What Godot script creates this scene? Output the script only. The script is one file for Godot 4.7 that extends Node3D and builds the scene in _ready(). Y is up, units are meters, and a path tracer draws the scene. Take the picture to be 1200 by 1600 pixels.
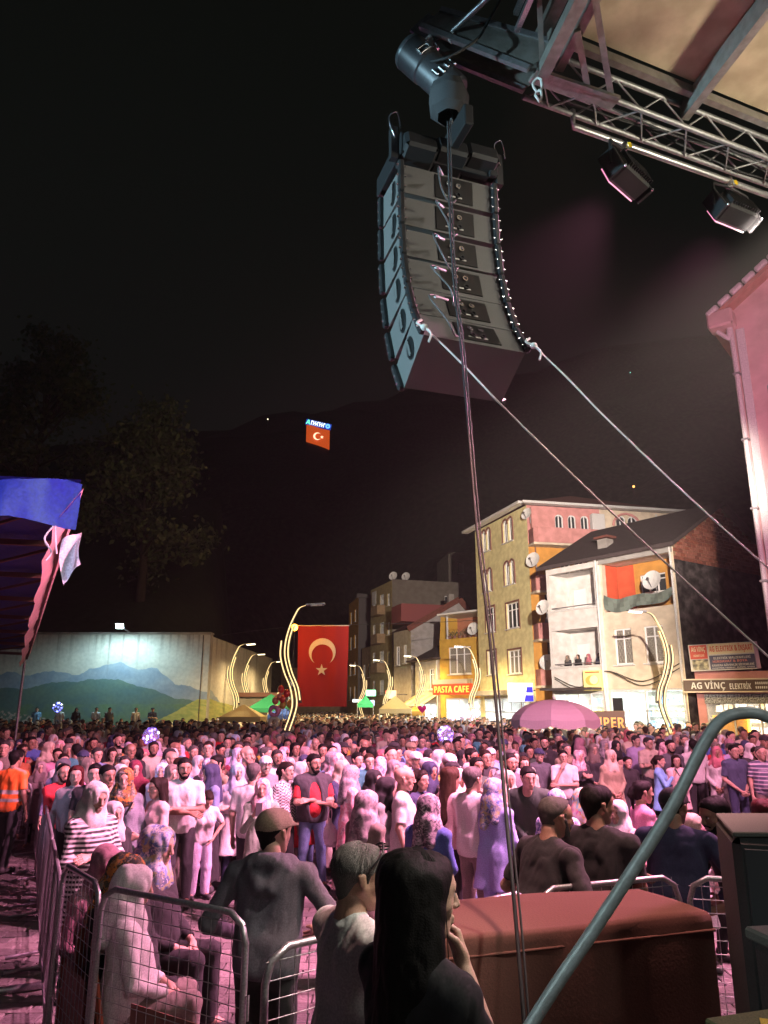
extends Node3D
# A town square at night seen from the side of an open-air stage: a crowd behind crowd barriers, a line array hanging from the stage roof,
# a mural wall, a street of apartment houses, S-shaped street lamps and a hanging flag.

var used := {}
var jobs := []
var job_out := []
var heads := {}
var hands := {}
var hair_mesh := {}
var eye_mesh: Mesh
var brow_mesh: Mesh
var phone_mesh: Mesh
var eye_mat: Material
var dark_hair: Material
var shoe_mat: Material
var rng := RandomNumberGenerator.new()
var M := {}
var win_cache := {}

func _ready() -> void:
	rng.seed = 4711
	# camera
	var cam := Camera3D.new()
	cam.name = "camera"
	add_child(cam)
	cam.position = Vector3(0, 2.35, 0)
	cam.rotation_degrees = Vector3(14.79, 0, 0)
	cam.fov = 69.42
	cam.near = 0.05
	cam.far = 900.0
	cam.current = true
	# night sky
	var we := WorldEnvironment.new()
	var e := Environment.new()
	e.background_mode = Environment.BG_SKY
	var sm := ProceduralSkyMaterial.new()
	sm.sky_top_color = Color(0.0026, 0.0028, 0.0023).linear_to_srgb()
	sm.sky_horizon_color = Color(0.0036, 0.0038, 0.0038).linear_to_srgb()
	sm.sky_curve = 0.25
	sm.ground_bottom_color = Color(0.004, 0.004, 0.004).linear_to_srgb()
	sm.ground_horizon_color = Color(0.01, 0.01, 0.01).linear_to_srgb()
	sm.sun_angle_max = 0.0
	var sky := Sky.new()
	sky.sky_material = sm
	e.sky = sky
	e.tonemap_mode = Environment.TONE_MAPPER_LINEAR
	e.tonemap_exposure = 1.3
	e.sdfgi_enabled = true
	e.ssao_enabled = true
	e.ssil_enabled = true
	e.fog_enabled = true
	e.fog_density = 0.0003
	e.fog_light_color = Color(0.92, 0.92, 0.9)
	we.environment = e
	we.name = "environment"
	add_child(we)
	# faint moonlight
	var moon := DirectionalLight3D.new()
	moon.name = "moonlight"
	moon.rotation_degrees = Vector3(-50, -30, 0)
	moon.light_energy = 0.004
	moon.light_color = Color(0.8, 0.88, 1.0)
	moon.light_angular_distance = 0.5
	moon.shadow_enabled = true
	moon.sky_mode = DirectionalLight3D.SKY_MODE_LIGHT_ONLY
	add_child(moon)
	materials()
	ground_and_hills()
	mural_wall()
	hillside_trees()
	street_houses()
	stage_roof()
	speaker_array()
	side_tent()
	near_things()
	barriers()
	street_lamps()
	flag_and_signs()
	stalls_and_balloons()
	make_heads()
	people()

# ---------------------------------------------------------------- mesh tools
func new_st() -> SurfaceTool:
	var st := SurfaceTool.new()
	st.begin(Mesh.PRIMITIVE_TRIANGLES)
	return st

func put_quad(st: SurfaceTool, a: Vector3, b: Vector3, c: Vector3, d: Vector3, uv := Rect2(0, 0, 1, 1)) -> void:
	# a b c d clockwise seen from the front: top left, top right, bottom right, bottom left
	var n := (c - a).cross(b - a).normalized()
	var us := [uv.position, Vector2(uv.end.x, uv.position.y), uv.end, Vector2(uv.position.x, uv.end.y)]
	var ps := [a, b, c, d]
	for i in [0, 1, 2, 0, 2, 3]:
		st.set_normal(n)
		st.set_uv(us[i])
		st.add_vertex(ps[i])

func put_tri(st: SurfaceTool, a: Vector3, b: Vector3, c: Vector3) -> void:
	var n := (c - a).cross(b - a).normalized()
	for p in [a, b, c]:
		st.set_normal(n)
		st.set_uv(Vector2(p.x, p.y))
		st.add_vertex(p)

func put_box(st: SurfaceTool, t: Transform3D, size: Vector3, bev := 0.0) -> void:
	# a box, its edges chamfered by bev
	var h := size * 0.5
	var b := minf(bev, minf(h.x, minf(h.y, h.z)) * 0.45)
	for ax in 3:
		for s in [-1.0, 1.0]:
			var n := Vector3.ZERO
			n[ax] = s
			var u := Vector3.ZERO
			u[(ax + 1) % 3] = 1.0
			var w := n.cross(u)
			var hu: float = h[(ax + 1) % 3] - b
			var hw: float = absf(w.dot(h)) - b
			var c: Vector3 = n * h[ax]
			var p := [t * (c - u * hu + w * hw), t * (c + u * hu + w * hw), t * (c + u * hu - w * hw), t * (c - u * hu - w * hw)]
			put_quad(st, p[0], p[1], p[2], p[3])
	if b > 0.0:
		for ax in 3:
			var i1 := (ax + 1) % 3
			var i2 := (ax + 2) % 3
			for s1 in [-1.0, 1.0]:
				for s2 in [-1.0, 1.0]:
					var p0 := Vector3.ZERO
					p0[i1] = s1 * h[i1]
					p0[i2] = s2 * (h[i2] - b)
					var p1 := Vector3.ZERO
					p1[i1] = s1 * (h[i1] - b)
					p1[i2] = s2 * h[i2]
					var e := Vector3.ZERO
					e[ax] = h[ax] - b
					if s1 * s2 > 0:
						put_quad(st, t * (p0 - e), t * (p0 + e), t * (p1 + e), t * (p1 - e))
					else:
						put_quad(st, t * (p0 + e), t * (p0 - e), t * (p1 - e), t * (p1 + e))

func put_bar(st: SurfaceTool, a: Vector3, b: Vector3, w: float, d: float, up := Vector3.UP, bev := 0.0) -> void:
	# a rectangular bar from a to b
	var y := (b - a)
	var l := y.length()
	y /= l
	var x := up.cross(y)
	if x.length() < 0.01:
		x = Vector3.RIGHT.cross(y)
		if x.length() < 0.01:
			x = Vector3.FORWARD.cross(y)
	x = x.normalized()
	put_box(st, Transform3D(Basis(x, y, x.cross(y)), (a + b) * 0.5), Vector3(w, l, d), bev)

func put_tube(st: SurfaceTool, pts: Array, r: float, n := 8, r_end := -1.0, caps := true) -> void:
	var cnt := pts.size()
	if r_end < 0.0:
		r_end = r
	var rings := []
	var prev := Vector3.ZERO
	for i in cnt:
		var t: Vector3 = ((pts[mini(i + 1, cnt - 1)] as Vector3) - (pts[maxi(i - 1, 0)] as Vector3)).normalized()
		var x := prev
		if i == 0:
			x = Vector3.UP.cross(t)
			if x.length() < 0.1:
				x = Vector3.RIGHT.cross(t)
		x = (x - t * x.dot(t)).normalized()
		prev = x
		var y := t.cross(x)
		var rr := lerpf(r, r_end, float(i) / maxf(1.0, cnt - 1.0))
		var ring := []
		for k in n:
			var a := TAU * k / n
			ring.append([(pts[i] as Vector3) + (x * cos(a) + y * sin(a)) * rr, x * cos(a) + y * sin(a)])
		rings.append(ring)
	for i in cnt - 1:
		for k in n:
			var k2 := (k + 1) % n
			var q := [rings[i][k], rings[i][k2], rings[i + 1][k2], rings[i + 1][k]]
			for j in [0, 2, 1, 0, 3, 2]:
				st.set_normal(q[j][1])
				st.set_uv(Vector2(float(k) / n, float(i)))
				st.add_vertex(q[j][0])
	if caps:
		for k in range(1, n - 1):
			put_tri(st, rings[0][0][0], rings[0][k][0], rings[0][k + 1][0])
			put_tri(st, rings[cnt - 1][0][0], rings[cnt - 1][k + 1][0], rings[cnt - 1][k][0])

func put_lathe(st: SurfaceTool, t: Transform3D, prof: Array, n := 16) -> void:
	# prof: Vector2(radius, height) from bottom to top
	for i in prof.size() - 1:
		var p0: Vector2 = prof[i]
		var p1: Vector2 = prof[i + 1]
		for k in n:
			var a0 := TAU * k / n
			var a1 := TAU * (k + 1) / n
			var a := t * Vector3(cos(a0) * p1.x, p1.y, sin(a0) * p1.x)
			var b := t * Vector3(cos(a1) * p1.x, p1.y, sin(a1) * p1.x)
			var c := t * Vector3(cos(a1) * p0.x, p0.y, sin(a1) * p0.x)
			var d := t * Vector3(cos(a0) * p0.x, p0.y, sin(a0) * p0.x)
			var ps := [a, b, c, d]
			var nd := Vector2(p1.y - p0.y, p0.x - p1.x).normalized()
			var ns := []
			for ang in [a0, a1, a1, a0]:
				ns.append((t.basis * Vector3(cos(ang) * nd.x, nd.y, sin(ang) * nd.x)).normalized())
			for j in [0, 2, 1, 0, 3, 2]:
				st.set_normal(ns[j])
				st.set_uv(Vector2(float(k) / n, p0.y))
				st.add_vertex(ps[j])

func put_ball(st: SurfaceTool, c: Vector3, r: Vector3, n := 10) -> void:
	var prof := []
	var rings: int = maxi(4, n / 2)
	for i in rings + 1:
		var a := -PI / 2 + PI * i / rings
		prof.append(Vector2(cos(a), sin(a)))
	put_lathe(st, Transform3D(Basis.from_scale(r), c), prof, n)

func put_text(st: SurfaceTool, t: Transform3D, words: String, height: float, depth := 0.02, max_w := 0.0, fat := "Droid Sans") -> void:
	# raised letters, centred on t, facing +z of t; height is the capital height
	var f := SystemFont.new()
	f.font_names = PackedStringArray([fat])
	f.font_weight = 700
	var tm := TextMesh.new()
	tm.font = f
	tm.text = words
	tm.font_size = 64
	tm.pixel_size = height / 46.0
	tm.depth = depth
	tm.curve_step = 2.0
	var bb := tm.get_aabb()
	var sx := 1.0
	if max_w > 0.0 and bb.size.x > 0.01:
		sx = max_w / bb.size.x
	st.append_from(tm, 0, t * Transform3D(Basis.from_scale(Vector3(sx, 1, 1)), Vector3(-bb.get_center().x * sx, -bb.get_center().y, 0)))

func mat(c: Color, rough := 0.7, metal := 0.0, tex: Texture2D = null, tile := 1.0, nrm: Texture2D = null, nscale := 0.6) -> StandardMaterial3D:
	# c holds linear base colours
	var m := StandardMaterial3D.new()
	m.albedo_color = c.linear_to_srgb()
	m.roughness = rough
	m.metallic = metal
	if tex:
		m.albedo_texture = tex
	if nrm:
		m.normal_enabled = true
		m.normal_texture = nrm
		m.normal_scale = nscale
	if tex or nrm:
		m.uv1_triplanar = true
		m.uv1_world_triplanar = true
		m.uv1_scale = Vector3.ONE * tile
	return m

func glow(c: Color, e: float, base := Color(0.6, 0.6, 0.6)) -> StandardMaterial3D:
	var m := mat(base, 0.5)
	m.emission_enabled = true
	m.emission = c.linear_to_srgb()
	m.emission_energy_multiplier = e
	return m

func noise_tex(sd: int, freq: float, lo: Color, hi: Color, size := 256, oct := 4, normal := false, bump := 4.0, kind := FastNoiseLite.TYPE_SIMPLEX_SMOOTH) -> NoiseTexture2D:
	var n := FastNoiseLite.new()
	n.seed = sd
	n.noise_type = kind
	n.frequency = freq
	n.fractal_octaves = oct
	var t := NoiseTexture2D.new()
	t.width = size
	t.height = size
	t.seamless = true
	t.noise = n
	if normal:
		t.as_normal_map = true
		t.bump_strength = bump
	else:
		var g := Gradient.new()
		g.set_color(0, lo)
		g.set_color(1, hi)
		g.set_offset(0, 0.25)
		g.set_offset(1, 0.75)
		t.color_ramp = g
	return t

func commit(st: SurfaceTool, called: String, m: Material, parent: Node) -> MeshInstance3D:
	var o := MeshInstance3D.new()
	o.name = called
	o.mesh = st.commit()
	o.material_override = m
	parent.add_child(o, true)
	return o

func share(mesh: Mesh, called: String, m: Material, parent: Node, t := Transform3D()) -> MeshInstance3D:
	var o := MeshInstance3D.new()
	o.name = called
	o.mesh = mesh
	o.material_override = m
	o.transform = t
	parent.add_child(o, true)
	return o

func tag(o: Node, label: String, category: String, group := "") -> Node:
	o.set_meta("label", label)
	o.set_meta("category", category)
	if group:
		o.set_meta("group", group)
	return o

func numbered(called: String) -> String:
	if not used.has(called):
		used[called] = 0
		return called
	used[called] += 1
	return "%s_%03d" % [called, used[called]]

func thing(called: String, label: String, category: String, at := Vector3.ZERO, turn := 0.0, group := "") -> Node3D:
	var o := Node3D.new()
	o.name = numbered(called)
	add_child(o)
	o.position = at
	o.rotation.y = turn
	tag(o, label, category, group)
	return o

func structure(o: Node) -> Node:
	o.set_meta("kind", "structure")
	return o

func bend(pts: Array, steps := 6) -> Array:
	# a smooth line through the points
	var out := []
	for i in pts.size() - 1:
		var p0: Vector3 = pts[maxi(i - 1, 0)]
		var p1: Vector3 = pts[i]
		var p2: Vector3 = pts[i + 1]
		var p3: Vector3 = pts[mini(i + 2, pts.size() - 1)]
		for k in steps:
			out.append(p1.cubic_interpolate(p2, p0, p3, float(k) / steps))
	out.append(pts[-1])
	return out

# ---------------------------------------------------------------- bodies and clothes as smooth fields
# a piece of a field: [a, b, radius a, radius b, softness, subtract, cut normal, cut offset]
func seg(a: Vector3, b: Vector3, ra: float, rb: float, k := 0.03, sub := false, cn := Vector3.ZERO, cc := 0.0) -> Array:
	return [a, b, ra, rb, k, sub, cn, cc]

func field_mesh(parts: Array, cell: float, wr := 0.0, wf := 6.0) -> Array:
	var lo := Vector3(1e9, 1e9, 1e9)
	var hi := -lo
	for p in parts:
		if p[5]:
			continue
		var r := maxf(p[2], p[3])
		var a: Vector3 = p[0]
		var b: Vector3 = p[1]
		lo = lo.min(a.min(b) - Vector3.ONE * r)
		hi = hi.max(a.max(b) + Vector3.ONE * r)
	lo -= Vector3.ONE * (cell * 2.5 + wr)
	hi += Vector3.ONE * (cell * 2.5 + wr)
	var nx := int((hi.x - lo.x) / cell) + 2
	var ny := int((hi.y - lo.y) / cell) + 2
	var nz := int((hi.z - lo.z) / cell) + 2
	var g := PackedFloat32Array()
	g.resize(nx * ny * nz)
	g.fill(1.0)
	for p in parts:
		var a: Vector3 = p[0]
		var b: Vector3 = p[1]
		var ra: float = p[2]
		var dr: float = p[3] - ra
		var k: float = p[4]
		var sub: bool = p[5]
		var cn: Vector3 = p[6]
		var cc: float = p[7]
		var cut := cn != Vector3.ZERO
		var ab := b - a
		var inv := 1.0 / maxf(ab.length_squared(), 1e-9)
		var reach := Vector3.ONE * (maxf(p[2], p[3]) + cell * 2.2 + k)
		var l := ((a.min(b) - reach - lo) / cell).floor()
		var h := ((a.max(b) + reach - lo) / cell).ceil()
		var x0 := maxi(int(l.x), 0)
		var x1 := mini(int(h.x), nx - 1)
		var y0 := maxi(int(l.y), 0)
		var y1 := mini(int(h.y), ny - 1)
		var z0 := maxi(int(l.z), 0)
		var z1 := mini(int(h.z), nz - 1)
		for z in range(z0, z1 + 1):
			for y in range(y0, y1 + 1):
				var i := (z * ny + y) * nx + x0
				var q := Vector3(lo.x + x0 * cell, lo.y + y * cell, lo.z + z * cell)
				for x in range(x0, x1 + 1):
					var pa := q - a
					var t := clampf(pa.dot(ab) * inv, 0.0, 1.0)
					var d := (pa - ab * t).length() - ra - t * dr
					if cut:
						d = maxf(d, cn.dot(q) - cc)
					var o := g[i]
					if sub:
						d = -d
						if d > o - k:
							var s := clampf(0.5 + 0.5 * (d - o) / k, 0.0, 1.0)
							g[i] = lerpf(o, d, s) + k * s * (1.0 - s)
					elif d < o + k:
						var s2 := clampf(0.5 + 0.5 * (o - d) / k, 0.0, 1.0)
						g[i] = lerpf(o, d, s2) - k * s2 * (1.0 - s2)
					i += 1
					q.x += cell
	if wr > 0.0:
		var fn := FastNoiseLite.new()
		fn.seed = 7
		fn.frequency = 1.0
		fn.fractal_octaves = 2
		for z in nz:
			for y in ny:
				var i := (z * ny + y) * nx
				for x in nx:
					if absf(g[i]) < wr * 2.0 + cell * 2.0:
						g[i] += wr * (0.5 - 1.6 * absf(fn.get_noise_3d((lo.x + x * cell) * wf + (lo.y + y * cell) * 2.0, (lo.y + y * cell) * wf * 0.45, (lo.z + z * cell) * wf)))
					i += 1
	# surface nets
	var vi := PackedInt32Array()
	vi.resize(nx * ny * nz)
	vi.fill(-1)
	var verts := PackedVector3Array()
	var norms := PackedVector3Array()
	var idx := PackedInt32Array()
	var sy := nx
	var sz := nx * ny
	var off := [0, 1, sy, sy + 1, sz, sz + 1, sz + sy, sz + sy + 1]
	var ed := [[0, 1], [2, 3], [4, 5], [6, 7], [0, 2], [1, 3], [4, 6], [5, 7], [0, 4], [1, 5], [2, 6], [3, 7]]
	var cp := [Vector3(0, 0, 0), Vector3(1, 0, 0), Vector3(0, 1, 0), Vector3(1, 1, 0), Vector3(0, 0, 1), Vector3(1, 0, 1), Vector3(0, 1, 1), Vector3(1, 1, 1)]
	for z in nz - 1:
		for y in ny - 1:
			var i := (z * ny + y) * nx
			for x in nx - 1:
				var v0 := g[i]
				if absf(v0) < cell * 2.4:
					var neg := 0
					for o in off:
						if g[i + o] < 0.0:
							neg += 1
					if neg > 0 and neg < 8:
						var s := Vector3.ZERO
						var c := 0
						for e in ed:
							var a: float = g[i + off[e[0]]]
							var b: float = g[i + off[e[1]]]
							if (a < 0.0) != (b < 0.0):
								s += (cp[e[0]] as Vector3).lerp(cp[e[1]], a / (a - b))
								c += 1
						s /= c
						vi[i] = verts.size()
						verts.append(lo + (Vector3(x, y, z) + s) * cell)
						var a0 := g[i]
						var a1 := g[i + 1]
						var a2 := g[i + sy]
						var a3 := g[i + sy + 1]
						var a4 := g[i + sz]
						var a5 := g[i + sz + 1]
						var a6 := g[i + sz + sy]
						var a7 := g[i + sz + sy + 1]
						norms.append(Vector3(a1 + a3 + a5 + a7 - a0 - a2 - a4 - a6, a2 + a3 + a6 + a7 - a0 - a1 - a4 - a5, a4 + a5 + a6 + a7 - a0 - a1 - a2 - a3).normalized())
				i += 1
	for z in range(1, nz - 1):
		for y in range(1, ny - 1):
			var i := (z * ny + y) * nx + 1
			for x in range(1, nx - 1):
				if vi[i] >= 0:
					var in0 := g[i] < 0.0
					for ax in 3:
						var o: int = [1, sy, sz][ax]
						if (g[i + o] < 0.0) != in0:
							var u: int = [sy, sz, 1][ax]
							var w: int = [sz, 1, sy][ax]
							var q0 := vi[i]
							var q1 := vi[i - u]
							var q2 := vi[i - u - w]
							var q3 := vi[i - w]
							if q0 >= 0 and q1 >= 0 and q2 >= 0 and q3 >= 0:
								if in0:
									idx.append_array([q0, q2, q1, q0, q3, q2])
								else:
									idx.append_array([q0, q1, q2, q0, q2, q3])
				i += 1
	return [verts, norms, idx]

func join_field(into: Array, from: Array, t := Transform3D()) -> void:
	var base: int = into[0].size()
	var v: PackedVector3Array = into[0]
	var n: PackedVector3Array = into[1]
	var x: PackedInt32Array = into[2]
	v.append_array(t * (from[0] as PackedVector3Array))
	var b := t.basis.orthonormalized()
	for q in from[1]:
		n.append(b * (q as Vector3))
	for q in from[2]:
		x.append(q + base)
	into[0] = v
	into[1] = n
	into[2] = x

func array_mesh(d: Array) -> ArrayMesh:
	var m := ArrayMesh.new()
	if d[0].is_empty():
		return m
	var a := []
	a.resize(Mesh.ARRAY_MAX)
	a[Mesh.ARRAY_VERTEX] = d[0]
	a[Mesh.ARRAY_NORMAL] = d[1]
	a[Mesh.ARRAY_INDEX] = d[2]
	m.add_surface_from_arrays(Mesh.PRIMITIVE_TRIANGLES, a)
	return m

# ---- head, hair, scarf; origin between the ears, face towards +z
func head_parts(fem := false) -> Array:
	var j := 0.9 if fem else 1.0
	var p := [
		seg(Vector3(0, 0.036, -0.036), Vector3(0, 0.034, 0.026), 0.079, 0.074, 0.02),
		seg(Vector3(0, 0.01, 0.036), Vector3(0, -0.058, 0.046), 0.058, 0.042, 0.02),
		seg(Vector3(0, -0.088, 0.058), Vector3(0, -0.094, 0.062), 0.026 * j, 0.022 * j, 0.02),
		seg(Vector3(0, -0.05, -0.022), Vector3(0, -0.17, -0.035), 0.053 * j, 0.058 * j, 0.02)]
	for s in [-1.0, 1.0]:
		p.append(seg(Vector3(0.046 * s, -0.03, 0.005), Vector3(0.018 * s, -0.09, 0.052), 0.032 * j, 0.022 * j, 0.02))
		p.append(seg(Vector3(0.04 * s, -0.02, 0.052), Vector3(0.036 * s, -0.03, 0.058), 0.025, 0.02, 0.02))
		p.append(seg(Vector3(0.03 * s, 0.008, 0.108), Vector3(0.034 * s, 0.008, 0.104), 0.015, 0.014, 0.012, true))
		p.append(seg(Vector3(0.012 * s, 0.03, 0.09), Vector3(0.045 * s, 0.03, 0.076), 0.011, 0.009, 0.012))
		p.append(seg(Vector3(0.078 * s, 0.016, -0.006), Vector3(0.077 * s, -0.024, 0.002), 0.014, 0.009, 0.006))
		p.append(seg(Vector3(0.084 * s, 0.016, -0.018), Vector3(0.081 * s, -0.012, -0.01), 0.009, 0.007, 0.006))
	p.append(seg(Vector3(0, 0.02, 0.094), Vector3(0, -0.026, 0.11), 0.009, 0.013, 0.01))
	p.append(seg(Vector3(-0.011, -0.03, 0.1), Vector3(0.011, -0.03, 0.1), 0.008, 0.008, 0.008))
	p.append(seg(Vector3(-0.018, -0.057, 0.088), Vector3(0.018, -0.057, 0.088), 0.008, 0.008, 0.006))
	p.append(seg(Vector3(-0.02, -0.0625, 0.098), Vector3(0.02, -0.0625, 0.098), 0.0022, 0.0022, 0.004, true))
	p.append(seg(Vector3(-0.016, -0.069, 0.086), Vector3(0.016, -0.069, 0.086), 0.008, 0.008, 0.006))
	return p

func hair_parts(kind: String) -> Array:
	var p := []
	if kind in ["short", "long", "bun", "receding"]:
		var n := Vector3(0, -0.76, 0.65).normalized()
		var c := 0.002 if kind != "receding" else -0.034
		p.append(seg(Vector3(0, 0.043, -0.036), Vector3(0, 0.046, 0.024), 0.0865, 0.0815, 0.012, false, n, c))
		p.append(seg(Vector3(0, 0.005, -0.052), Vector3(0, -0.05, -0.05), 0.066, 0.046, 0.012, false, Vector3(0, 0, 1), -0.028))
		for s in [-1.0, 1.0]:
			p.append(seg(Vector3(0.068 * s, 0.03, 0.022), Vector3(0.07 * s, -0.008, 0.018), 0.012, 0.006, 0.008))
	if kind == "long":
		for s in [-1.0, 1.0]:
			p.append(seg(Vector3(0.055 * s, 0.04, -0.015), Vector3(0.085 * s, -0.2, -0.05), 0.042, 0.035, 0.02))
			p.append(seg(Vector3(0.04 * s, 0.06, -0.06), Vector3(0.05 * s, -0.4, -0.11), 0.05, 0.04, 0.03))
			p.append(seg(Vector3(0.02 * s, 0.112, 0.045), Vector3(0.072 * s, 0.03, 0.04), 0.018, 0.02, 0.02))
		p.append(seg(Vector3(0, 0.05, -0.07), Vector3(0, -0.43, -0.115), 0.055, 0.042, 0.03))
	if kind == "longhair":
		p.append(seg(Vector3(0, 0.041, -0.036), Vector3(0, 0.041, 0.02), 0.09, 0.085, 0.015, false, Vector3(0, -0.55, 0.83).normalized(), 0.03))
		for s in [-1.0, 1.0]:
			p.append(seg(Vector3(0.056 * s, 0.05, 0.0), Vector3(0.1 * s, -0.2, -0.03), 0.045, 0.05, 0.03))
			p.append(seg(Vector3(0.1 * s, -0.2, -0.03), Vector3(0.12 * s, -0.62, -0.07), 0.05, 0.05, 0.03))
			p.append(seg(Vector3(0.045 * s, 0.06, -0.06), Vector3(0.06 * s, -0.68, -0.11), 0.056, 0.045, 0.04))
		p.append(seg(Vector3(0, 0.05, -0.06), Vector3(0, -0.7, -0.115), 0.06, 0.05, 0.04))
	if kind == "bun":
		p.append(seg(Vector3(0, 0.03, -0.12), Vector3(0, -0.02, -0.145), 0.035, 0.038, 0.02))
		p.append(seg(Vector3(0, -0.02, -0.13), Vector3(0.01, -0.16, -0.12), 0.028, 0.014, 0.02))
	if kind == "cap":
		p.append(seg(Vector3(0, 0.045, -0.036), Vector3(0, 0.045, 0.026), 0.088, 0.085, 0.015, false, Vector3(0, -1, 0.1).normalized(), -0.028))
		for s in [-1.0, 0.0, 1.0]:
			p.append(seg(Vector3(0.045 * s, 0.046, 0.085), Vector3(0.036 * s, 0.034, 0.165 - 0.012 * absf(s)), 0.012, 0.008, 0.022))
		p.append(seg(Vector3(0, 0.13, -0.01), Vector3(0, 0.134, -0.01), 0.007, 0.006, 0.004))
	if kind == "scarf":
		p.append(seg(Vector3(0, 0.04, -0.04), Vector3(0, 0.04, 0.024), 0.095, 0.09, 0.03))
		p.append(seg(Vector3(0, -0.02, -0.05), Vector3(0, -0.13, -0.05), 0.088, 0.085, 0.03))
		p.append(seg(Vector3(0, -0.125, 0.0), Vector3(0, -0.2, 0.02), 0.082, 0.1, 0.03))
		for s in [-1.0, 1.0]:
			p.append(seg(Vector3(0.058 * s, 0.02, 0.02), Vector3(0.04 * s, -0.12, 0.035), 0.04, 0.045, 0.03))
			p.append(seg(Vector3(0.06 * s, -0.14, -0.02), Vector3(0.15 * s, -0.225, -0.03), 0.075, 0.05, 0.04))
			p.append(seg(Vector3(0.04 * s, -0.17, 0.04), Vector3(0.07 * s, -0.25, 0.06), 0.06, 0.05, 0.04))
		p.append(seg(Vector3(0.03, -0.1, -0.08), Vector3(0.06, -0.33, -0.13), 0.075, 0.05, 0.05))
		p.append(seg(Vector3(-0.03, -0.1, -0.08), Vector3(-0.07, -0.27, -0.12), 0.075, 0.05, 0.05))
		p.append(seg(Vector3(0, 0.035, 0.14), Vector3(0, -0.07, 0.145), 0.058, 0.054, 0.02, true))
	if kind == "beard":
		p.append(seg(Vector3(0, -0.088, 0.06), Vector3(0, -0.1, 0.06), 0.031, 0.026, 0.012))
		for s in [-1.0, 1.0]:
			p.append(seg(Vector3(0.058 * s, -0.005, 0.016), Vector3(0.022 * s, -0.09, 0.054), 0.024, 0.026, 0.012))
			p.append(seg(Vector3(0.006 * s, -0.045, 0.1), Vector3(0.028 * s, -0.056, 0.083), 0.0065, 0.008, 0.006))
	return p

# ---- hand; wrist at the origin, fingers along -y, palm facing -z, thumb towards +x * side
func hand_parts(side: float, curl: float) -> Array:
	var p := [seg(Vector3(0, 0.03, 0), Vector3(0, -0.03, 0), 0.024, 0.022, 0.01)]
	for i in 4:
		var x: float = (0.03 - 0.02 * i) * side
		var l: float = [0.07, 0.078, 0.073, 0.058][i]
		p.append(seg(Vector3(x * 0.4, -0.02, 0), Vector3(x, -0.088, 0), 0.018, 0.0125, 0.012))
		var a := Vector3(x, -0.092, 0)
		var ang := 0.25 * curl
		var w: float = l
		for f in [0.45, 0.31, 0.24]:
			ang += 0.42 * curl
			var b: Vector3 = a + Vector3(x * 0.04, -cos(ang), -sin(ang)) * w * f
			p.append(seg(a, b, 0.0095, 0.0085, 0.003))
			a = b
	var t0 := Vector3(0.024 * side, -0.03, -0.004)
	var t1 := Vector3(0.05 * side, -0.065, -0.012 - 0.012 * curl)
	var t2 := Vector3(0.054 * side, -0.092, -0.018 - 0.03 * curl)
	p.append(seg(t0, t1, 0.015, 0.0115, 0.01))
	p.append(seg(t1, t2, 0.011, 0.009, 0.003))
	return p

func arm_pose(called: String) -> Dictionary:
	# elbow and wrist of the left (+x) and the right (-x) arm, and where the fingers point
	match called:
		"crossed":
			return {le = Vector3(0.25, 1.14, 0.07), lw = Vector3(-0.09, 1.17, 0.2), re = Vector3(-0.25, 1.13, 0.06), rw = Vector3(0.1, 1.12, 0.22), curl = 0.5}
		"clasp":
			return {le = Vector3(0.25, 1.12, 0.0), lw = Vector3(0.06, 0.93, 0.2), re = Vector3(-0.25, 1.12, 0.0), rw = Vector3(-0.06, 0.93, 0.2), curl = 0.8}
		"phone":
			return {le = Vector3(0.24, 1.12, 0.02), lw = Vector3(0.12, 1.1, 0.24), re = Vector3(-0.22, 1.14, 0.16), rw = Vector3(-0.08, 1.34, 0.3), curl = 1.0, phone = true}
		"chin":
			return {le = Vector3(0.24, 1.13, 0.1), lw = Vector3(-0.1, 1.12, 0.2), re = Vector3(-0.19, 1.13, 0.17), rw = Vector3(-0.04, 1.4, 0.17), curl = 0.7}
		"lean":
			return {le = Vector3(0.3, 1.14, 0.2), lw = Vector3(0.1, 1.09, 0.4), re = Vector3(-0.3, 1.14, 0.2), rw = Vector3(-0.1, 1.09, 0.42), curl = 0.6}
		"rail":
			return {le = Vector3(0.37, 1.13, -0.03), lw = Vector3(0.28, 1.04, 0.22), re = Vector3(-0.42, 1.15, 0.0), rw = Vector3(-0.26, 1.06, 0.22), curl = 0.6}
		"clap":
			return {le = Vector3(0.26, 1.14, 0.06), lw = Vector3(0.04, 1.24, 0.26), re = Vector3(-0.26, 1.14, 0.06), rw = Vector3(-0.04, 1.22, 0.27), curl = 0.2}
		"hip":
			return {le = Vector3(0.36, 1.16, -0.04), lw = Vector3(0.2, 0.99, 0.07), re = Vector3(-0.25, 1.13, -0.02), rw = Vector3(-0.25, 0.89, 0.08), curl = 0.6}
		"lap":
			return {le = Vector3(0.25, 1.13, 0.05), lw = Vector3(0.1, 1.03, 0.27), re = Vector3(-0.25, 1.13, 0.05), rw = Vector3(-0.1, 1.03, 0.27), curl = 0.5}
	return {le = Vector3(0.245, 1.14, -0.03), lw = Vector3(0.255, 0.89, 0.05), re = Vector3(-0.245, 1.14, -0.03), rw = Vector3(-0.255, 0.89, 0.05), curl = 0.5}

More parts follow.
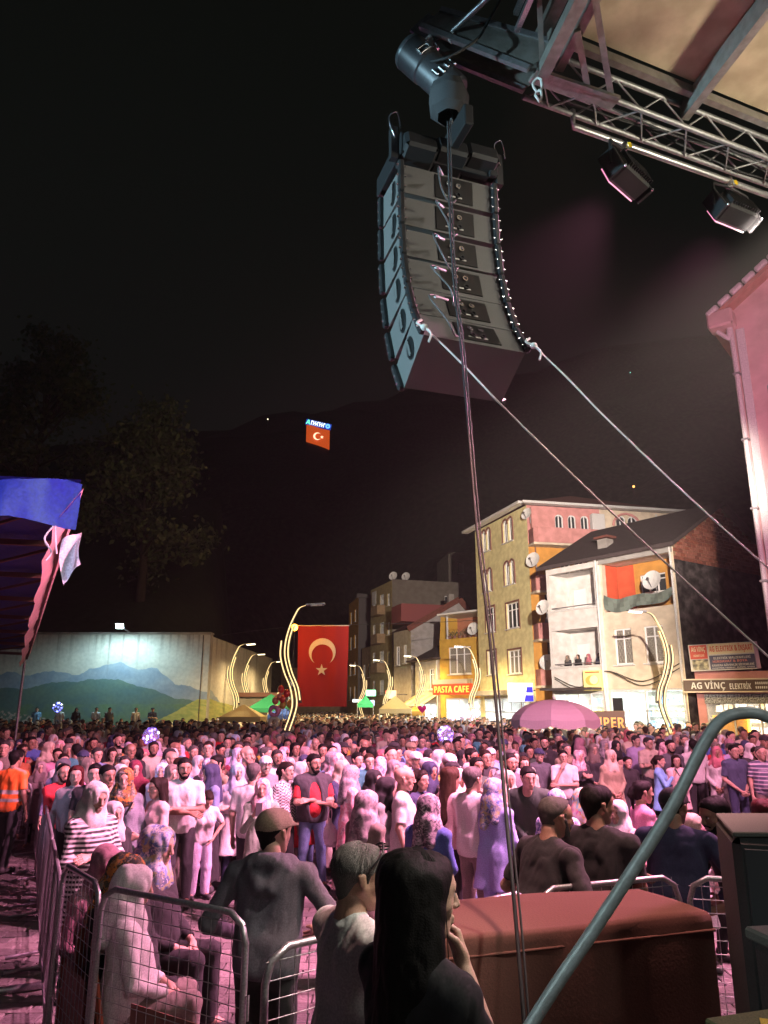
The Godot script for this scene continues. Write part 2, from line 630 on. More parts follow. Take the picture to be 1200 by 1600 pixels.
func person_fields(s: Dictionary) -> Dictionary:
	# s: arms, legs, lean, top, bottom, hair, beard, girth, fem, turn, nod, cell
	var cell: float = s.get("cell", 0.024)
	var fine := cell < 0.018
	var gi: float = s.get("girth", 1.0)
	var fem: bool = s.get("fem", false)
	var ap: Dictionary = arm_pose(s.get("arms", "down"))
	var lean: float = s.get("lean", 0.0)
	var legs: String = s.get("legs", "stand")
	var hip := Vector3(0, 0.96, 0)
	if legs == "sit":
		hip.y = 0.5
	var rot := Basis(Vector3.RIGHT, lean)
	var up := func(q: Vector3) -> Vector3: return hip + rot * (q - Vector3(0, 0.96, 0))
	var sw: float = (0.175 if fem else 0.195) * s.get("wide", 1.0)
	var sh := {1.0: up.call(Vector3(sw, 1.405, -0.01)), -1.0: up.call(Vector3(-sw, 1.405, -0.01))}
	var el := {1.0: up.call(ap.le), -1.0: up.call(ap.re)}
	var wr := {1.0: up.call(ap.lw), -1.0: up.call(ap.rw)}
	var kn := {}
	var an := {}
	var toe := {}
	for d in [-1.0, 1.0]:
		kn[d] = Vector3(0.105 * d, 0.51, 0.03)
		an[d] = Vector3(0.115 * d, 0.09, -0.02)
		if legs == "stride":
			kn[d] = Vector3(0.11 * d, 0.51, 0.06 * d + 0.02)
			an[d] = Vector3(0.14 * d, 0.09, 0.11 * d - 0.03)
		if legs == "sit":
			kn[d] = Vector3(0.12 * d, 0.5, 0.42)
			an[d] = Vector3(0.13 * d, 0.09, 0.42)
		toe[d] = an[d] + Vector3(0.03 * d, -0.05, 0.15)
	var hp := {1.0: hip + Vector3(0.09, -0.03, 0), -1.0: hip + Vector3(-0.09, -0.03, 0)}
	var neck: Vector3 = up.call(Vector3(0, 1.48, -0.02))
	var head_at: Vector3 = up.call(Vector3(0, 1.635, 0.02))
	var hb: Basis = Basis(Vector3.UP, s.get("turn", 0.0)) * Basis(Vector3.RIGHT, lean * 0.3 + s.get("nod", 0.0))
	var ht := Transform3D(hb * Basis.from_scale(Vector3.ONE * 1.09), head_at)
	var torso := func(grow: float, cn: Vector3, cc: float) -> Array:
		var o := []
		var y := 1.0
		for d in [-1.0, 1.0]:
			o.append(seg(up.call(Vector3(0.075 * d, 1.02, 0.0)), up.call(Vector3(0.085 * d, 1.3, 0.005)), (0.1 * gi + grow), 0.105 * (0.5 + gi * 0.5) + grow, 0.05, false, cn, cc))
			o.append(seg(hip + Vector3(0.06 * d, -0.02, -0.01), hip + Vector3(0.05 * d, 0.08, 0), 0.115 * (0.4 + gi * 0.6) + grow, 0.105 * gi + grow, 0.05, false, cn, cc))
			o.append(seg(up.call(Vector3(0.05 * d, 1.38, -0.01)), sh[d], 0.09 + grow, 0.06 + grow, 0.05, false, cn, cc))
			o.append(seg(up.call(Vector3(0.03 * d, 1.475, -0.025)), sh[d] + Vector3(-0.03 * d, 0.01, 0), 0.045 + grow * 0.6, 0.045 + grow * 0.6, 0.04, false, cn, cc))
			if fem:
				o.append(seg(up.call(Vector3(0.075 * d, 1.27, 0.07)), up.call(Vector3(0.075 * d, 1.28, 0.075)), 0.062 + grow, 0.06 + grow, 0.05, false, cn, cc))
		if gi > 1.08:
			o.append(seg(up.call(Vector3(0, 1.08, 0.06)), up.call(Vector3(0, 1.2, 0.05)), 0.125 * gi + grow, 0.11 * gi + grow, 0.06, false, cn, cc))
		return o
	# the body: one skin surface from head to foot
	var body := []
	body.append_array(torso.call(-0.008, Vector3.ZERO, 0.0))
	body.append(seg(up.call(Vector3(0, 1.42, -0.015)), neck + hb * Vector3(0, 0.07, 0.0), 0.068, 0.054, 0.03))
	var ag := 0.9 if fem else 1.0
	for d in [-1.0, 1.0]:
		body.append(seg(sh[d], el[d], 0.052 * ag, 0.041 * ag, 0.03))
		body.append(seg(el[d], wr[d], 0.043 * ag, 0.028 * ag, 0.02))
		body.append(seg(hp[d], kn[d], 0.086, 0.056, 0.03))
		body.append(seg(kn[d], an[d], 0.055, 0.038, 0.03))
		body.append(seg(an[d], toe[d], 0.036, 0.03, 0.03))
	var bm := field_mesh(body, cell)
	var head: Array = heads[("fine_" if fine else "") + ("woman" if fem else "man")]
	join_field(bm, head, ht)
	for d in [-1.0, 1.0]:
		var dir: Vector3 = (wr[d] - el[d]).normalized()
		var inward := Vector3(-d * 0.9, 0, -0.35) if not s.get("arms", "down") in ["phone", "chin"] else Vector3(-d * 0.3, 0, -1)
		if s.get("arms", "") in ["crossed", "lap", "lean"]:
			inward = Vector3(0, -0.6, -0.8)
			dir = (dir + Vector3(0, -0.1, 0)).normalized()
		var zz: Vector3 = -(inward - dir * inward.dot(dir)).normalized()
		var yy: Vector3 = -dir
		var hm: Array = hands[("fine_" if fine else "") + ("l" if d > 0 else "r") + ("1" if ap.curl > 0.6 else "0")]
		join_field(bm, hm, Transform3D(Basis(yy.cross(zz), yy, zz), wr[d] + dir * 0.025))
	var out := {body = bm}
	# eyes and brows
	out.head = ht
	# top garment
	var top: String = s.get("top", "tee")
	var tp := []
	var hem := 0.87
	if top in ["coat", "tunic"]:
		hem = 0.62 if top == "tunic" else 0.5
	if top == "gown":
		hem = 0.1
	if legs == "sit" and hem < 0.8:
		hem = 0.86
	var hn := rot * Vector3(0, -1, 0)
	var hc: float = hn.dot(up.call(Vector3(0, maxf(hem, 0.87), 0)))
	tp.append_array(torso.call(0.034 if top == "openvest" else 0.014, hn if hem > 0.8 else Vector3.ZERO, hc))
	if hem < 0.8:
		var wide := 0.13 if top == "coat" else 0.12
		if top == "gown":
			wide = 0.16
		for d in [-1.0, 1.0]:
			for f in [-0.04, 0.05]:
				tp.append(seg(hip + Vector3(0.07 * d, 0.02, f * 0.5), Vector3(0.12 * d, hem, f * 1.6), 0.115 * gi, wide, 0.05, false, Vector3(0, -1, 0), -hem))
	for d in [-1.0, 1.0]:
		var ar: Vector3 = (el[d] - sh[d]).normalized()
		if top in ["vest", "openvest"]:
			pass
		elif top in ["tee", "polo"]:
			var e: Vector3 = sh[d].lerp(el[d], 0.82)
			tp.append(seg(sh[d], e + ar * 0.04, 0.065 * ag, 0.063 * ag, 0.03, false, ar, ar.dot(e)))
		else:
			var fr: Vector3 = (wr[d] - el[d]).normalized()
			var e2: Vector3 = el[d].lerp(wr[d], 0.93)
			tp.append(seg(sh[d], el[d], 0.063 * ag, 0.053 * ag, 0.03))
			tp.append(seg(el[d], e2 + fr * 0.03, 0.053 * ag, 0.043 * ag, 0.02, false, fr, fr.dot(e2)))
	tp.append(seg(up.call(Vector3(0, 1.42, -0.02)), neck + hb * Vector3(0, 0.012, -0.004), 0.085, 0.066, 0.03, false, rot * Vector3(0, 1, -0.25).normalized(), (rot * Vector3(0, 1, -0.25).normalized()).dot(neck + Vector3(0, 0.0, 0.0))))
	if top == "openvest":
		tp.append(seg(up.call(Vector3(-0.01, 1.5, 0.16)), up.call(Vector3(-0.01, 0.8, 0.26)), 0.07, 0.105, 0.02, true))
	if top == "hood":
		for d in [-1.0, 1.0]:
			tp.append(seg(up.call(Vector3(0.03 * d, 1.49, -0.105)), up.call(Vector3(0.12 * d, 1.48, -0.01)), 0.05, 0.042, 0.03))
			tp.append(seg(up.call(Vector3(0.115 * d, 1.475, -0.01)), up.call(Vector3(0.035 * d, 1.425, 0.105)), 0.033, 0.028, 0.02))
			tp.append(seg(up.call(Vector3(0.09 * d, 1.45, -0.09)), up.call(Vector3(0.035 * d, 1.35, -0.125)), 0.045, 0.035, 0.06))
	out.top = field_mesh(tp, cell * (0.8 if fine else 0.95), 0.009, 7.5)
	# trousers or skirt
	var bt := []
	var bottom: String = s.get("bottom", "trousers")
	if top != "gown":
		for d in [-1.0, 1.0]:
			bt.append(seg(hip + Vector3(0.06 * d, -0.02, -0.01), hip + Vector3(0.05 * d, 0.06, 0), 0.115 * (0.4 + gi * 0.6) + 0.004, 0.104 * gi + 0.003, 0.04))
			if bottom == "skirt":
				for f in [-0.05, 0.05]:
					bt.append(seg(hp[d], Vector3(0.1 * d, 0.16, f), 0.11, 0.12, 0.05, false, Vector3(0, -1, 0), -0.18))
			else:
				var loose := 1.0 if bottom == "trousers" else 1.3
				bt.append(seg(hp[d], kn[d], 0.1, 0.072 * loose, 0.03))
				bt.append(seg(kn[d], an[d] + Vector3(0, -0.02, 0), 0.07 * loose, 0.058 * loose, 0.02, false, Vector3(0, -1, 0), -0.07))
		out.bottom = field_mesh(bt, cell * 0.95, 0.008, 9.0)
	out.shoes = []
	for d in [-1.0, 1.0]:
		var fs := [seg(an[d] + Vector3(0, -0.035, -0.03), toe[d] + Vector3(0, 0, 0.02), 0.045, 0.04, 0.02, false, Vector3(0, -1, 0), 0.0),
			seg(an[d] + Vector3(0, 0.0, -0.01), an[d] + Vector3(0, -0.03, -0.01), 0.048, 0.046, 0.02)]
		out.shoes.append(field_mesh(fs, minf(cell, 0.018)))
	if s.get("arms", "") == "phone":
		out.phone = wr[-1.0] + (wr[-1.0] - el[-1.0]).normalized() * 0.1 + Vector3(0.02, 0.01, 0.03)
	return out

func do_job(i: int) -> void:
	var j: Array = jobs[i]
	job_out[i] = (j[1] as Callable).call()

func run_jobs() -> void:
	job_out.clear()
	job_out.resize(jobs.size())
	var id := WorkerThreadPool.add_group_task(do_job, jobs.size(), -1, true)
	WorkerThreadPool.wait_for_group_task_completion(id)

func scaled_field(d: Array, sc: Vector3) -> Array:
	var v := PackedVector3Array()
	for q in d[0]:
		v.append((q as Vector3) * sc)
	return [v, d[1], d[2]]

func make_heads() -> void:
	jobs = []
	for fine in [false, true]:
		var pre := "fine_" if fine else ""
		var hc := 0.0055 if fine else 0.011
		jobs.append([["h", pre + "man"], field_mesh.bind(head_parts(false), hc)])
		jobs.append([["h", pre + "woman"], field_mesh.bind(head_parts(true), hc)])
		for k in ["short", "long", "longhair", "bun", "receding", "cap", "scarf", "beard"]:
			var soft: float = {"scarf": 0.007, "long": 0.008, "longhair": 0.005, "cap": 0.0}.get(k, 0.004)
			jobs.append([["k", pre + k], field_mesh.bind(hair_parts(k), maxf(hc, 0.006) * (1.3 if k in ["scarf", "long", "longhair"] else 1.0), soft, 8.0 if k == "scarf" else 14.0)])
		for sd in [1.0, -1.0]:
			for c in [0, 1]:
				jobs.append([["d", pre + ("l" if sd > 0 else "r") + str(c)], field_mesh.bind(hand_parts(sd * -1.0, 0.35 + 0.75 * c), 0.0045 if fine else 0.009)])
	run_jobs()
	for i in jobs.size():
		var key: Array = jobs[i][0]
		if key[0] == "h":
			heads[key[1]] = job_out[i]
		elif key[0] == "d":
			hands[key[1]] = job_out[i]
		else:
			hair_mesh[key[1]] = array_mesh(job_out[i])
	var st := new_st()
	for s in [-1.0, 1.0]:
		put_ball(st, Vector3(0.031 * s, 0.009, 0.083), Vector3(0.0135, 0.0095, 0.0095), 8)
	eye_mesh = st.commit()
	st = new_st()
	for s in [-1.0, 1.0]:
		put_ball(st, Vector3(0.031 * s, 0.009, 0.0895), Vector3(0.0062, 0.0062, 0.004), 8)
		put_tube(st, [Vector3(0.014 * s, 0.031, 0.0975), Vector3(0.032 * s, 0.035, 0.0925), Vector3(0.05 * s, 0.029, 0.079)], 0.0042, 5, 0.0025)
		put_tube(st, [Vector3(0.018 * s, 0.0155, 0.093), Vector3(0.031 * s, 0.019, 0.0945), Vector3(0.044 * s, 0.0145, 0.089)], 0.002, 4)
	brow_mesh = st.commit()
	st = new_st()
	put_box(st, Transform3D(), Vector3(0.075, 0.15, 0.009), 0.003)
	phone_mesh = st.commit()

func finish_kit(f: Dictionary, s: Dictionary) -> Dictionary:
	var k := {spec = s, head = f.head}
	for q in ["body", "top", "bottom"]:
		if f.has(q):
			k[q] = array_mesh(f[q])
	# eyes and brows are further surfaces of the body
	for m in [eye_mesh, brow_mesh]:
		var st := new_st()
		st.append_from(m, 0, f.head)
		st.commit(k.body)
	k.shoes = []
	for sd in f.shoes:
		k.shoes.append(array_mesh(sd))
	if f.has("phone"):
		k.phone = f.phone
	return k

func dress(node: Node3D, kit: Dictionary, look: Dictionary, shod := true) -> void:
	# the parts of one person: body (skin), clothes, hair
	var fine: bool = kit.spec.get("cell", 0.024) < 0.018
	var pre := "fine_" if fine else ""
	var b := MeshInstance3D.new()
	b.name = "body"
	b.mesh = kit.body
	b.set_surface_override_material(0, look.skin)
	b.set_surface_override_material(1, eye_mat)
	b.set_surface_override_material(2, look.get("brow", dark_hair))
	node.add_child(b, true)
	var gar: String = {"coat": "coat", "gown": "dress", "tunic": "tunic", "vest": "vest", "hood": "hooded_jacket"}.get(kit.spec.get("top", "tee"), "shirt")
	share(kit.top, gar, look.top, node)
	if kit.has("bottom"):
		share(kit.bottom, "skirt" if kit.spec.get("bottom", "") == "skirt" else "trousers", look.bottom, node)
	if shod:
		for q in kit.shoes:
			share(q, "shoe", look.get("shoes", shoe_mat), node)
	var hk: String = look.get("hair_kind", "short")
	if hk != "bald":
		share(hair_mesh[pre + hk], {"scarf": "headscarf", "cap": "cap"}.get(hk, "hair"), look.hair, node, kit.head)
	if hk == "cap":
		share(hair_mesh[pre + "receding"], "hair", look.get("brow", dark_hair), node, kit.head)
	if look.get("beard", false):
		share(hair_mesh[pre + "beard"], "beard", look.get("brow", dark_hair), node, kit.head)

# ---------------------------------------------------------------- materials of the setting
func materials() -> void:
	var stain := noise_tex(3, 0.008, Color(0.89, 0.88, 0.87), Color(1, 1, 1), 512, 5)
	var fine := noise_tex(5, 0.06, Color(0.82, 0.82, 0.82), Color(1, 1, 1), 256, 3)
	var bump := noise_tex(9, 0.05, Color.BLACK, Color.WHITE, 256, 4, true, 3.0)
	var soft := noise_tex(11, 0.02, Color.BLACK, Color.WHITE, 256, 3, true, 2.0)
	M.stain = stain
	M.strand = noise_tex(15, 0.11, Color(0.35, 0.35, 0.35), Color(1, 1, 1), 256, 3)
	M.fine = fine
	M.bump = bump
	M.plaster_yellow = mat(Color(0.74, 0.68, 0.36), 0.9, 0, stain, 0.35, bump, 0.1)
	M.plaster_cream = mat(Color(0.68, 0.58, 0.45), 0.9, 0, stain, 0.35, bump, 0.1)
	M.plaster_white = mat(Color(0.72, 0.7, 0.68), 0.9, 0, stain, 0.35, bump, 0.1)
	M.plaster_pink = mat(Color(0.62, 0.28, 0.27), 0.9, 0, stain, 0.3, bump, 0.06)
	M.plaster_orange = mat(Color(0.6, 0.29, 0.06), 0.9, 0, stain, 0.35, bump, 0.1)
	M.plaster_red = mat(Color(0.6, 0.1, 0.04), 0.9, 0, stain, 0.35, bump, 0.1)
	M.plaster_grey = mat(Color(0.3, 0.28, 0.26), 0.95, 0, stain, 0.3, bump, 0.4)
	M.plaster_brown = mat(Color(0.32, 0.22, 0.13), 0.95, 0, stain, 0.3, bump, 0.4)
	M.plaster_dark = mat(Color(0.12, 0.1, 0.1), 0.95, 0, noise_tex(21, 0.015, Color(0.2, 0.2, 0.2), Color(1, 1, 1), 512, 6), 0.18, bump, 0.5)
	M.roof = mat(Color(0.16, 0.05, 0.035), 0.85, 0, stain, 0.6, bump, 0.6)
	M.roof_dark = mat(Color(0.06, 0.045, 0.045), 0.85, 0, stain, 0.6)
	M.concrete = mat(Color(0.36, 0.35, 0.33), 0.9, 0, stain, 0.25, bump, 0.4)
	M.trim = mat(Color(0.72, 0.71, 0.7), 0.5, 0, fine, 1.5)
	M.frame_white = mat(Color(0.75, 0.75, 0.75), 0.45)
	M.pane_dark = mat(Color(0.04, 0.045, 0.05), 0.08)
	M.pane_curtain = mat(Color(0.33, 0.31, 0.27), 0.35, 0, noise_tex(31, 0.03, Color(0.6, 0.6, 0.6), Color(1, 1, 1), 128, 2), 3.0)
	M.pane_lit = glow(Color(1.0, 0.55, 0.2), 0.55, Color(0.3, 0.25, 0.2))
	M.brown_trim = mat(Color(0.2, 0.09, 0.07), 0.7)
	M.steel = mat(Color(0.5, 0.5, 0.52), 0.38, 0.85, fine, 4.0)
	M.steel_dull = mat(Color(0.32, 0.32, 0.34), 0.5, 0.7, stain, 3.0)
	M.black_metal = mat(Color(0.018, 0.018, 0.02), 0.5, 0.2)
	M.chrome = mat(Color(0.75, 0.75, 0.77), 0.2, 1.0)
	M.rubber = mat(Color(0.02, 0.021, 0.023), 0.7)
	M.rope = mat(Color(0.7, 0.68, 0.64), 0.9, 0, fine, 20.0)
	M.white_paint = mat(Color(0.75, 0.74, 0.72), 0.6, 0, fine, 2.0)
	M.soft = soft

# ---------------------------------------------------------------- ground and hills
func ground_and_hills() -> void:
	var st := new_st()
	put_quad(st, Vector3(-400, -0.03, -500), Vector3(400, -0.03, -500), Vector3(400, -0.03, 60), Vector3(-400, -0.03, 60))
	structure(commit(st, "ground", mat(Color(0.13, 0.115, 0.11), 0.85, 0, M.stain, 0.4, M.bump, 0.6), self))
	# paving: each near paver in view is a piece, the others are joined
	var pave := Node3D.new()
	pave.name = "pavement"
	structure(pave)
	add_child(pave)
	var tones := []
	for c in [Color(0.115, 0.104, 0.1), Color(0.14, 0.127, 0.12), Color(0.095, 0.088, 0.085), Color(0.165, 0.148, 0.14)]:
		tones.append(mat(c, 0.72, 0, M.stain, 1.3, M.bump, 0.9))
	var shapes := []
	for w in [0.29, 0.288]:
		var s2 := new_st()
		put_box(s2, Transform3D(Basis(), Vector3(0, -0.03, 0)), Vector3(w, 0.06, 0.19), 0.008)
		shapes.append(s2.commit())
	var rest := []
	for t in tones:
		rest.append(new_st())
	var near := []
	var all := []
	var row := 0
	var z := -3.6
	while z > -17.5:
		var x := -9.0 + (0.15 if row % 2 else 0.0)
		while x < 6.0:
			var p := Vector3(x, rng.randf_range(-0.003, 0.003), z)
			all.append(p)
			x += 0.3
		z -= 0.2
		row += 1
	for p in all:
		# what the barriers and the crowd leave open to view
		var open: bool = p.x < -2.35 + (p.z + 6.0) * 0.37 and p.x > p.z * 0.55 - 0.2 and p.z < -6.1 and p.z > -11.2
		var gap: bool = absf(p.x + 0.75 - (p.z + 9.0) * -0.06) < 0.75 and p.z < -7.2 and p.z > -10.0
		if (open and near.size() < 250) or (gap and near.size() < 300):
			near.append(p)
			var tilt := Basis(Vector3.RIGHT, rng.randf_range(-0.012, 0.012)) * Basis(Vector3.BACK, rng.randf_range(-0.012, 0.012))
			share(shapes[rng.randi() % 2], "paver", tones[rng.randi() % 4], pave, Transform3D(tilt, p))
		else:
			var k := rng.randi() % 4
			put_box(rest[k], Transform3D(Basis(Vector3.RIGHT, rng.randf_range(-0.01, 0.01)), p + Vector3(0, -0.03, 0)), Vector3(0.29, 0.06, 0.19), 0.008)
	for k in 4:
		var o := commit(rest[k], "pavers_beyond", tones[k], pave)
		o.set_meta("kind", "stuff")
	# hills all round the town
	var hs := new_st()
	var fn := FastNoiseLite.new()
	fn.seed = 12
	fn.frequency = 0.012
	fn.fractal_octaves = 4
	var rows := []
	for i in 40:
		var r := 95.0 + i * 12.0
		var line := []
		for k in 61:
			var a := deg_to_rad(-75.0 + 150.0 * k / 60.0)
			var x := sin(a) * r
			var zz := -cos(a) * r
			var h := maxf(0.0, (r - 120.0)) * 0.62 * clampf(0.75 + 0.35 * sin(a * 2.0 + 0.6), 0.5, 1.2)
			h += fn.get_noise_2d(x, zz) * minf(18.0, (r - 90.0) * 0.15)
			# the valley of the street
			h *= clampf((absf(x + 12.0) - 8.0) / 30.0 + (r - 150.0) / 80.0, 0.0, 1.0)
			line.append(Vector3(x, minf(h, 215.0) - 0.5, zz))
		rows.append(line)
	for i in 39:
		for k in 60:
			put_quad(hs, rows[i + 1][k], rows[i + 1][k + 1], rows[i][k + 1], rows[i][k])
	hs.index()
	hs.generate_normals()
	structure(commit(hs, "hills", mat(Color(0.05, 0.06, 0.035), 1.0, 0, noise_tex(41, 0.03, Color(0.3, 0.35, 0.25), Color(1, 1, 1), 512, 5), 0.03), self))
	# slope behind the mural wall
	var sl := new_st()
	var rr := []
	for i in 14:
		var line := []
		for k in 25:
			var x := -95.0 + k * 3.4
			var zz := -52.5 - i * 5.0
			var edge := clampf((-13.5 - x - maxf(0.0, (-zz - 72.0) * 0.2)) / 4.0, 0.0, 1.0)
			line.append(Vector3(x, (6.4 + i * 2.3 + fn.get_noise_2d(x * 3.0, zz * 3.0) * 1.4) * edge - 0.3, zz))
		rr.append(line)
	for i in 13:
		for k in 24:
			put_quad(sl, rr[i + 1][k], rr[i + 1][k + 1], rr[i][k + 1], rr[i][k])
	sl.index()
	sl.generate_normals()
	structure(commit(sl, "slope_terrain", mat(Color(0.05, 0.06, 0.03), 1.0, 0, M.stain, 0.2), self))
	# far lights on the hills
	var spots := [[Vector3(108.8, 145.3, -300), Color(0.3, 1.0, 0.8), 0.35, "tiny green light high on the dark hill right of the speakers"], [Vector3(104, 89.4, -250), Color(1, 0.75, 0.4), 0.6, "small warm house light on the hill, left of a white pair"],
		[Vector3(106.5, 89.0, -250), Color(1, 0.95, 0.9), 0.5, "small white house light on the hill beside a warm one"], [Vector3(120.9, 93.3, -250), Color(1, 0.7, 0.3), 0.9, "brightest orange house light on the hill beside the pink building"],
		[Vector3(70.5, 62.6, -200), Color(1, 0.4, 0.1), 0.7, "dim orange light on the hill above the yellow building"], [Vector3(-37, 91, -220), Color(1, 0.9, 0.6), 0.35, "pinpoint light on the hill left of the lit flag"]]
	for s in spots:
		var t := thing("hill_light", s[3], "light", s[0], 0, "lights on the dark hill")
		var b := new_st()
		put_ball(b, Vector3.ZERO, Vector3.ONE * s[2] * 0.5, 8)
		commit(b, "bulb", glow(s[1], 3.0), t)
		b = new_st()
		put_box(b, Transform3D(Basis(), Vector3(0, -1.6, -0.6)), Vector3(0.25, 3.4, 0.25), 0.03)
		commit(b, "post", M.black_metal, t)
	# the lit flag and lettering on the hill
	var c := thing("hill_billboard", "lit red flag board with glowing lettering on top, far up the dark hill", "sign", Vector3(-20.9, 85.0, -220), 0.1)
	var q := new_st()
	var n := 14
	for i in n:
		for j in 10:
			var f := func(u: float, v: float) -> Vector3: return Vector3((u - 0.5) * 7.4, (0.5 - v) * 6.6 - u * 1.8 + 0.8 + (1.0 if v > 0.9 else 0.0) * (1.0 - u) * 1.2, 0.2 * sin(u * 7.0 + v * 2.0))
			put_quad(q, f.call(i / float(n), j / 10.0), f.call((i + 1) / float(n), j / 10.0), f.call((i + 1) / float(n), (j + 1) / 10.0), f.call(i / float(n), (j + 1) / 10.0))
	commit(q, "flag_cloth", glow(Color(0.75, 0.1, 0.015), 0.55, Color(0.5, 0.03, 0.02)), c)
	q = new_st()
	put_crescent(q, Transform3D(Basis(), Vector3(-0.2, 0.1, 0.35)), 1.25, 0.0)
	commit(q, "crescent", glow(Color(1, 0.8, 0.5), 1.2), c)
	q = new_st()
	put_star(q, Transform3D(Basis(), Vector3(1.25, -0.15, 0.35)), 0.62)
	commit(q, "star", glow(Color(1, 0.8, 0.5), 1.2), c)
	q = new_st()
	put_box(q, Transform3D(Basis(Vector3.BACK, -0.2), Vector3(0.1, 4.2, 0)), Vector3(8.2, 1.9, 0.4), 0.05)
	commit(q, "backing", glow(Color(0.05, 0.12, 0.9), 0.35, Color(0.02, 0.02, 0.05)), c)
	var sign_row := Transform3D(Basis(Vector3.BACK, -0.2), Vector3(0.1, 4.2, 0.3))
	q = new_st()
	put_text(q, sign_row * Transform3D(Basis(), Vector3(-3.3, 0, 0)), "A", 1.4, 0.15)
	commit(q, "green_letter", glow(Color(0.15, 1.0, 0.5), 1.5), c)
	for i in 7:
		q = new_st()
		var x := -2.3 + i * 0.66
		put_box(q, sign_row * Transform3D(Basis(), Vector3(x, 0, 0)), Vector3(0.2, 1.4, 0.15))
		put_box(q, sign_row * Transform3D(Basis(Vector3.BACK, [0.0, 0.7, -0.7][i % 3]), Vector3(x + 0.24, [0.55, 0.0, -0.1][i % 3], 0)), Vector3(0.42, 0.2, 0.12))
		commit(q, "white_letter", glow(Color(0.8, 1.0, 1.0), 1.8), c)
	q = new_st()
	put_lathe(q, sign_row * Transform3D(Basis(Vector3.RIGHT, PI / 2), Vector3(3.0, 0, 0)), [Vector2(0.3, 0.1), Vector2(0.75, 0.1), Vector2(0.75, -0.1), Vector2(0.3, -0.1), Vector2(0.3, 0.1)], 16)
	commit(q, "blue_ring", glow(Color(0.1, 0.35, 1.0), 2.0), c)
	q = new_st()
	put_box(q, Transform3D(Basis(), Vector3(0, -3.2, -1.2)), Vector3(7.0, 14.0, 0.8), 0.1)
	commit(q, "support", M.black_metal, c)

func put_crescent(st: SurfaceTool, t: Transform3D, r: float, turn: float) -> void:
	# a flat crescent in the xy plane of t, open towards +x before the turn
	var b := t * Transform3D(Basis(Vector3.BACK, turn), Vector3.ZERO)
	var a0 := deg_to_rad(36.0)
	var inner := r * 0.8
	var off := 0.25 * r
	var outer := []
	var inn := []
	var n := 28
	var hit := acos(clampf((r * r + off * off - inner * inner) / (2.0 * r * off), -1, 1))
	a0 = hit
	for i in n + 1:
		var a := lerpf(a0, TAU - a0, i / float(n))
		outer.append(b * Vector3(cos(a) * r, sin(a) * r, 0))
		var p0 := Vector2(cos(a0) * r - off, sin(a0) * r)
		var b0 := atan2(p0.y, p0.x)
		var bb := lerpf(b0, TAU - b0, i / float(n))
		inn.append(b * Vector3(off + cos(bb) * inner, sin(bb) * inner, 0))
	for i in n:
		put_quad(st, outer[i], inn[i], inn[i + 1], outer[i + 1])

func put_star(st: SurfaceTool, t: Transform3D, r: float, turn := 0.0) -> void:
	var p := []
	for i in 10:
		var a := PI / 2 + turn + TAU * i / 10.0
		var q := r if i % 2 == 0 else r * 0.382
		p.append(t * Vector3(cos(a) * q, sin(a) * q, 0))
	for i in 10:
		put_tri(st, t.origin, p[(i + 1) % 10], p[i])

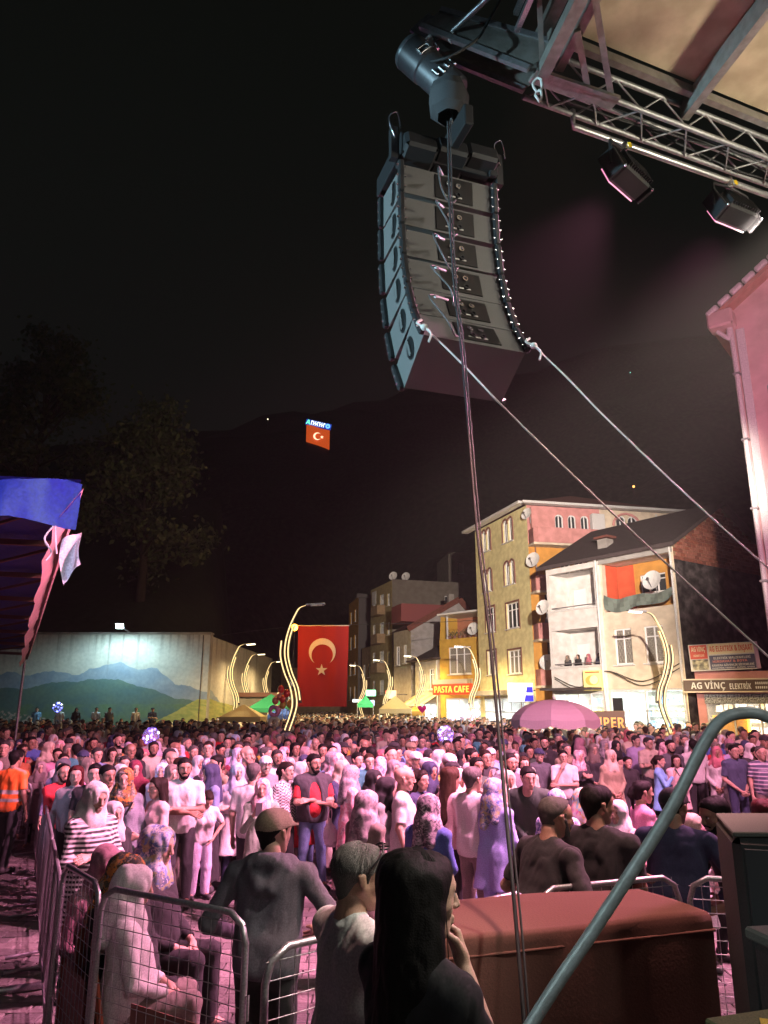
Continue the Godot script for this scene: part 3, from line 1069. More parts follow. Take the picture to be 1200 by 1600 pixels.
# ---------------------------------------------------------------- the mural wall
func mural_image(w: int, h: int, x0: float, x1: float, top: float, sd: int) -> ImageTexture:
	# a painted landscape: pale concrete above, blue mountains, a dark green ridge, a yellow-green hill with terraces, white houses
	var im := Image.create(w, h, false, Image.FORMAT_RGB8)
	var fn := FastNoiseLite.new()
	fn.seed = sd
	fn.frequency = 0.35
	fn.fractal_octaves = 4
	var drip := FastNoiseLite.new()
	drip.seed = sd + 1
	drip.frequency = 2.2
	for i in w:
		var x := lerpf(x0, x1, i / float(w))
		var n1 := fn.get_noise_1d(x * 1.0)
		var ridge_blue := 4.25 + 0.9 * exp(-pow((x + 17.5) / 3.2, 2)) + 0.35 * exp(-pow((x + 24.0) / 2.0, 2)) + n1 * 0.5 - maxf(0, x + 15.0) * 0.32
		var ridge_green := 3.55 + 0.65 * exp(-pow((x + 19.0) / 3.5, 2)) + n1 * 0.25 - maxf(0, x + 16.5) * 0.2
		var hill := 2.9 - absf(x + 12.2) * (0.52 if x < -12.2 else 0.1) + n1 * 0.12
		var dr := maxf(0.0, drip.get_noise_1d(x))
		var dlen := 1.4 + 3.0 * absf(drip.get_noise_1d(x * 0.4 + 50.0))
		for j in h:
			var y := top * (1.0 - j / float(h))
			var n := fn.get_noise_2d(x * 1.4, y * 2.2)
			var nf := fn.get_noise_2d(x * 9.0, y * 9.0)
			var c := Color(0.56, 0.53, 0.48).lerp(Color(0.48, 0.46, 0.43), clampf(0.5 + n, 0, 1))
			if y < ridge_blue + nf * 0.05:
				c = Color(0.2, 0.26, 0.36).lerp(Color(0.3, 0.35, 0.42), clampf(0.5 + n * 0.7, 0, 1))
			if y < ridge_green + nf * 0.05:
				c = Color(0.09, 0.16, 0.17).lerp(Color(0.12, 0.19, 0.16), clampf(0.5 + n, 0, 1))
				if y < 2.6 and x > -24.0:
					c = c.lerp(Color(0.13, 0.22, 0.1), clampf(0.4 + n, 0, 1) * 0.7)
				if y < 2.35 - (x + 26.0) * 0.16 and x < -20.0 and nf > 0.02:
					c = [Color(0.5, 0.47, 0.44), Color(0.36, 0.2, 0.16), Color(0.42, 0.42, 0.44)][int(absf(nf) * 40.0) % 3]
			if y < hill + nf * 0.03:
				c = Color(0.42, 0.4, 0.13).lerp(Color(0.26, 0.31, 0.1), clampf(0.5 + fn.get_noise_2d(x * 3.0 + y * 6.0, y * 9.0) * 1.3, 0, 1))
			# rain streaks running down from the coping
			var s := clampf((y - (top - dlen)) / dlen, 0, 1) * dr * 1.3
			c = c.lerp(Color(0.13, 0.12, 0.11), clampf(s, 0, 0.75))
			c = c * (0.93 + 0.14 * nf)
			im.set_pixel(i, j, c.linear_to_srgb())
	return ImageTexture.create_from_image(im)

func mural_wall() -> void:
	var t := thing("mural_wall", "tall concrete wall painted with mountains and a yellow-green hill", "wall", Vector3(-11.6, 0, -50))
	var st := new_st()
	put_box(st, Transform3D(Basis(), Vector3(-11.4, 3.5, -0.4)), Vector3(22.8, 7.2, 0.7), 0.02)
	commit(st, "wall_body", M.concrete, t)
	st = new_st()
	put_quad(st, Vector3(-22.78, 7.06, -0.04), Vector3(-0.03, 7.06, -0.04), Vector3(-0.03, -0.05, -0.04), Vector3(-22.78, -0.05, -0.04))
	var m1 := mat(Color.WHITE, 0.85, 0)
	m1.albedo_texture = mural_image(900, 300, -34.4, -11.6, 7.1, 2)
	commit(st, "painting", m1, t)
	st = new_st()
	put_box(st, Transform3D(Basis(), Vector3(-11.4, 7.16, -0.36)), Vector3(22.9, 0.1, 0.86), 0.02)
	commit(st, "coping", M.concrete, t)
	for k in 1:
		st = new_st()
		put_box(st, Transform3D(Basis(), Vector3(-0.5, 3.5, -0.03)), Vector3(0.05, 7.05, 0.03))
		commit(st, "expansion_joint", M.roof_dark, t)
	var a := Vector3(-11.6, 0, -50.0)
	var b := Vector3(-11.0, 0, -74.0)
	var dir := (b - a).normalized()
	var r := thing("mural_wall", "streaked wall with pale green paint running back along the street, behind the left lamps", "wall", a)
	st = new_st()
	var len := a.distance_to(b)
	put_box(st, Transform3D(Basis(dir, Vector3.UP, dir.cross(Vector3.UP)), dir * (len * 0.5 + 0.4) + Vector3(-0.4, 3.45, 0)), Vector3(len, 7.1, 0.7), 0.02)
	commit(st, "wall_body", M.concrete, r)
	st = new_st()
	put_quad(st, Vector3(-0.03, 6.95, -0.1), dir * len + Vector3(-0.03, 6.95, 0), dir * len + Vector3(-0.03, 0, 0), Vector3(-0.03, 0, -0.1))
	var m2 := mat(Color.WHITE, 0.85, 0)
	m2.albedo_texture = mural_image(512, 200, -12.2, -2.0, 7.0, 5)
	commit(st, "painting", m2, r)
	# flood light on the coping
	var f := thing("flood_light", "cold white flood light on top of the mural wall", "light", Vector3(-17.1, 7.2, -48.3))
	st = new_st()
	put_box(st, Transform3D(Basis(Vector3.RIGHT, 0.5), Vector3(0, 0.25, 0.1)), Vector3(0.55, 0.4, 0.14), 0.02)
	commit(st, "housing", M.black_metal, f)
	st = new_st()
	put_box(st, Transform3D(Basis(Vector3.RIGHT, 0.5), Vector3(0, 0.22, 0.185)), Vector3(0.48, 0.33, 0.02), 0.005)
	commit(st, "lens", glow(Color(0.75, 1.0, 0.95), 14.0), f)
	st = new_st()
	put_bar(st, Vector3(0, 0.03, -1.8), Vector3(0, 0.2, 0.02), 0.06, 0.06)
	commit(st, "bracket", M.steel_dull, f)
	var l := SpotLight3D.new()
	l.name = "flood_beam"
	f.add_child(l)
	l.position = Vector3(0, 0.2, 0.3)
	l.rotation_degrees = Vector3(-78, 0, 0)
	l.light_color = Color(0.8, 0.98, 1.0)
	l.light_energy = 42.0
	l.light_size = 0.25
	l.spot_angle = 86.0
	l.spot_angle_attenuation = 0.6
	l.spot_range = 90.0
	l.shadow_enabled = true

# ---------------------------------------------------------------- trees on the slope
func hillside_trees() -> void:
	var bark := mat(Color(0.06, 0.045, 0.035), 0.95, 0, M.stain, 1.0)
	var leaf := mat(Color(0.075, 0.09, 0.04), 0.7)
	leaf.backlight_enabled = true
	leaf.backlight = Color(0.05, 0.06, 0.02)
	leaf.cull_mode = BaseMaterial3D.CULL_DISABLED
	var spots := [[Vector3(-29.5, 9.0, -60), 26.0, 6.2, "tall dark tree with a pointed crown behind the mural wall"], [Vector3(-21.0, 10.0, -63), 19.0, 5.8, "rounded dark tree behind the flood light, right of the tall one"], [Vector3(-37.5, 9.0, -61), 20.0, 6.5, "dark tree partly behind the blue tarp roof"]]
	var k := 0
	for s in spots:
		var t := thing("broadleaf_tree", s[3], "tree", s[0], k * 1.3, "trees on the slope")
		var h: float = s[1]
		var w: float = s[2]
		var r2 := RandomNumberGenerator.new()
		r2.seed = 50 + k
		var st := new_st()
		put_tube(st, bend([Vector3(0, -2.5, 0), Vector3(0.2, h * 0.2, 0.1), Vector3(-0.2, h * 0.5, 0), Vector3(0, h * 0.85, 0.1)], 4), 0.5, 8, 0.08)
		commit(st, "trunk", bark, t)
		st = new_st()
		var lst := new_st()
		for c in 46:
			var f := r2.randf()
			var yy := h * (0.22 + 0.75 * f)
			var rad := w * sqrt(maxf(0.02, 1.0 - pow((f - 0.35) / 0.68, 2))) * sqrt(r2.randf()) * (1.1 - 0.35 * f)
			var a := r2.randf() * TAU
			var c0 := Vector3(cos(a) * rad, yy, sin(a) * rad)
			put_tube(st, [Vector3(0, yy * 0.82, 0), c0 * Vector3(0.6, 0, 0.6) + Vector3(0, yy * 0.96, 0), c0], 0.11, 5, 0.02, false)
			var cr := r2.randf_range(1.0, 2.0)
			for q in 230:
				var d := Vector3(r2.randfn(), r2.randfn() * 0.7, r2.randfn()) * cr * 0.55
				var p := c0 + d
				var ax := Vector3(r2.randfn(), r2.randfn(), r2.randfn()).normalized()
				var bx := ax.cross(Vector3(r2.randfn(), r2.randfn(), r2.randfn())).normalized()
				var sz := r2.randf_range(0.16, 0.34)
				put_tri(lst, p - ax * sz, p + bx * sz * 0.55, p + ax * sz)
				put_tri(lst, p - ax * sz, p + ax * sz, p - bx * sz * 0.55)
		commit(st, "limbs", bark, t)
		commit(lst, "crown", leaf, t)
		k += 1

# ---------------------------------------------------------------- houses
func face_frame(l: Vector3, r: Vector3) -> Transform3D:
	# x runs along the face from l to r (seen from outside), y up, z outwards
	var x := (r - l).normalized()
	return Transform3D(Basis(x, Vector3.UP, x.cross(Vector3.UP)), l)

func put_face(st: SurfaceTool, f: Transform3D, w: float, y0: float, y1: float, holes: Array, depth := 0.22) -> void:
	# a wall face with real openings; a hole is Rect2(x, y, w, h), or [Rect2, true] for one with an arched head
	var xs := [0.0, w]
	var ys := [y0, y1]
	var rects := []
	for h in holes:
		var r: Rect2 = h[0] if h is Array else h
		rects.append(r)
		xs.append_array([r.position.x, r.end.x])
		ys.append_array([r.position.y, r.end.y])
	xs.sort()
	ys.sort()
	for i in xs.size() - 1:
		if xs[i + 1] - xs[i] < 0.001:
			continue
		for j in ys.size() - 1:
			if ys[j + 1] - ys[j] < 0.001:
				continue
			var c := Vector2((xs[i] + xs[i + 1]) * 0.5, (ys[j] + ys[j + 1]) * 0.5)
			var solid := true
			for r in rects:
				if (r as Rect2).has_point(c):
					solid = false
			if solid:
				put_quad(st, f * Vector3(xs[i], ys[j + 1], 0), f * Vector3(xs[i + 1], ys[j + 1], 0), f * Vector3(xs[i + 1], ys[j], 0), f * Vector3(xs[i], ys[j], 0))
	for h in holes:
		var r: Rect2 = h[0] if h is Array else h
		var a := r.position
		var b := r.end
		put_quad(st, f * Vector3(a.x, b.y, 0), f * Vector3(a.x, b.y, -depth), f * Vector3(a.x, a.y, -depth), f * Vector3(a.x, a.y, 0))
		put_quad(st, f * Vector3(b.x, b.y, -depth), f * Vector3(b.x, b.y, 0), f * Vector3(b.x, a.y, 0), f * Vector3(b.x, a.y, -depth))
		put_quad(st, f * Vector3(a.x, b.y, -depth), f * Vector3(a.x, b.y, 0), f * Vector3(b.x, b.y, 0), f * Vector3(b.x, b.y, -depth))
		put_quad(st, f * Vector3(a.x, a.y, 0), f * Vector3(b.x, a.y, 0), f * Vector3(b.x, a.y, -depth), f * Vector3(a.x, a.y, -depth))
		if h is Array:
			var m := (a.x + b.x) * 0.5
			var rad := (b.x - a.x) * 0.5
			for s in [-1.0, 1.0]:
				for k in 6:
					var a0 := PI / 2 * k / 6.0
					var a1 := PI / 2 * (k + 1) / 6.0
					var p0 := Vector3(m + s * cos(a0) * rad, b.y - rad + sin(a0) * rad, -0.01)
					var p1 := Vector3(m + s * cos(a1) * rad, b.y - rad + sin(a1) * rad, -0.01)
					var cn := Vector3(m + s * rad, b.y, -0.01)
					if s > 0:
						put_tri(st, f * p0, f * p1, f * cn)
					else:
						put_tri(st, f * p0, f * cn, f * p1)

func add_window(parent: Node, f: Transform3D, r: Rect2, style := "", pane: Material = null, frame: Material = null, trim: Material = null) -> void:
	# window > frame bars, pane, sill
	if pane == null:
		pane = M.pane_dark
	if frame == null:
		frame = M.frame_white
	var key := "%.2f %.2f %s" % [r.size.x, r.size.y, style]
	if not win_cache.has(key):
		var w := r.size.x
		var h := r.size.y
		var st := new_st()
		var b := 0.07
		put_box(st, Transform3D(Basis(), Vector3(b / 2, h / 2, 0)), Vector3(b, h, 0.07), 0.01)
		put_box(st, Transform3D(Basis(), Vector3(w - b / 2, h / 2, 0)), Vector3(b, h, 0.07), 0.01)
		put_box(st, Transform3D(Basis(), Vector3(w / 2, b / 2, 0)), Vector3(w - 2 * b, b, 0.066), 0.01)
		put_box(st, Transform3D(Basis(), Vector3(w / 2, h - b / 2, 0)), Vector3(w - 2 * b, b, 0.066), 0.01)
		var bars := 1 if w < 1.3 else 2
		if style == "plain":
			bars = 0
		for k in bars:
			put_box(st, Transform3D(Basis(), Vector3(w * (k + 1) / (bars + 1.0), h / 2, 0)), Vector3(0.07, h - 2 * b, 0.062), 0.01)
		if style != "plain" and style != "arch":
			put_box(st, Transform3D(Basis(), Vector3(w / 2, h * 0.72, 0)), Vector3(w - 2 * b, 0.055, 0.058), 0.01)
		if style == "arch":
			var ring := []
			for k in 9:
				var a := PI * k / 8.0
				ring.append(Vector3(w / 2 + cos(a) * (w / 2 - 0.02), h - w / 2 + sin(a) * (w / 2 - 0.02), 0.02))
			put_tube(st, ring, 0.05, 5)
		var s2 := new_st()
		put_quad(s2, Vector3(0.03, h - 0.03, -0.02), Vector3(w - 0.03, h - 0.03, -0.02), Vector3(w - 0.03, 0.03, -0.02), Vector3(0.03, 0.03, -0.02))
		var s3 := new_st()
		put_box(s3, Transform3D(Basis(), Vector3(w / 2, -0.045, 0.14)), Vector3(w + 0.16, 0.07, 0.26), 0.01)
		win_cache[key] = [st.commit(), s2.commit(), s3.commit()]
	var c: Array = win_cache[key]
	var t := f * Transform3D(Basis(), Vector3(r.position.x, r.position.y, -0.12))
	var n := share(c[0], "window", frame, parent, t)
	share(c[1], "pane", pane, n)
	share(c[2], "sill", trim if trim else M.trim, n)

func add_box(parent: Node, called: String, m: Material, t: Transform3D, size: Vector3, bev := 0.01) -> MeshInstance3D:
	var st := new_st()
	put_box(st, t, size, bev)
	return commit(st, called, m, parent)

func add_dish(parent: Node, at: Vector3, r: float, face: Vector3) -> void:
	r *= 0.78
	var z := face.normalized()
	var x := Vector3.UP.cross(z).normalized()
	var b := Basis(x, z, x.cross(z))
	var st := new_st()
	put_lathe(st, Transform3D(b, at), [Vector2(0.01, 0), Vector2(r * 0.5, r * 0.07), Vector2(r * 0.85, r * 0.2), Vector2(r, r * 0.28), Vector2(r * 1.02, r * 0.27), Vector2(r * 0.85, r * 0.17), Vector2(0.02, -0.03)], 18)
	var d := commit(st, "satellite_dish", M.white_paint, parent)
	st = new_st()
	put_tube(st, [at + b * Vector3(0, 0, r * 0.9), at + b * Vector3(0, r * 0.9, r * 0.1)], 0.02, 5)
	put_box(st, Transform3D(b, at + b * Vector3(0, r * 0.9, r * 0.08)), Vector3(0.09, 0.14, 0.09), 0.01)
	put_tube(st, [at - z * 0.03, at - z * 0.25 - Vector3(0, 0.05, 0), at - z * 0.3 - Vector3(0, 0.5, 0)], 0.025, 5)
	commit(st, "feed_arm", M.steel_dull, d)

func add_shop(parent: Node, f: Transform3D, r: Rect2, deep: float, lit: Color, power: float, goods: Array, bars := 2) -> void:
	# a lit shop behind glass: room, ceiling lamp, shelves with goods, framed panes
	var w := r.size.x
	var h := r.size.y
	var g := f * Transform3D(Basis(), Vector3(r.position.x, r.position.y, 0))
	var st := new_st()
	put_quad(st, g * Vector3(0, h, -deep), g * Vector3(w, h, -deep), g * Vector3(w, 0, -deep), g * Vector3(0, 0, -deep))
	put_quad(st, g * Vector3(0, h, -0.22), g * Vector3(0, h, -deep), g * Vector3(0, 0, -deep), g * Vector3(0, 0, -0.22))
	put_quad(st, g * Vector3(w, h, -deep), g * Vector3(w, h, -0.22), g * Vector3(w, 0, -0.22), g * Vector3(w, 0, -deep))
	put_quad(st, g * Vector3(0, h, -0.22), g * Vector3(w, h, -0.22), g * Vector3(w, h, -deep), g * Vector3(0, h, -deep))
	put_quad(st, g * Vector3(0, 0.01, -deep), g * Vector3(w, 0.01, -deep), g * Vector3(w, 0.01, -0.22), g * Vector3(0, 0.01, -0.22))
	var room := commit(st, "shop_room", mat(Color(0.6, 0.6, 0.58), 0.8), parent)
	for k in 2:
		st = new_st()
		var c := g * Vector3(w * (0.3 + 0.4 * k), h - 0.05, -deep * 0.45)
		put_box(st, Transform3D(g.basis, c), Vector3(w * 0.22, 0.05, 0.3), 0.01)
		commit(st, "ceiling_lamp", glow(lit, 5.0), room)
		var l := AreaLight3D.new()
		l.name = "ceiling_lamp_light"
		room.add_child(l)
		l.area_size = Vector2(w * 0.2, 0.28)
		l.transform = Transform3D(g.basis * Basis(Vector3.RIGHT, -PI / 2), c - Vector3(0, 0.06, 0))
		l.light_color = lit.linear_to_srgb()
		l.light_energy = power * 1.5
		l.area_range = 12.0
		l.shadow_enabled = true
	# shelves
	var rr := RandomNumberGenerator.new()
	rr.seed = int(r.position.x * 100.0) + int(w * 77)
	for row in 4:
		var y := 0.7 + row * (h - 0.8) / 4.0
		add_box(room, "shelf", M.trim, g * Transform3D(Basis(), Vector3(w / 2, y, -deep + 0.2)), Vector3(w - 0.1, 0.04, 0.36))
		var x := 0.1
		while x < w - 0.3:
			var bw := rr.randf_range(0.14, 0.34)
			var bh := rr.randf_range(0.2, 0.42)
			add_box(room, "goods", goods[rr.randi() % goods.size()], g * Transform3D(Basis(), Vector3(x + bw / 2, y + 0.02 + bh / 2, -deep + 0.24)), Vector3(bw, bh, 0.22), 0.015)
			x += bw + rr.randf_range(0.02, 0.08)
	# glazing
	st = new_st()
	for k in bars + 2:
		put_box(st, g * Transform3D(Basis(), Vector3(0.04 + (w - 0.08) * k / (bars + 1.0), h / 2, -0.1)), Vector3(0.08, h, 0.1), 0.01)
	put_box(st, g * Transform3D(Basis(), Vector3(w / 2, h - 0.05, -0.1)), Vector3(w, 0.1, 0.094), 0.01)
	put_box(st, g * Transform3D(Basis(), Vector3(w / 2, h * 0.68, -0.1)), Vector3(w, 0.06, 0.09), 0.01)
	put_box(st, g * Transform3D(Basis(), Vector3(w / 2, 0.2, -0.1)), Vector3(w, 0.4, 0.088), 0.01)
	var fr := commit(st, "shop_window", M.trim, parent)
	st = new_st()
	put_box(st, g * Transform3D(Basis(), Vector3(w / 2, h / 2, -0.1)), Vector3(w - 0.1, h - 0.1, 0.012))
	var gm := mat(Color(0.9, 0.95, 0.95), 0.05)
	gm.transparency = BaseMaterial3D.TRANSPARENCY_ALPHA
	gm.albedo_color.a = 0.12
	commit(st, "pane", gm, fr)

func street_houses() -> void:
	house_beside_stage()
	house_with_balconies()
	yellow_house()
	small_shop()
	far_houses()

func house_beside_stage() -> void:
	# the tall pink building at the edge of the picture
	var t := thing("pink_building", "tall pink building lit by the stage, with white corner pipe and gabled eave", "building", Vector3.ZERO)
	var pale_pink := mat(Color(0.68, 0.46, 0.45), 0.9, 0, M.stain, 0.3)
	var l := Vector3(10.2, 0, -19.6)
	var r := Vector3(18.3, 0, -13.2)
	var f := face_frame(l, r)
	var w := l.distance_to(r)
	var holes := []
	for y in [10.6, 7.4, 4.2]:
		holes.append(Rect2(1.55, y, 1.5, 1.8))
		holes.append(Rect2(4.6, y, 1.5, 1.8))
	var st := new_st()
	put_face(st, f, w, 0, 13.6, holes)
	var top := f * Vector3(w * 0.5, 17.0, 0)
	put_tri(st, f * Vector3(0, 13.6, 0), top, f * Vector3(w, 13.6, 0))
	var back := -f.basis.z * 11.0
	put_quad(st, l + back + Vector3(0, 13.6, 0), l + Vector3(0, 13.6, 0), l, l + back)
	put_quad(st, r + Vector3(0, 13.6, 0), r + back + Vector3(0, 13.6, 0), r + back, r)
	put_quad(st, r + back + Vector3(0, 13.6, 0), l + back + Vector3(0, 13.6, 0), l + back, r + back)
	commit(st, "wall", pale_pink, t)
	for h in holes:
		add_window(t, f, h, "", M.pane_curtain)
		# white surround
		var rc: Rect2 = h
		st = new_st()
		for s in [0.0, 1.0]:
			put_box(st, f * Transform3D(Basis(), Vector3(rc.position.x - 0.09 + s * (rc.size.x + 0.18), rc.get_center().y, 0.03)), Vector3(0.18, rc.size.y + 0.2, 0.06), 0.01)
		commit(st, "window_surround", M.white_paint, t)
	# gable roof, tile by tile along the verge
	var ridge_b := top + back
	st = new_st()
	for s in [0, 1]:
		var e := f * Vector3(-0.55 if s == 0 else w + 0.55, 13.35, 0.45)
		var tp := top + f.basis.z * 0.45 + Vector3(0, 0.12, 0)
		var eb := e + back - f.basis.z * 0.45
		var tb := tp + back - f.basis.z * 0.45
		if s == 0:
			put_quad(st, eb, tb, tp, e)
			put_quad(st, e - Vector3(0, 0.14, 0), tp - Vector3(0, 0.14, 0), tb - Vector3(0, 0.14, 0), eb - Vector3(0, 0.14, 0))
			put_quad(st, e, tp, tp - Vector3(0, 0.14, 0), e - Vector3(0, 0.14, 0))
		else:
			put_quad(st, tb, eb, e, tp)
			put_quad(st, tp, e, e - Vector3(0, 0.14, 0), tp - Vector3(0, 0.14, 0))
	var roof := commit(st, "roof", mat(Color(0.5, 0.22, 0.18), 0.85, 0, M.stain, 0.6), t)
	for k in 16:
		var a := f * Vector3(-0.55, 13.47, 0.45)
		var b := top + f.basis.z * 0.45 + Vector3(0, 0.24, 0)
		st = new_st()
		put_bar(st, a.lerp(b, (k + 0.06) / 16.0), a.lerp(b, (k + 0.94) / 16.0), 0.16, 0.16, Vector3.UP, 0.04)
		commit(st, "verge_tile", M.white_paint, roof)
	st = new_st()
	put_box(st, f * Transform3D(Basis(), Vector3(-0.2, 13.3, 0.2)), Vector3(0.7, 0.5, 0.6), 0.05)
	commit(st, "eave_box", pale_pink, t)
	# corner pipe and pilaster
	st = new_st()
	put_tube(st, bend([f * Vector3(-0.35, 13.0, 0.25), f * Vector3(-0.1, 12.7, 0.16), f * Vector3(0.0, 12.2, 0.12), f * Vector3(0.0, 0.0, 0.12)], 4), 0.07, 8)
	commit(st, "drain_pipe", M.white_paint, t)
	add_box(t, "corner_pilaster", M.white_paint, f * Transform3D(Basis(), Vector3(0.22, 6.5, 0.03)), Vector3(0.22, 13.0, 0.06))
	for k in 6:
		add_box(t, "pipe_clip", M.steel_dull, f * Transform3D(Basis(), Vector3(0.0, 1.6 + 2.0 * k, 0.1)), Vector3(0.2, 0.06, 0.2))
	add_box(t, "meter_box", M.steel_dull, f * Transform3D(Basis(), Vector3(0.42, 5.0, 0.18)), Vector3(0.4, 0.55, 0.3), 0.03)

func house_with_balconies() -> void:
	var t := thing("balcony_house", "low cream and white house with two loggias, dishes and lit shops below", "building", Vector3.ZERO)
	var l := Vector3(9.25, 0, -41.0)
	var r := Vector3(13.84, 0, -34.7)
	var f := face_frame(l, r)
	var w := l.distance_to(r)
	# right part: cream wall
	var cream := new_st()
	var wins := [Rect2(4.03, 4.4, 1.03, 1.75), Rect2(5.78, 4.4, 1.06, 1.75)]
	var holes := wins.duplicate()
	holes.append(Rect2(3.6, 7.05, 4.0, 2.5))
	holes.append(Rect2(3.5, 0.0, 4.1, 3.2))
	var g := f * Transform3D(Basis(), Vector3(0, 0, 0))
	put_face(cream, g, w, 0, 9.95, holes + [Rect2(0, 0, 3.4, 9.95)], 0.3)
	commit(cream, "wall", M.plaster_cream, t)
	for h in wins:
		add_window(t, f, h, "", M.pane_curtain)
	# upper loggia with red and orange back wall
	var rec := f * Transform3D(Basis(), Vector3(3.6, 7.05, -1.25))
	var st := new_st()
	put_face(st, rec, 4.0, 0, 2.5, [Rect2(1.35, 0.9, 1.5, 0.95), Rect2(3.2, 0.75, 0.75, 1.2)])
	commit(st, "loggia_wall", M.plaster_orange, t)
	st = new_st()
	put_quad(st, f * Vector3(3.6, 9.55, -0.28), f * Vector3(3.6, 9.55, -1.25), f * Vector3(3.6, 7.05, -1.25), f * Vector3(3.6, 7.05, -0.28))
	put_box(st, f * Transform3D(Basis(), Vector3(4.15, 8.3, -1.22)), Vector3(1.0, 2.45, 0.05))
	commit(st, "red_panel", M.plaster_red, t)
	add_box(t, "loggia_slab", M.concrete, f * Transform3D(Basis(), Vector3(5.6, 7.0, -0.62)), Vector3(4.0, 0.12, 1.2))
	add_box(t, "loggia_ceiling", M.plaster_white, f * Transform3D(Basis(), Vector3(5.6, 9.62, -0.7)), Vector3(4.0, 0.1, 1.3))
	add_window(t, rec, Rect2(1.35, 0.9, 1.5, 0.95))
	add_window(t, rec, Rect2(3.2, 0.75, 0.75, 1.2))
	# net hung on the railing
	st = new_st()
	for i in 16:
		for j in 3:
			var q := func(u: float, v: float) -> Vector3: return f * Vector3(3.65 + 3.9 * u, 7.95 - 0.12 * sin(u * 9.0) - 0.3 * sin(u * PI) - v * (0.75 - 0.3 * u) , 0.06 + 0.07 * sin(u * 23.0 + v * 3.0))
			put_quad(st, q.call(i / 16.0, j / 3.0), q.call((i + 1) / 16.0, j / 3.0), q.call((i + 1) / 16.0, (j + 1) / 3.0), q.call(i / 16.0, (j + 1) / 3.0))
	commit(st, "shade_net", mat(Color(0.16, 0.2, 0.17), 0.9, 0, M.fine, 6.0), t)
	add_dish(t, f * Vector3(6.75, 8.25, 0.3), 0.62, f.basis.z + Vector3(0.1, 0.25, 0))
	# left part: white loggias
	var gl := f * Transform3D(Basis(), Vector3(0, 0, 0.25))
	st = new_st()
	put_face(st, gl, 3.45, 0, 9.75, [Rect2(0.2, 4.45, 3.05, 1.9), Rect2(0.2, 7.45, 3.05, 2.0), Rect2(0.1, 0.0, 3.2, 3.1)], 0.25)
	put_quad(st, gl * Vector3(0, 9.75, -7), gl * Vector3(0, 9.75, 0), gl * Vector3(0, 0, 0), gl * Vector3(0, 0, -7))
	put_quad(st, gl * Vector3(3.45, 9.75, 0), gl * Vector3(3.45, 9.75, -0.25), gl * Vector3(3.45, 0, -0.25), gl * Vector3(3.45, 0, 0))
	commit(st, "white_wall", M.plaster_white, t)
	for y in [4.45, 7.45]:
		st = new_st()
		var rb := f * Transform3D(Basis(), Vector3(0.2, y - 0.9, -1.3))
		put_face(st, rb, 3.05, 0, 2.9, [Rect2(0.35, 0.05, 0.9, 2.1), Rect2(2.1, 0.8, 0.8, 1.3)])
		put_quad(st, f * Vector3(0.2, y + 2.0, 0), f * Vector3(0.2, y + 2.0, -1.3), f * Vector3(0.2, y - 0.9, -1.3), f * Vector3(0.2, y - 0.9, 0))
		put_quad(st, f * Vector3(3.25, y + 2.0, -1.3), f * Vector3(3.25, y + 2.0, 0), f * Vector3(3.25, y - 0.9, 0), f * Vector3(3.25, y - 0.9, -1.3))
		put_quad(st, f * Vector3(0.2, y + 1.98, 0), f * Vector3(3.25, y + 1.98, 0), f * Vector3(3.25, y + 1.98, -1.3), f * Vector3(0.2, y + 1.98, -1.3))
		put_quad(st, f * Vector3(0.2, y - 0.85, -1.3), f * Vector3(3.25, y - 0.85, -1.3), f * Vector3(3.25, y - 0.85, 0), f * Vector3(0.2, y - 0.85, 0))
		commit(st, "loggia_wall", M.plaster_white, t)
		add_box(t, "balcony_door", M.frame_white, rb * Transform3D(Basis(), Vector3(0.8, 1.1, -0.08)), Vector3(0.9, 2.1, 0.06))
		add_window(t, rb, Rect2(2.1, 0.8, 0.8, 1.3), "plain")
		st = new_st()
		put_tube(st, [gl * Vector3(0.2, y + 0.12, -0.1), gl * Vector3(3.25, y + 0.12, -0.1)], 0.03, 6)
		commit(st, "railing", M.steel_dull, t)
		add_box(t, "parapet_band", M.trim, gl * Transform3D(Basis(), Vector3(1.72, y - 0.06, 0.03)), Vector3(3.5, 0.1, 0.1))
	add_dish(t, f * Vector3(0.15, 7.6, 0.75), 0.55, f.basis.z + Vector3(0.0, 0.3, 0.1))
	# side wall: stained plaster, brick gable, sheet roof
	var r2 := r - f.basis.z * 10.0
	var s := face_frame(r, r2)
	st = new_st()
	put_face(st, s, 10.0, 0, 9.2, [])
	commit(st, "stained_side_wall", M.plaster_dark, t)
	st = new_st()
	put_tri(st, s * Vector3(0, 9.98, -0.05), s * Vector3(4.6, 12.6, -0.05), s * Vector3(10, 9.98, -0.05))
	put_quad(st, s * Vector3(0.0, 9.98, -0.05), s * Vector3(10, 9.98, -0.05), s * Vector3(10, 9.19, -0.05), s * Vector3(0.0, 9.19, -0.05))
	commit(st, "gable_wall", M.plaster_brown, t)
	# the bricks of the gable, course by course
	var brick := [mat(Color(0.3, 0.09, 0.055), 0.9, 0, M.stain, 1.0), mat(Color(0.24, 0.075, 0.05), 0.9, 0, M.stain, 1.0), mat(Color(0.36, 0.13, 0.09), 0.9, 0, M.stain, 1.0)]
	var bst := new_st()
	put_box(bst, Transform3D(), Vector3(0.37, 0.17, 0.05), 0.008)
	var bm := bst.commit()
	var cnt := 0
	for row in 18:
		var y := 9.3 + row * 0.19
		var x := 0.25 + (0.2 if row % 2 else 0.0)
		while x < 9.8:
			var roofy: float = 9.98 + x / 4.6 * 2.62 if x < 4.6 else 12.6 - (x - 4.6) / 5.4 * 2.62
			if y < roofy - 0.2 and cnt < 298:
				share(bm, "brick", brick[rng.randi() % 3], t, s * Transform3D(Basis(), Vector3(x, y, -0.03 + rng.randf_range(-0.008, 0.008))))
				cnt += 1
			x += 0.4
	st = new_st()
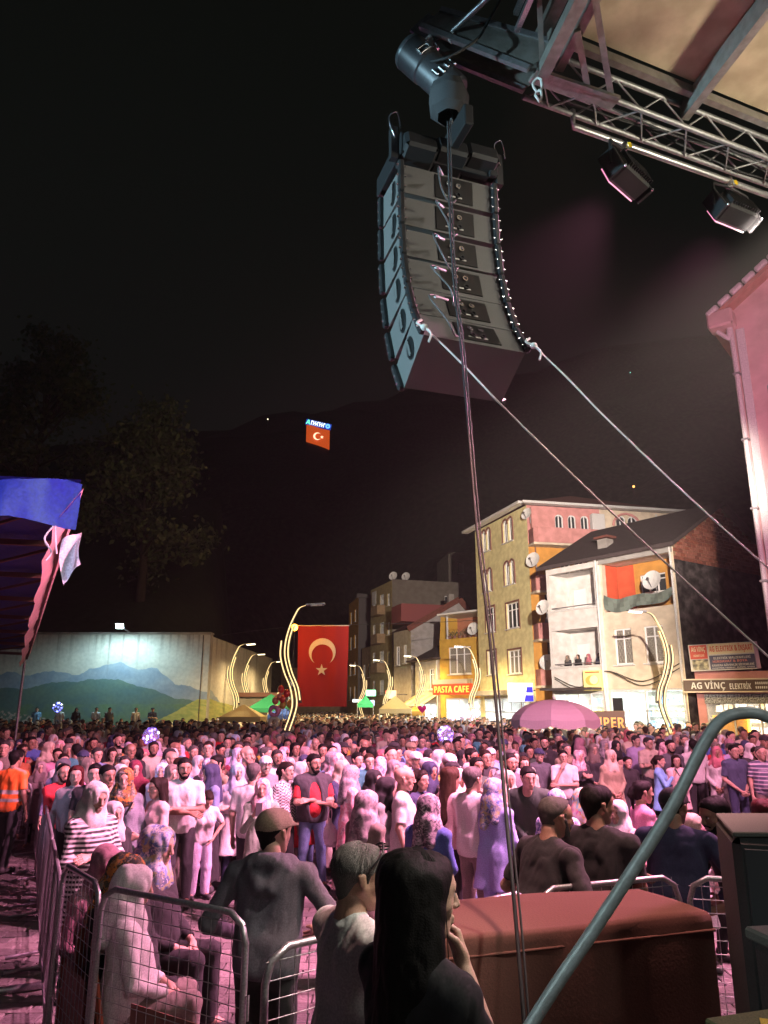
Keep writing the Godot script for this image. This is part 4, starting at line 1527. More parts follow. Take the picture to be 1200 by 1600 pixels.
	var over := 0.45
	var e0 := s * Vector3(-over, 9.95, 0.3)
	var e1 := s * Vector3(4.6, 12.75, 0.3)
	var e2 := s * Vector3(10.3, 9.95, 0.3)
	var bk := -s.basis.z * 8.6
	put_quad(st, e0 + bk, e1 + bk, e1, e0)
	put_quad(st, e1 + bk, e2 + bk, e2, e1)
	put_quad(st, e0, e1, e1 - Vector3(0, 0.2, 0), e0 - Vector3(0, 0.2, 0))
	put_quad(st, e1, e2, e2 - Vector3(0, 0.2, 0), e1 - Vector3(0, 0.2, 0))
	put_quad(st, e0 + bk, e0, e0 - Vector3(0, 0.2, 0), e0 + bk - Vector3(0, 0.2, 0))
	put_quad(st, e0 - Vector3(0, 0.2, 0), e1 - Vector3(0, 0.2, 0), e1 + bk - Vector3(0, 0.2, 0), e0 + bk - Vector3(0, 0.2, 0))
	var rf := commit(st, "roof", M.roof_dark, t)
	add_box(rf, "chimney", M.plaster_grey, Transform3D(f.basis, f * Vector3(3.2, 10.6, -1.0)), Vector3(0.6, 1.0, 0.6))
	add_box(rf, "chimney_cap", M.roof, Transform3D(f.basis, f * Vector3(3.2, 11.2, -1.0)), Vector3(0.9, 0.12, 0.8))
	add_box(t, "fascia", M.concrete, f * Transform3D(Basis(), Vector3(5.6, 9.75, 0.06)), Vector3(4.3, 0.4, 0.12))
	# pipes
	for x in [3.48, 7.66]:
		st = new_st()
		put_tube(st, [f * Vector3(x, 9.8, 0.35 if x < 5 else 0.08), f * Vector3(x, 3.4, 0.35 if x < 5 else 0.08), f * Vector3(x + 0.2, 0, 0.3)], 0.06, 7)
		commit(st, "drain_pipe", M.white_paint, t)
	# shops
	var bright := [mat(Color(0.6, 0.55, 0.1), 0.5), mat(Color(0.1, 0.25, 0.5), 0.5), mat(Color(0.55, 0.1, 0.08), 0.5), mat(Color(0.7, 0.7, 0.68), 0.5), mat(Color(0.2, 0.4, 0.2), 0.5)]
	var tins := [mat(Color(0.5, 0.46, 0.3), 0.5), mat(Color(0.6, 0.58, 0.5), 0.5), mat(Color(0.3, 0.25, 0.15), 0.5), mat(Color(0.15, 0.3, 0.6), 0.5)]
	add_shop(t, gl, Rect2(0.1, 0, 3.2, 3.1), 3.0, Color(0.85, 1.0, 0.9), 14.0, bright, 3)
	add_shop(t, f, Rect2(3.5, 0, 4.1, 3.2), 3.2, Color(0.75, 1.0, 0.95), 16.0, tins, 3)
	add_box(t, "dark_door", M.black_metal, f * Transform3D(Basis(), Vector3(3.95, 1.4, -0.02)), Vector3(0.6, 2.8, 0.06))
	add_box(t, "shop_canopy", M.roof_dark, gl * Transform3D(Basis(), Vector3(1.7, 3.25, 0.5)), Vector3(3.4, 0.12, 1.0))
	# hanging cables
	for k in 2:
		st = new_st()
		put_tube(st, bend([f * Vector3(0.3, 3.9 - 0.1 * k, 0.35), f * Vector3(2.0, 3.35 - 0.15 * k, 0.4), f * Vector3(3.6, 4.1, 0.3), f * Vector3(5.6, 3.55 - 0.2 * k, 0.15), f * Vector3(7.6, 4.3 - 0.2 * k, 0.12)], 6), 0.022, 5)
		commit(st, "wall_cable", M.rubber, t)

func small_shop() -> void:
	# the one-storey shop with the brown fascia beside the balcony house
	var t := thing("corner_shop", "one-storey electrical shop with brown fascia sign and glowing yellow window", "building", Vector3.ZERO)
	var l := Vector3(14.05, 0, -34.2)
	var r := Vector3(18.6, 0, -32.3)
	var f := face_frame(l, r)
	var w := l.distance_to(r)
	var st := new_st()
	put_face(st, f, w, 0, 3.9, [Rect2(0.35, 0, 4.3, 2.75)], 0.22)
	put_quad(st, l + Vector3(0, 3.9, 0) - f.basis.z * 3.0, l + Vector3(0, 3.9, 0), l, l - f.basis.z * 3.0)
	put_quad(st, l + Vector3(0, 3.9, 0) - f.basis.z * 3.0, r + Vector3(0, 3.9, 0) - f.basis.z * 3.0, r + Vector3(0, 3.9, 0), l + Vector3(0, 3.9, 0))
	commit(st, "wall", M.plaster_pink, t)
	var warm := [mat(Color(0.6, 0.45, 0.2), 0.5), mat(Color(0.7, 0.66, 0.6), 0.4), mat(Color(0.5, 0.2, 0.1), 0.5), mat(Color(0.3, 0.3, 0.32), 0.4)]
	add_shop(t, f, Rect2(0.35, 0, 4.3, 2.75), 2.6, Color(1.0, 0.9, 0.72), 12.0, warm, 3)
	# glowing yellow tubes in the window
	for x in [0.65, 2.0]:
		st = new_st()
		put_tube(st, [f * Vector3(x, 0.5, -0.18), f * Vector3(x, 1.9, -0.18)], 0.07, 8)
		commit(st, "neon_tube", glow(Color(1.0, 0.5, 0.03), 4.0), t)
	add_box(t, "yellow_panel", mat(Color(0.75, 0.4, 0.03), 0.6), f * Transform3D(Basis(), Vector3(1.3, 1.2, -0.3)), Vector3(1.5, 1.6, 0.04))
	# fascia
	var fa := add_box(t, "fascia_sign", mat(Color(0.07, 0.04, 0.03), 0.6), f * Transform3D(Basis(), Vector3(w / 2 - 0.2, 3.27, 0.3)), Vector3(w + 0.6, 0.56, 0.2), 0.02)
	st = new_st()
	put_text(st, f * Transform3D(Basis(), Vector3(0.5, 3.27, 0.41)), "AG VİNÇ", 0.27, 0.03, 1.4)
	put_text(st, f * Transform3D(Basis(), Vector3(1.8, 3.27, 0.41)), "ELEKTRİK", 0.24, 0.03, 0.85)
	commit(st, "lettering", M.white_paint, fa)
	for k in 16:
		add_box(fa, "small_print", M.white_paint, f * Transform3D(Basis(), Vector3(2.42 + 0.08 * (k % 8), 3.36 - 0.18 * (k / 8), 0.41)), Vector3(0.05, 0.1, 0.02), 0.0)
	for y in [3.54, 3.0]:
		add_box(fa, "light_rail", mat(Color(0.6, 0.5, 0.4), 0.5), f * Transform3D(Basis(), Vector3(w / 2 - 0.2, y, 0.38)), Vector3(w + 0.64, 0.06, 0.1))
	add_box(t, "print_strip", mat(Color(0.55, 0.56, 0.56), 0.6, 0, noise_tex(61, 0.05, Color(0.15, 0.15, 0.15), Color(1, 1, 1), 128, 2), 2.5), f * Transform3D(Basis(), Vector3(2.3, 2.7, 0.05)), Vector3(4.0, 0.42, 0.05))
	var pil := add_box(t, "lettered_pilaster", mat(Color(0.6, 0.45, 0.6), 0.7), f * Transform3D(Basis(), Vector3(4.2, 1.6, 0.08)), Vector3(0.4, 3.0, 0.16), 0.02)
	st = new_st()
	for k in 5:
		put_text(st, f * Transform3D(Basis(), Vector3(4.2, 2.75 - 0.42 * k, 0.17)), "AGVİN"[k], 0.26, 0.02)
	commit(st, "lettering", M.black_metal, pil)
	# the printed board on the roof
	var b := thing("billboard", "slanted printed board with red and cream lettering on the shop roof", "sign", Vector3.ZERO)
	var bf := f * Transform3D(Basis(Vector3.RIGHT, -0.12) * Basis(Vector3.BACK, 0.03), Vector3(-0.1, 3.92, 0.25))
	var cream := mat(Color(0.75, 0.66, 0.42), 0.5)
	var red := mat(Color(0.6, 0.06, 0.03), 0.5)
	var navy := mat(Color(0.06, 0.06, 0.12), 0.5)
	add_box(b, "board", M.white_paint, bf * Transform3D(Basis(), Vector3(1.35, 0.58, -0.04)), Vector3(2.75, 1.2, 0.06))
	add_box(b, "red_panel", red, bf * Transform3D(Basis(), Vector3(0.38, 0.83, 0.0)), Vector3(0.72, 0.62, 0.03))
	add_box(b, "cream_panel", cream, bf * Transform3D(Basis(), Vector3(1.72, 0.93, 0.0)), Vector3(1.85, 0.46, 0.03))
	add_box(b, "dark_panel", navy, bf * Transform3D(Basis(), Vector3(1.72, 0.33, 0.0)), Vector3(1.85, 0.62, 0.03))
	add_box(b, "picture_panel", mat(Color(0.6, 0.55, 0.35), 0.5, 0, noise_tex(71, 0.02, Color(0.3, 0.3, 0.3), Color(1, 1, 1), 128, 2), 1.5), bf * Transform3D(Basis(), Vector3(0.4, 0.26, 0.0)), Vector3(0.66, 0.46, 0.03))
	add_box(b, "end_panel", mat(Color(0.5, 0.3, 0.45), 0.5), bf * Transform3D(Basis(), Vector3(2.74, 0.58, -0.02)), Vector3(0.16, 1.18, 0.12))
	var rows := [[1.72, 0.93, "AG ELEKTRİK & İNŞAAT", 0.25, 1.75, red], [1.72, 0.53, "ELEKTRİK MALZEMELERİ", 0.1, 1.5, M.white_paint], [1.62, 0.37, "HIRDAVAT & BOYA", 0.1, 1.4, mat(Color(0.7, 0.25, 0.22), 0.5)], [1.72, 0.21, "KAMERA GÜVENLİK SİSTEMLERİ", 0.09, 1.7, M.white_paint], [1.72, 0.08, "ELEKTRİK TESİSAT, KLİMA, UYDU", 0.05, 1.7, M.white_paint], [0.38, 0.95, "AG VİNÇ", 0.2, 0.58, cream], [0.38, 0.68, "HİZMETLERİ", 0.09, 0.45, cream]]
	for q in rows:
		st = new_st()
		put_text(st, bf * Transform3D(Basis(), Vector3(q[0], q[1], 0.02)), q[2], q[3], 0.015, q[4])
		commit(st, "lettering", q[5], b)
	for x in [0.3, 1.4, 2.5]:
		st = new_st()
		put_bar(st, bf * Vector3(x, 0.9, -0.08), bf * Vector3(x, 0.0, -0.9), 0.05, 0.05)
		commit(st, "strut", M.steel_dull, b)

func yellow_house() -> void:
	var t := thing("yellow_apartment_house", "tall yellow apartment house with arched windows and pink balconies", "building", Vector3.ZERO)
	var l := Vector3(6.76, 0, -53.5)
	var r := Vector3(9.18, 0, -46.0)
	var f := face_frame(l, r)
	var w := l.distance_to(r)
	var arches := []
	for y in [13.1, 10.2]:
		for x in [1.15, 1.88]:
			arches.append(Rect2(x, y, 0.62, 1.6))
		for x in [4.5, 5.25]:
			arches.append(Rect2(x, y, 0.64, 1.6))
	var rects := [Rect2(1.36, 7.36, 1.4, 1.72), Rect2(4.5, 7.32, 1.75, 1.66), Rect2(1.36, 4.5, 1.4, 1.6), Rect2(4.5, 4.42, 1.75, 1.5)]
	var holes := []
	for a in arches:
		holes.append([a, true])
	holes.append_array(rects)
	var st := new_st()
	put_face(st, f, w, 0, 14.95, holes + [Rect2(0.6, 0.0, 6.6, 3.0)])
	commit(st, "wall", M.plaster_yellow, t)
	for a in arches:
		add_window(t, f, a, "arch", M.pane_curtain if int(a.position.x * 10) % 3 else M.pane_dark)
	for a in rects:
		add_window(t, f, a, "", M.pane_dark if a.position.y > 5 else M.pane_curtain)
		st = new_st()
		var rc: Rect2 = a
		for s in [0.0, 1.0]:
			put_box(st, f * Transform3D(Basis(), Vector3(rc.position.x - 0.06 + s * (rc.size.x + 0.12), rc.get_center().y, 0.015)), Vector3(0.12, rc.size.y + 0.24, 0.05), 0.01)
		put_box(st, f * Transform3D(Basis(), Vector3(rc.get_center().x, rc.end.y + 0.06, 0.013)), Vector3(rc.size.x, 0.12, 0.046), 0.01)
		commit(st, "window_surround", M.brown_trim, t)
	for y in [13.1, 10.2]:
		for x in [1.15, 4.5]:
			st = new_st()
			for k in 2:
				var cx: float = x + 0.31 + 0.735 * k
				var ring := [f * Vector3(cx - 0.4, y - 0.05, 0.0), f * Vector3(cx - 0.4, y + 1.25, 0.0)]
				if k == 1:
					ring = [f * Vector3(cx - 0.34, y + 1.4, 0.0)]
				for q in 7:
					var a := PI - PI * q / 6.0
					ring.append(f * Vector3(cx + cos(a) * 0.4, y + 1.25 + sin(a) * 0.4, 0.0))
				if k == 1:
					ring.append(f * Vector3(cx + 0.4, y - 0.05, 0.0))
				put_tube(st, ring, 0.07, 5)
			commit(st, "arch_moulding", M.brown_trim, t)
	# front with balconies
	var r2 := Vector3(20.1, 0, -48.3)
	var g := face_frame(r, r2)
	var gw := r.distance_to(r2)
	var top3 := []
	for x in [1.93, 2.82, 3.72]:
		top3.append(Rect2(x, 13.25, 0.58, 1.2))
	var twin := [Rect2(6.25, 13.1, 0.7, 1.5), Rect2(7.1, 13.1, 0.7, 1.5)]
	var mid := [Rect2(2.1, 10.2, 0.7, 1.5), Rect2(3.1, 10.2, 0.7, 1.5)]
	var doors := [Rect2(0.9, 4.4, 1.2, 2.1), Rect2(0.9, 7.4, 1.1, 2.0)]
	holes = []
	for a in top3 + twin + mid:
		holes.append([a, true])
	holes.append_array(doors)
	st = new_st()
	put_face(st, g, 5.1, 12.45, 14.95, top3.map(func(a): return [a, true]))
	commit(st, "pink_wall", M.plaster_pink, t)
	st = new_st()
	put_face(st, g, 5.1, 0.0, 12.45, mid.map(func(a): return [a, true]) + doors)
	commit(st, "orange_wall", M.plaster_orange, t)
	st = new_st()
	var g2 := g * Transform3D(Basis(), Vector3(5.1, 0, 0))
	put_face(st, g2, gw - 5.1, 0.0, 14.95, twin.map(func(a): return [Rect2(a.position - Vector2(5.1, 0), a.size), true]))
	commit(st, "cream_wall", M.plaster_cream, t)
	for a in top3 + twin + mid:
		add_window(t, g, a, "arch", M.pane_dark)
	for a in doors:
		add_window(t, g, a, "plain", M.pane_dark, M.brown_trim)
	st = new_st()
	var ring2 := []
	for q in 9:
		var a := PI - PI * q / 8.0
		ring2.append(g * Vector3(7.02 + cos(a) * 0.98, 13.9 + sin(a) * 0.85, 0.02))
	put_tube(st, ring2, 0.09, 5)
	commit(st, "arch_moulding", M.plaster_pink, t)
	st = new_st()
	ring2 = []
	for q in 13:
		var a := PI - PI * q / 12.0
		ring2.append(g * Vector3(2.95 + cos(a) * 0.98, 11.0 + sin(a) * 0.8, 0.02))
	put_tube(st, ring2, 0.12, 5)
	commit(st, "arch_moulding", M.plaster_pink, t)
	# balconies: rounded parapets
	for y in [12.35, 9.3, 6.35, 3.6]:
		var wdt: float = 5.0 if y > 12 else (4.6 if y > 9 else 4.4)
		st = new_st()
		var pts := [Vector2(0.05, 0.02), Vector2(0.05, 0.8), Vector2(0.25, 1.05), Vector2(wdt - 0.2, 1.05), Vector2(wdt, 0.85), Vector2(wdt, 0.02)]
		for k in pts.size() - 1:
			var a: Vector2 = pts[k]
			var b: Vector2 = pts[k + 1]
			put_quad(st, g * Vector3(a.x, y + 0.95, a.y), g * Vector3(b.x, y + 0.95, b.y), g * Vector3(b.x, y, b.y), g * Vector3(a.x, y, a.y))
			put_quad(st, g * Vector3(b.x, y + 0.95, b.y - 0.12), g * Vector3(a.x, y + 0.95, a.y - 0.12), g * Vector3(a.x, y, a.y - 0.12), g * Vector3(b.x, y, b.y - 0.12))
			put_quad(st, g * Vector3(a.x, y + 0.95, a.y - 0.12), g * Vector3(b.x, y + 0.95, b.y - 0.12), g * Vector3(b.x, y + 0.95, b.y), g * Vector3(a.x, y + 0.95, a.y))
		var bp := commit(st, "balcony_parapet", M.plaster_pink, t)
		add_box(bp, "balcony_slab", M.plaster_cream, g * Transform3D(Basis(), Vector3(wdt / 2, y - 0.07, 0.45)), Vector3(wdt, 0.14, 0.9))
	# roof
	var up := Vector3(0, 14.95, 0)
	var a0 := f * Vector3(-0.5, 14.95, 0.6)
	var a1 := r + up + (f.basis.z * 0.6 + g.basis.z * 0.6)
	var a2 := g * Vector3(gw + 0.4, 14.95, 0.6)
	var pk := (a0 + a2) * 0.5 + Vector3(0, 2.0, 0)
	st = new_st()
	put_tri(st, a0, pk, a1)
	put_tri(st, a1, pk, a2)
	commit(st, "roof", M.roof, t)
	st = new_st()
	put_bar(st, a0, a1, 0.5, 0.16, Vector3.UP)
	put_bar(st, a1, a2, 0.5, 0.16, Vector3.UP)
	commit(st, "eave", M.trim, t)
	add_dish(t, g * Vector3(-0.2, 14.2, 0.55), 0.5, g.basis.z * 0.4 + f.basis.z + Vector3(0, 0.3, 0))
	add_dish(t, g * Vector3(0.0, 11.2, 0.7), 0.62, g.basis.z * 0.6 + f.basis.z + Vector3(0, 0.3, 0))
	add_dish(t, g * Vector3(0.35, 4.9, 1.2), 0.62, g.basis.z * 0.9 + f.basis.z * 0.6 + Vector3(0, 0.3, 0))
	add_box(t, "air_conditioner", M.trim, g * Transform3D(Basis(), Vector3(4.8, 14.0, 0.22)), Vector3(0.9, 1.1, 0.4), 0.04)
	st = new_st()
	put_tube(st, [g * Vector3(0.25, 14.8, 0.05), g * Vector3(0.25, 12.6, 0.05), g * Vector3(0.45, 12.2, 0.05), g * Vector3(0.45, 9.4, 0.05)], 0.05, 6)
	commit(st, "drain_pipe", M.brown_trim, t)
	st = new_st()
	put_tube(st, [g * Vector3(9.2, 14.8, 0.06), g * Vector3(9.2, 10, 0.06)], 0.06, 6)
	commit(st, "drain_pipe", M.trim, t)
	# lit shop on the corner
	add_shop(t, f, Rect2(0.6, 0, 6.6, 3.0), 3.0, Color(0.85, 0.95, 1.0), 14.0, [mat(Color(0.6, 0.6, 0.6), 0.5), mat(Color(0.3, 0.3, 0.4), 0.5), mat(Color(0.5, 0.4, 0.25), 0.5)], 4)
	add_box(t, "shop_canopy", M.plaster_grey, f * Transform3D(Basis(), Vector3(3.9, 3.25, 0.5)), Vector3(7.0, 0.3, 1.0))

func far_houses() -> void:
	# ochre house with a roof terrace
	var t := thing("terrace_house", "ochre house with roof terrace, plants and a dish, left of the yellow house", "building", Vector3.ZERO)
	var l := Vector3(4.3, 0, -58.0)
	var r := Vector3(7.6, 0, -54.6)
	var f := face_frame(l, r)
	var w := l.distance_to(r)
	var st := new_st()
	var wn := [Rect2(0.9, 4.75, 2.2, 2.0), Rect2(0.5, 0, 4.0, 3.0)]
	put_face(st, f, w, 0, 7.4, wn)
	put_quad(st, f * Vector3(0, 7.4, -5), f * Vector3(0, 7.4, 0), f * Vector3(0, 0, 0), f * Vector3(0, 0, -5))
	put_quad(st, f * Vector3(0, 7.0, -5), f * Vector3(w, 7.0, -5), f * Vector3(w, 7.0, 0), f * Vector3(0, 7.0, 0))
	commit(st, "wall", mat(Color(0.55, 0.33, 0.05), 0.9, 0, M.stain, 0.35), t)
	add_window(t, f, wn[0], "", M.pane_curtain)
	add_shop(t, f, wn[1], 2.6, Color(0.8, 0.95, 1.0), 12.0, [M.trim, mat(Color(0.3, 0.2, 0.15), 0.5)], 2)
	st = new_st()
	put_face(st, f * Transform3D(Basis(), Vector3(0.0, 0, -2.2)), w, 7.0, 9.3, [Rect2(2.4, 7.1, 0.9, 1.7)])
	commit(st, "terrace_wall", mat(Color(0.42, 0.17, 0.1), 0.9, 0, M.stain, 0.35), t)
	add_box(t, "terrace_door", M.frame_white, f * Transform3D(Basis(), Vector3(2.85, 7.95, -2.3)), Vector3(0.85, 1.7, 0.06))
	add_box(t, "terrace_roof", M.trim, f * Transform3D(Basis(), Vector3(w / 2 + 0.3, 9.25, -0.9)), Vector3(w, 0.14, 3.0))
	add_box(t, "terrace_post", M.trim, f * Transform3D(Basis(), Vector3(0.75, 8.2, -0.1)), Vector3(0.12, 2.1, 0.12))
	st = new_st()
	put_quad(st, f * Vector3(0, 9.2, -2.2), f * Vector3(0, 9.2, -0.2), f * Vector3(0, 7.0, 0.0), f * Vector3(0, 7.0, -2.2))
	commit(st, "side_screen", mat(Color(0.55, 0.33, 0.05), 0.9), t)
	add_dish(t, f * Vector3(3.6, 7.95, 0.2), 0.62, f.basis.z + Vector3(0, 0.3, 0.2))
	var green := mat(Color(0.07, 0.09, 0.05), 0.8)
	var r3 := RandomNumberGenerator.new()
	r3.seed = 8
	for k in 5:
		st = new_st()
		put_lathe(st, f * Transform3D(Basis(), Vector3(0.9 + k * 0.5, 7.4, -0.2)), [Vector2(0.1, 0), Vector2(0.14, 0.25)], 8)
		commit(st, "flower_pot", M.brown_trim, t)
		st = new_st()
		for q in 40:
			var p := f * Vector3(0.9 + k * 0.5 + r3.randfn() * 0.14, 7.8 + r3.randfn() * 0.14, -0.2 + r3.randfn() * 0.1)
			var a := Vector3(r3.randfn(), r3.randfn(), r3.randfn()).normalized() * 0.1
			var b := a.cross(Vector3(r3.randfn(), r3.randfn(), r3.randfn())).normalized() * 0.05
			put_tri(st, p - a, p + b, p + a)
		commit(st, "potted_leaves", green, t)
	# grey house with the long plain gable wall
	t = thing("gable_house", "pale grey house with a long blank gable wall and dark red dormer", "building", Vector3.ZERO)
	l = Vector3(0.9, 0, -69.0)
	r = Vector3(2.35, 0, -65.2)
	f = face_frame(l, r)
	w = l.distance_to(r)
	st = new_st()
	put_face(st, f, w, 0, 9.0, [Rect2(0.6, 6.0, 0.9, 1.7), Rect2(2.4, 6.1, 0.7, 1.6), Rect2(0.5, 0.0, 3.0, 2.8)])
	commit(st, "street_wall", mat(Color(0.42, 0.37, 0.28), 0.9, 0, M.stain, 0.35), t)
	add_window(t, f, Rect2(0.6, 6.0, 0.9, 1.7))
	add_window(t, f, Rect2(2.4, 6.1, 0.7, 1.6), "", M.pane_curtain)
	var g := face_frame(r, Vector3(9.2, 0, -67.2))
	st = new_st()
	put_face(st, g, 6.9, 0, 9.0, [])
	put_tri(st, g * Vector3(0, 9.0, 0), g * Vector3(4.6, 11.6, 0), g * Vector3(6.9, 9.0, 0))
	commit(st, "gable_wall", mat(Color(0.33, 0.31, 0.31), 0.9, 0, M.stain, 0.3), t)
	for k in 24:
		add_box(t, "quoin", M.plaster_grey, g * Transform3D(Basis(), Vector3(0.12 + 0.06 * (k % 2), 0.5 + k * 0.35, 0.012)), Vector3(0.3, 0.24, 0.05))
	st = new_st()
	put_bar(st, g * Vector3(-0.3, 8.95, 0.1), g * Vector3(4.6, 11.75, 0.1), 0.12, 0.5, Vector3.UP)
	put_bar(st, g * Vector3(4.6, 11.75, 0.1), g * Vector3(7.2, 8.95, 0.1), 0.12, 0.5, Vector3.UP)
	put_quad(st, g * Vector3(-0.3, 9.0, -6), g * Vector3(4.6, 11.8, -6), g * Vector3(4.6, 11.8, 0.3), g * Vector3(-0.3, 9.0, 0.3))
	var rf := commit(st, "roof", M.roof, t)
	add_box(rf, "dormer", mat(Color(0.2, 0.05, 0.05), 0.8), g * Transform3D(Basis(), Vector3(1.6, 10.6, -3.0)), Vector3(4.0, 1.6, 3.0))
	add_box(rf, "chimney", M.plaster_grey, g * Transform3D(Basis(), Vector3(4.1, 11.7, -0.8)), Vector3(0.5, 1.2, 0.5))
	# little house with a brown hipped roof in front of it
	t = thing("small_house", "small white house with brown hipped roof and awning below", "building", Vector3.ZERO)
	l = Vector3(2.6, 0, -62.5)
	r = Vector3(4.2, 0, -58.6)
	f = face_frame(l, r)
	w = l.distance_to(r)
	var r2 := Vector3(6.3, 0, -59.2)
	g = face_frame(r, r2)
	st = new_st()
	put_face(st, f, w, 0, 6.0, [Rect2(0.7, 3.7, 0.9, 1.6), Rect2(2.6, 3.7, 0.9, 1.6), Rect2(0.4, 0, 3.4, 2.7)])
	put_face(st, g, r.distance_to(r2), 0, 6.0, [])
	commit(st, "wall", mat(Color(0.5, 0.46, 0.38), 0.9, 0, M.stain, 0.35), t)
	add_window(t, f, Rect2(0.7, 3.7, 0.9, 1.6), "", M.pane_curtain)
	add_window(t, f, Rect2(2.6, 3.7, 0.9, 1.6))
	add_shop(t, f, Rect2(0.4, 0, 3.4, 2.7), 2.4, Color(0.8, 1.0, 1.0), 10.0, [M.trim, mat(Color(0.4, 0.25, 0.2), 0.5)], 2)
	st = new_st()
	var e0 := f * Vector3(-0.4, 6.0, 0.5)
	var e1 := r + Vector3(0, 6.0, 0) + (f.basis.z + g.basis.z) * 0.5
	var e2 := g * Vector3(2.6, 6.0, 0.5)
	var pk := (e0 + e2) * 0.5 + Vector3(0, 1.2, 0)
	put_tri(st, e0, pk, e1)
	put_tri(st, e1, pk, e2)
	put_bar(st, e0, e1, 0.3, 0.12)
	put_bar(st, e1, e2, 0.3, 0.12)
	commit(st, "roof", M.roof_dark, t)
	st = new_st()
	put_tube(st, [f * Vector3(w - 0.05, 5.9, 0.08), f * Vector3(w - 0.05, 0, 0.08)], 0.06, 6)
	commit(st, "drain_pipe", M.trim, t)
	for k in 6:
		st = new_st()
		put_quad(st, f * Vector3(w * k / 6.0, 3.3, 0.05), f * Vector3(w * (k + 1) / 6.0 - 0.02, 3.3, 0.05), f * Vector3(w * (k + 1) / 6.0 - 0.02, 2.45, 1.5), f * Vector3(w * k / 6.0, 2.45, 1.5))
		commit(st, "awning_panel", mat(Color(0.5, 0.42, 0.26) if k % 2 else Color(0.4, 0.3, 0.15), 0.8), t)
	# tall grey-brown apartment block
	t = thing("apartment_block", "tall grey-brown apartment block with dishes on its flat roof", "building", Vector3.ZERO)
	l = Vector3(-1.5, 0, -83.0)
	r = Vector3(0.85, 0, -76.0)
	f = face_frame(l, r)
	w = l.distance_to(r)
	g = face_frame(r, Vector3(12.5, 0, -79.5))
	st = new_st()
	var holes := []
	for y in [12.6, 9.6, 6.6, 3.6]:
		holes.append(Rect2(0.8, y, 0.9, 1.5))
		holes.append(Rect2(3.3, y, 1.4, 1.5))
		holes.append(Rect2(5.8, y, 0.8, 1.3))
	put_face(st, f, w, 0, 15.1, holes)
	commit(st, "street_wall", mat(Color(0.4, 0.32, 0.16), 0.9, 0, M.stain, 0.35), t)
	for h in holes:
		var lit: bool = absf(h.position.x - 0.8) < 0.1 and h.position.y in [9.6, 6.6]
		add_window(t, f, h, "", M.pane_lit if lit else M.pane_dark)
	st = new_st()
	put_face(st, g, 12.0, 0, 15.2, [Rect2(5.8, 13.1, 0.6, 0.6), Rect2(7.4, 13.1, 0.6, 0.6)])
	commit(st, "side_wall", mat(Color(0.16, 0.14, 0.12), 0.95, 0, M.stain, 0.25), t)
	add_window(t, g, Rect2(5.8, 13.1, 0.6, 0.6), "plain")
	add_window(t, g, Rect2(7.4, 13.1, 0.6, 0.6), "plain")
	for y in [12.4, 9.4, 6.4]:
		add_box(t, "balcony", M.plaster_brown, f * Transform3D(Basis(), Vector3(4.0, y - 0.1, 0.45)), Vector3(2.2, 1.0, 0.9), 0.03)
	add_box(t, "white_sheet", M.white_paint, f * Transform3D(Basis(), Vector3(4.2, 13.6, 0.95)), Vector3(1.4, 1.4, 0.04))
	add_dish(t, g * Vector3(0.3, 15.6, -0.5), 0.6, f.basis.z + g.basis.z + Vector3(0, 0.4, 0))
	add_dish(t, g * Vector3(1.7, 15.6, -0.5), 0.6, f.basis.z + g.basis.z + Vector3(0, 0.4, 0))
	st = new_st()
	put_quad(st, f * Vector3(0, 15.1, -9), g * Vector3(12, 15.1, -2), g * Vector3(12, 15.1, 0), f * Vector3(w, 15.1, 0))
	commit(st, "roof_slab", M.concrete, t)
	# upper block behind
	t = thing("hill_block", "dim plain block standing higher up behind the apartment block", "building", Vector3.ZERO)
	f = face_frame(Vector3(8.4, 0, -95), Vector3(17, 0, -96))
	st = new_st()
	put_face(st, f, 8.6, 0, 22.0, [Rect2(1.2, 19.2, 0.8, 1.5), Rect2(1.2, 15.6, 0.8, 1.5)])
	put_quad(st, f * Vector3(0, 22, -8), f * Vector3(0, 22, 0), f * Vector3(0, 0, 0), f * Vector3(0, 0, -8))
	commit(st, "wall", mat(Color(0.2, 0.18, 0.15), 0.95, 0, M.stain, 0.25), t)
	add_window(t, f, Rect2(1.2, 19.2, 0.8, 1.5), "plain")
	add_window(t, f, Rect2(1.2, 15.6, 0.8, 1.5), "plain")
	# orange block at the end of the row
	t = thing("orange_block", "narrow orange block at the far end of the house row, beside the flag", "building", Vector3.ZERO)
	l = Vector3(-4.6, 0, -97)
	r = Vector3(-3.1, 0, -90)
	f = face_frame(l, r)
	w = l.distance_to(r)
	g = face_frame(r, Vector3(3.0, 0, -92))
	st = new_st()
	holes = []
	for y in [12.6, 9.4, 6.2, 3.2]:
		holes.append(Rect2(1.2, y, 1.2, 1.6))
		holes.append(Rect2(4.4, y, 1.2, 1.6))
	put_face(st, f, w, 0, 15.4, holes)
	commit(st, "street_wall", mat(Color(0.6, 0.3, 0.03), 0.9, 0, M.stain, 0.35), t)
	for h in holes:
		add_window(t, f, h)
	st = new_st()
	put_face(st, g, 6.2, 0, 15.4, [])
	put_bar(st, g * Vector3(-0.3, 15.5, 0.2), g * Vector3(6.2, 15.5, 0.2), 0.2, 0.5)
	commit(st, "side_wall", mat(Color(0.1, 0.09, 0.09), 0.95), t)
	# brown infill between the two blocks
	t = thing("brown_house", "low brown house squeezed between the orange and the grey-brown block", "building", Vector3.ZERO)
	f = face_frame(Vector3(-2.6, 0, -88), Vector3(-1.2, 0, -83.5))
	w = 4.7
	st = new_st()
	put_face(st, f, w, 0, 9.0, [Rect2(0.6, 5.6, 1.0, 1.5), Rect2(2.8, 5.6, 1.0, 1.5), Rect2(0.6, 2.6, 1.0, 1.5), Rect2(2.8, 2.6, 1.0, 1.5)])
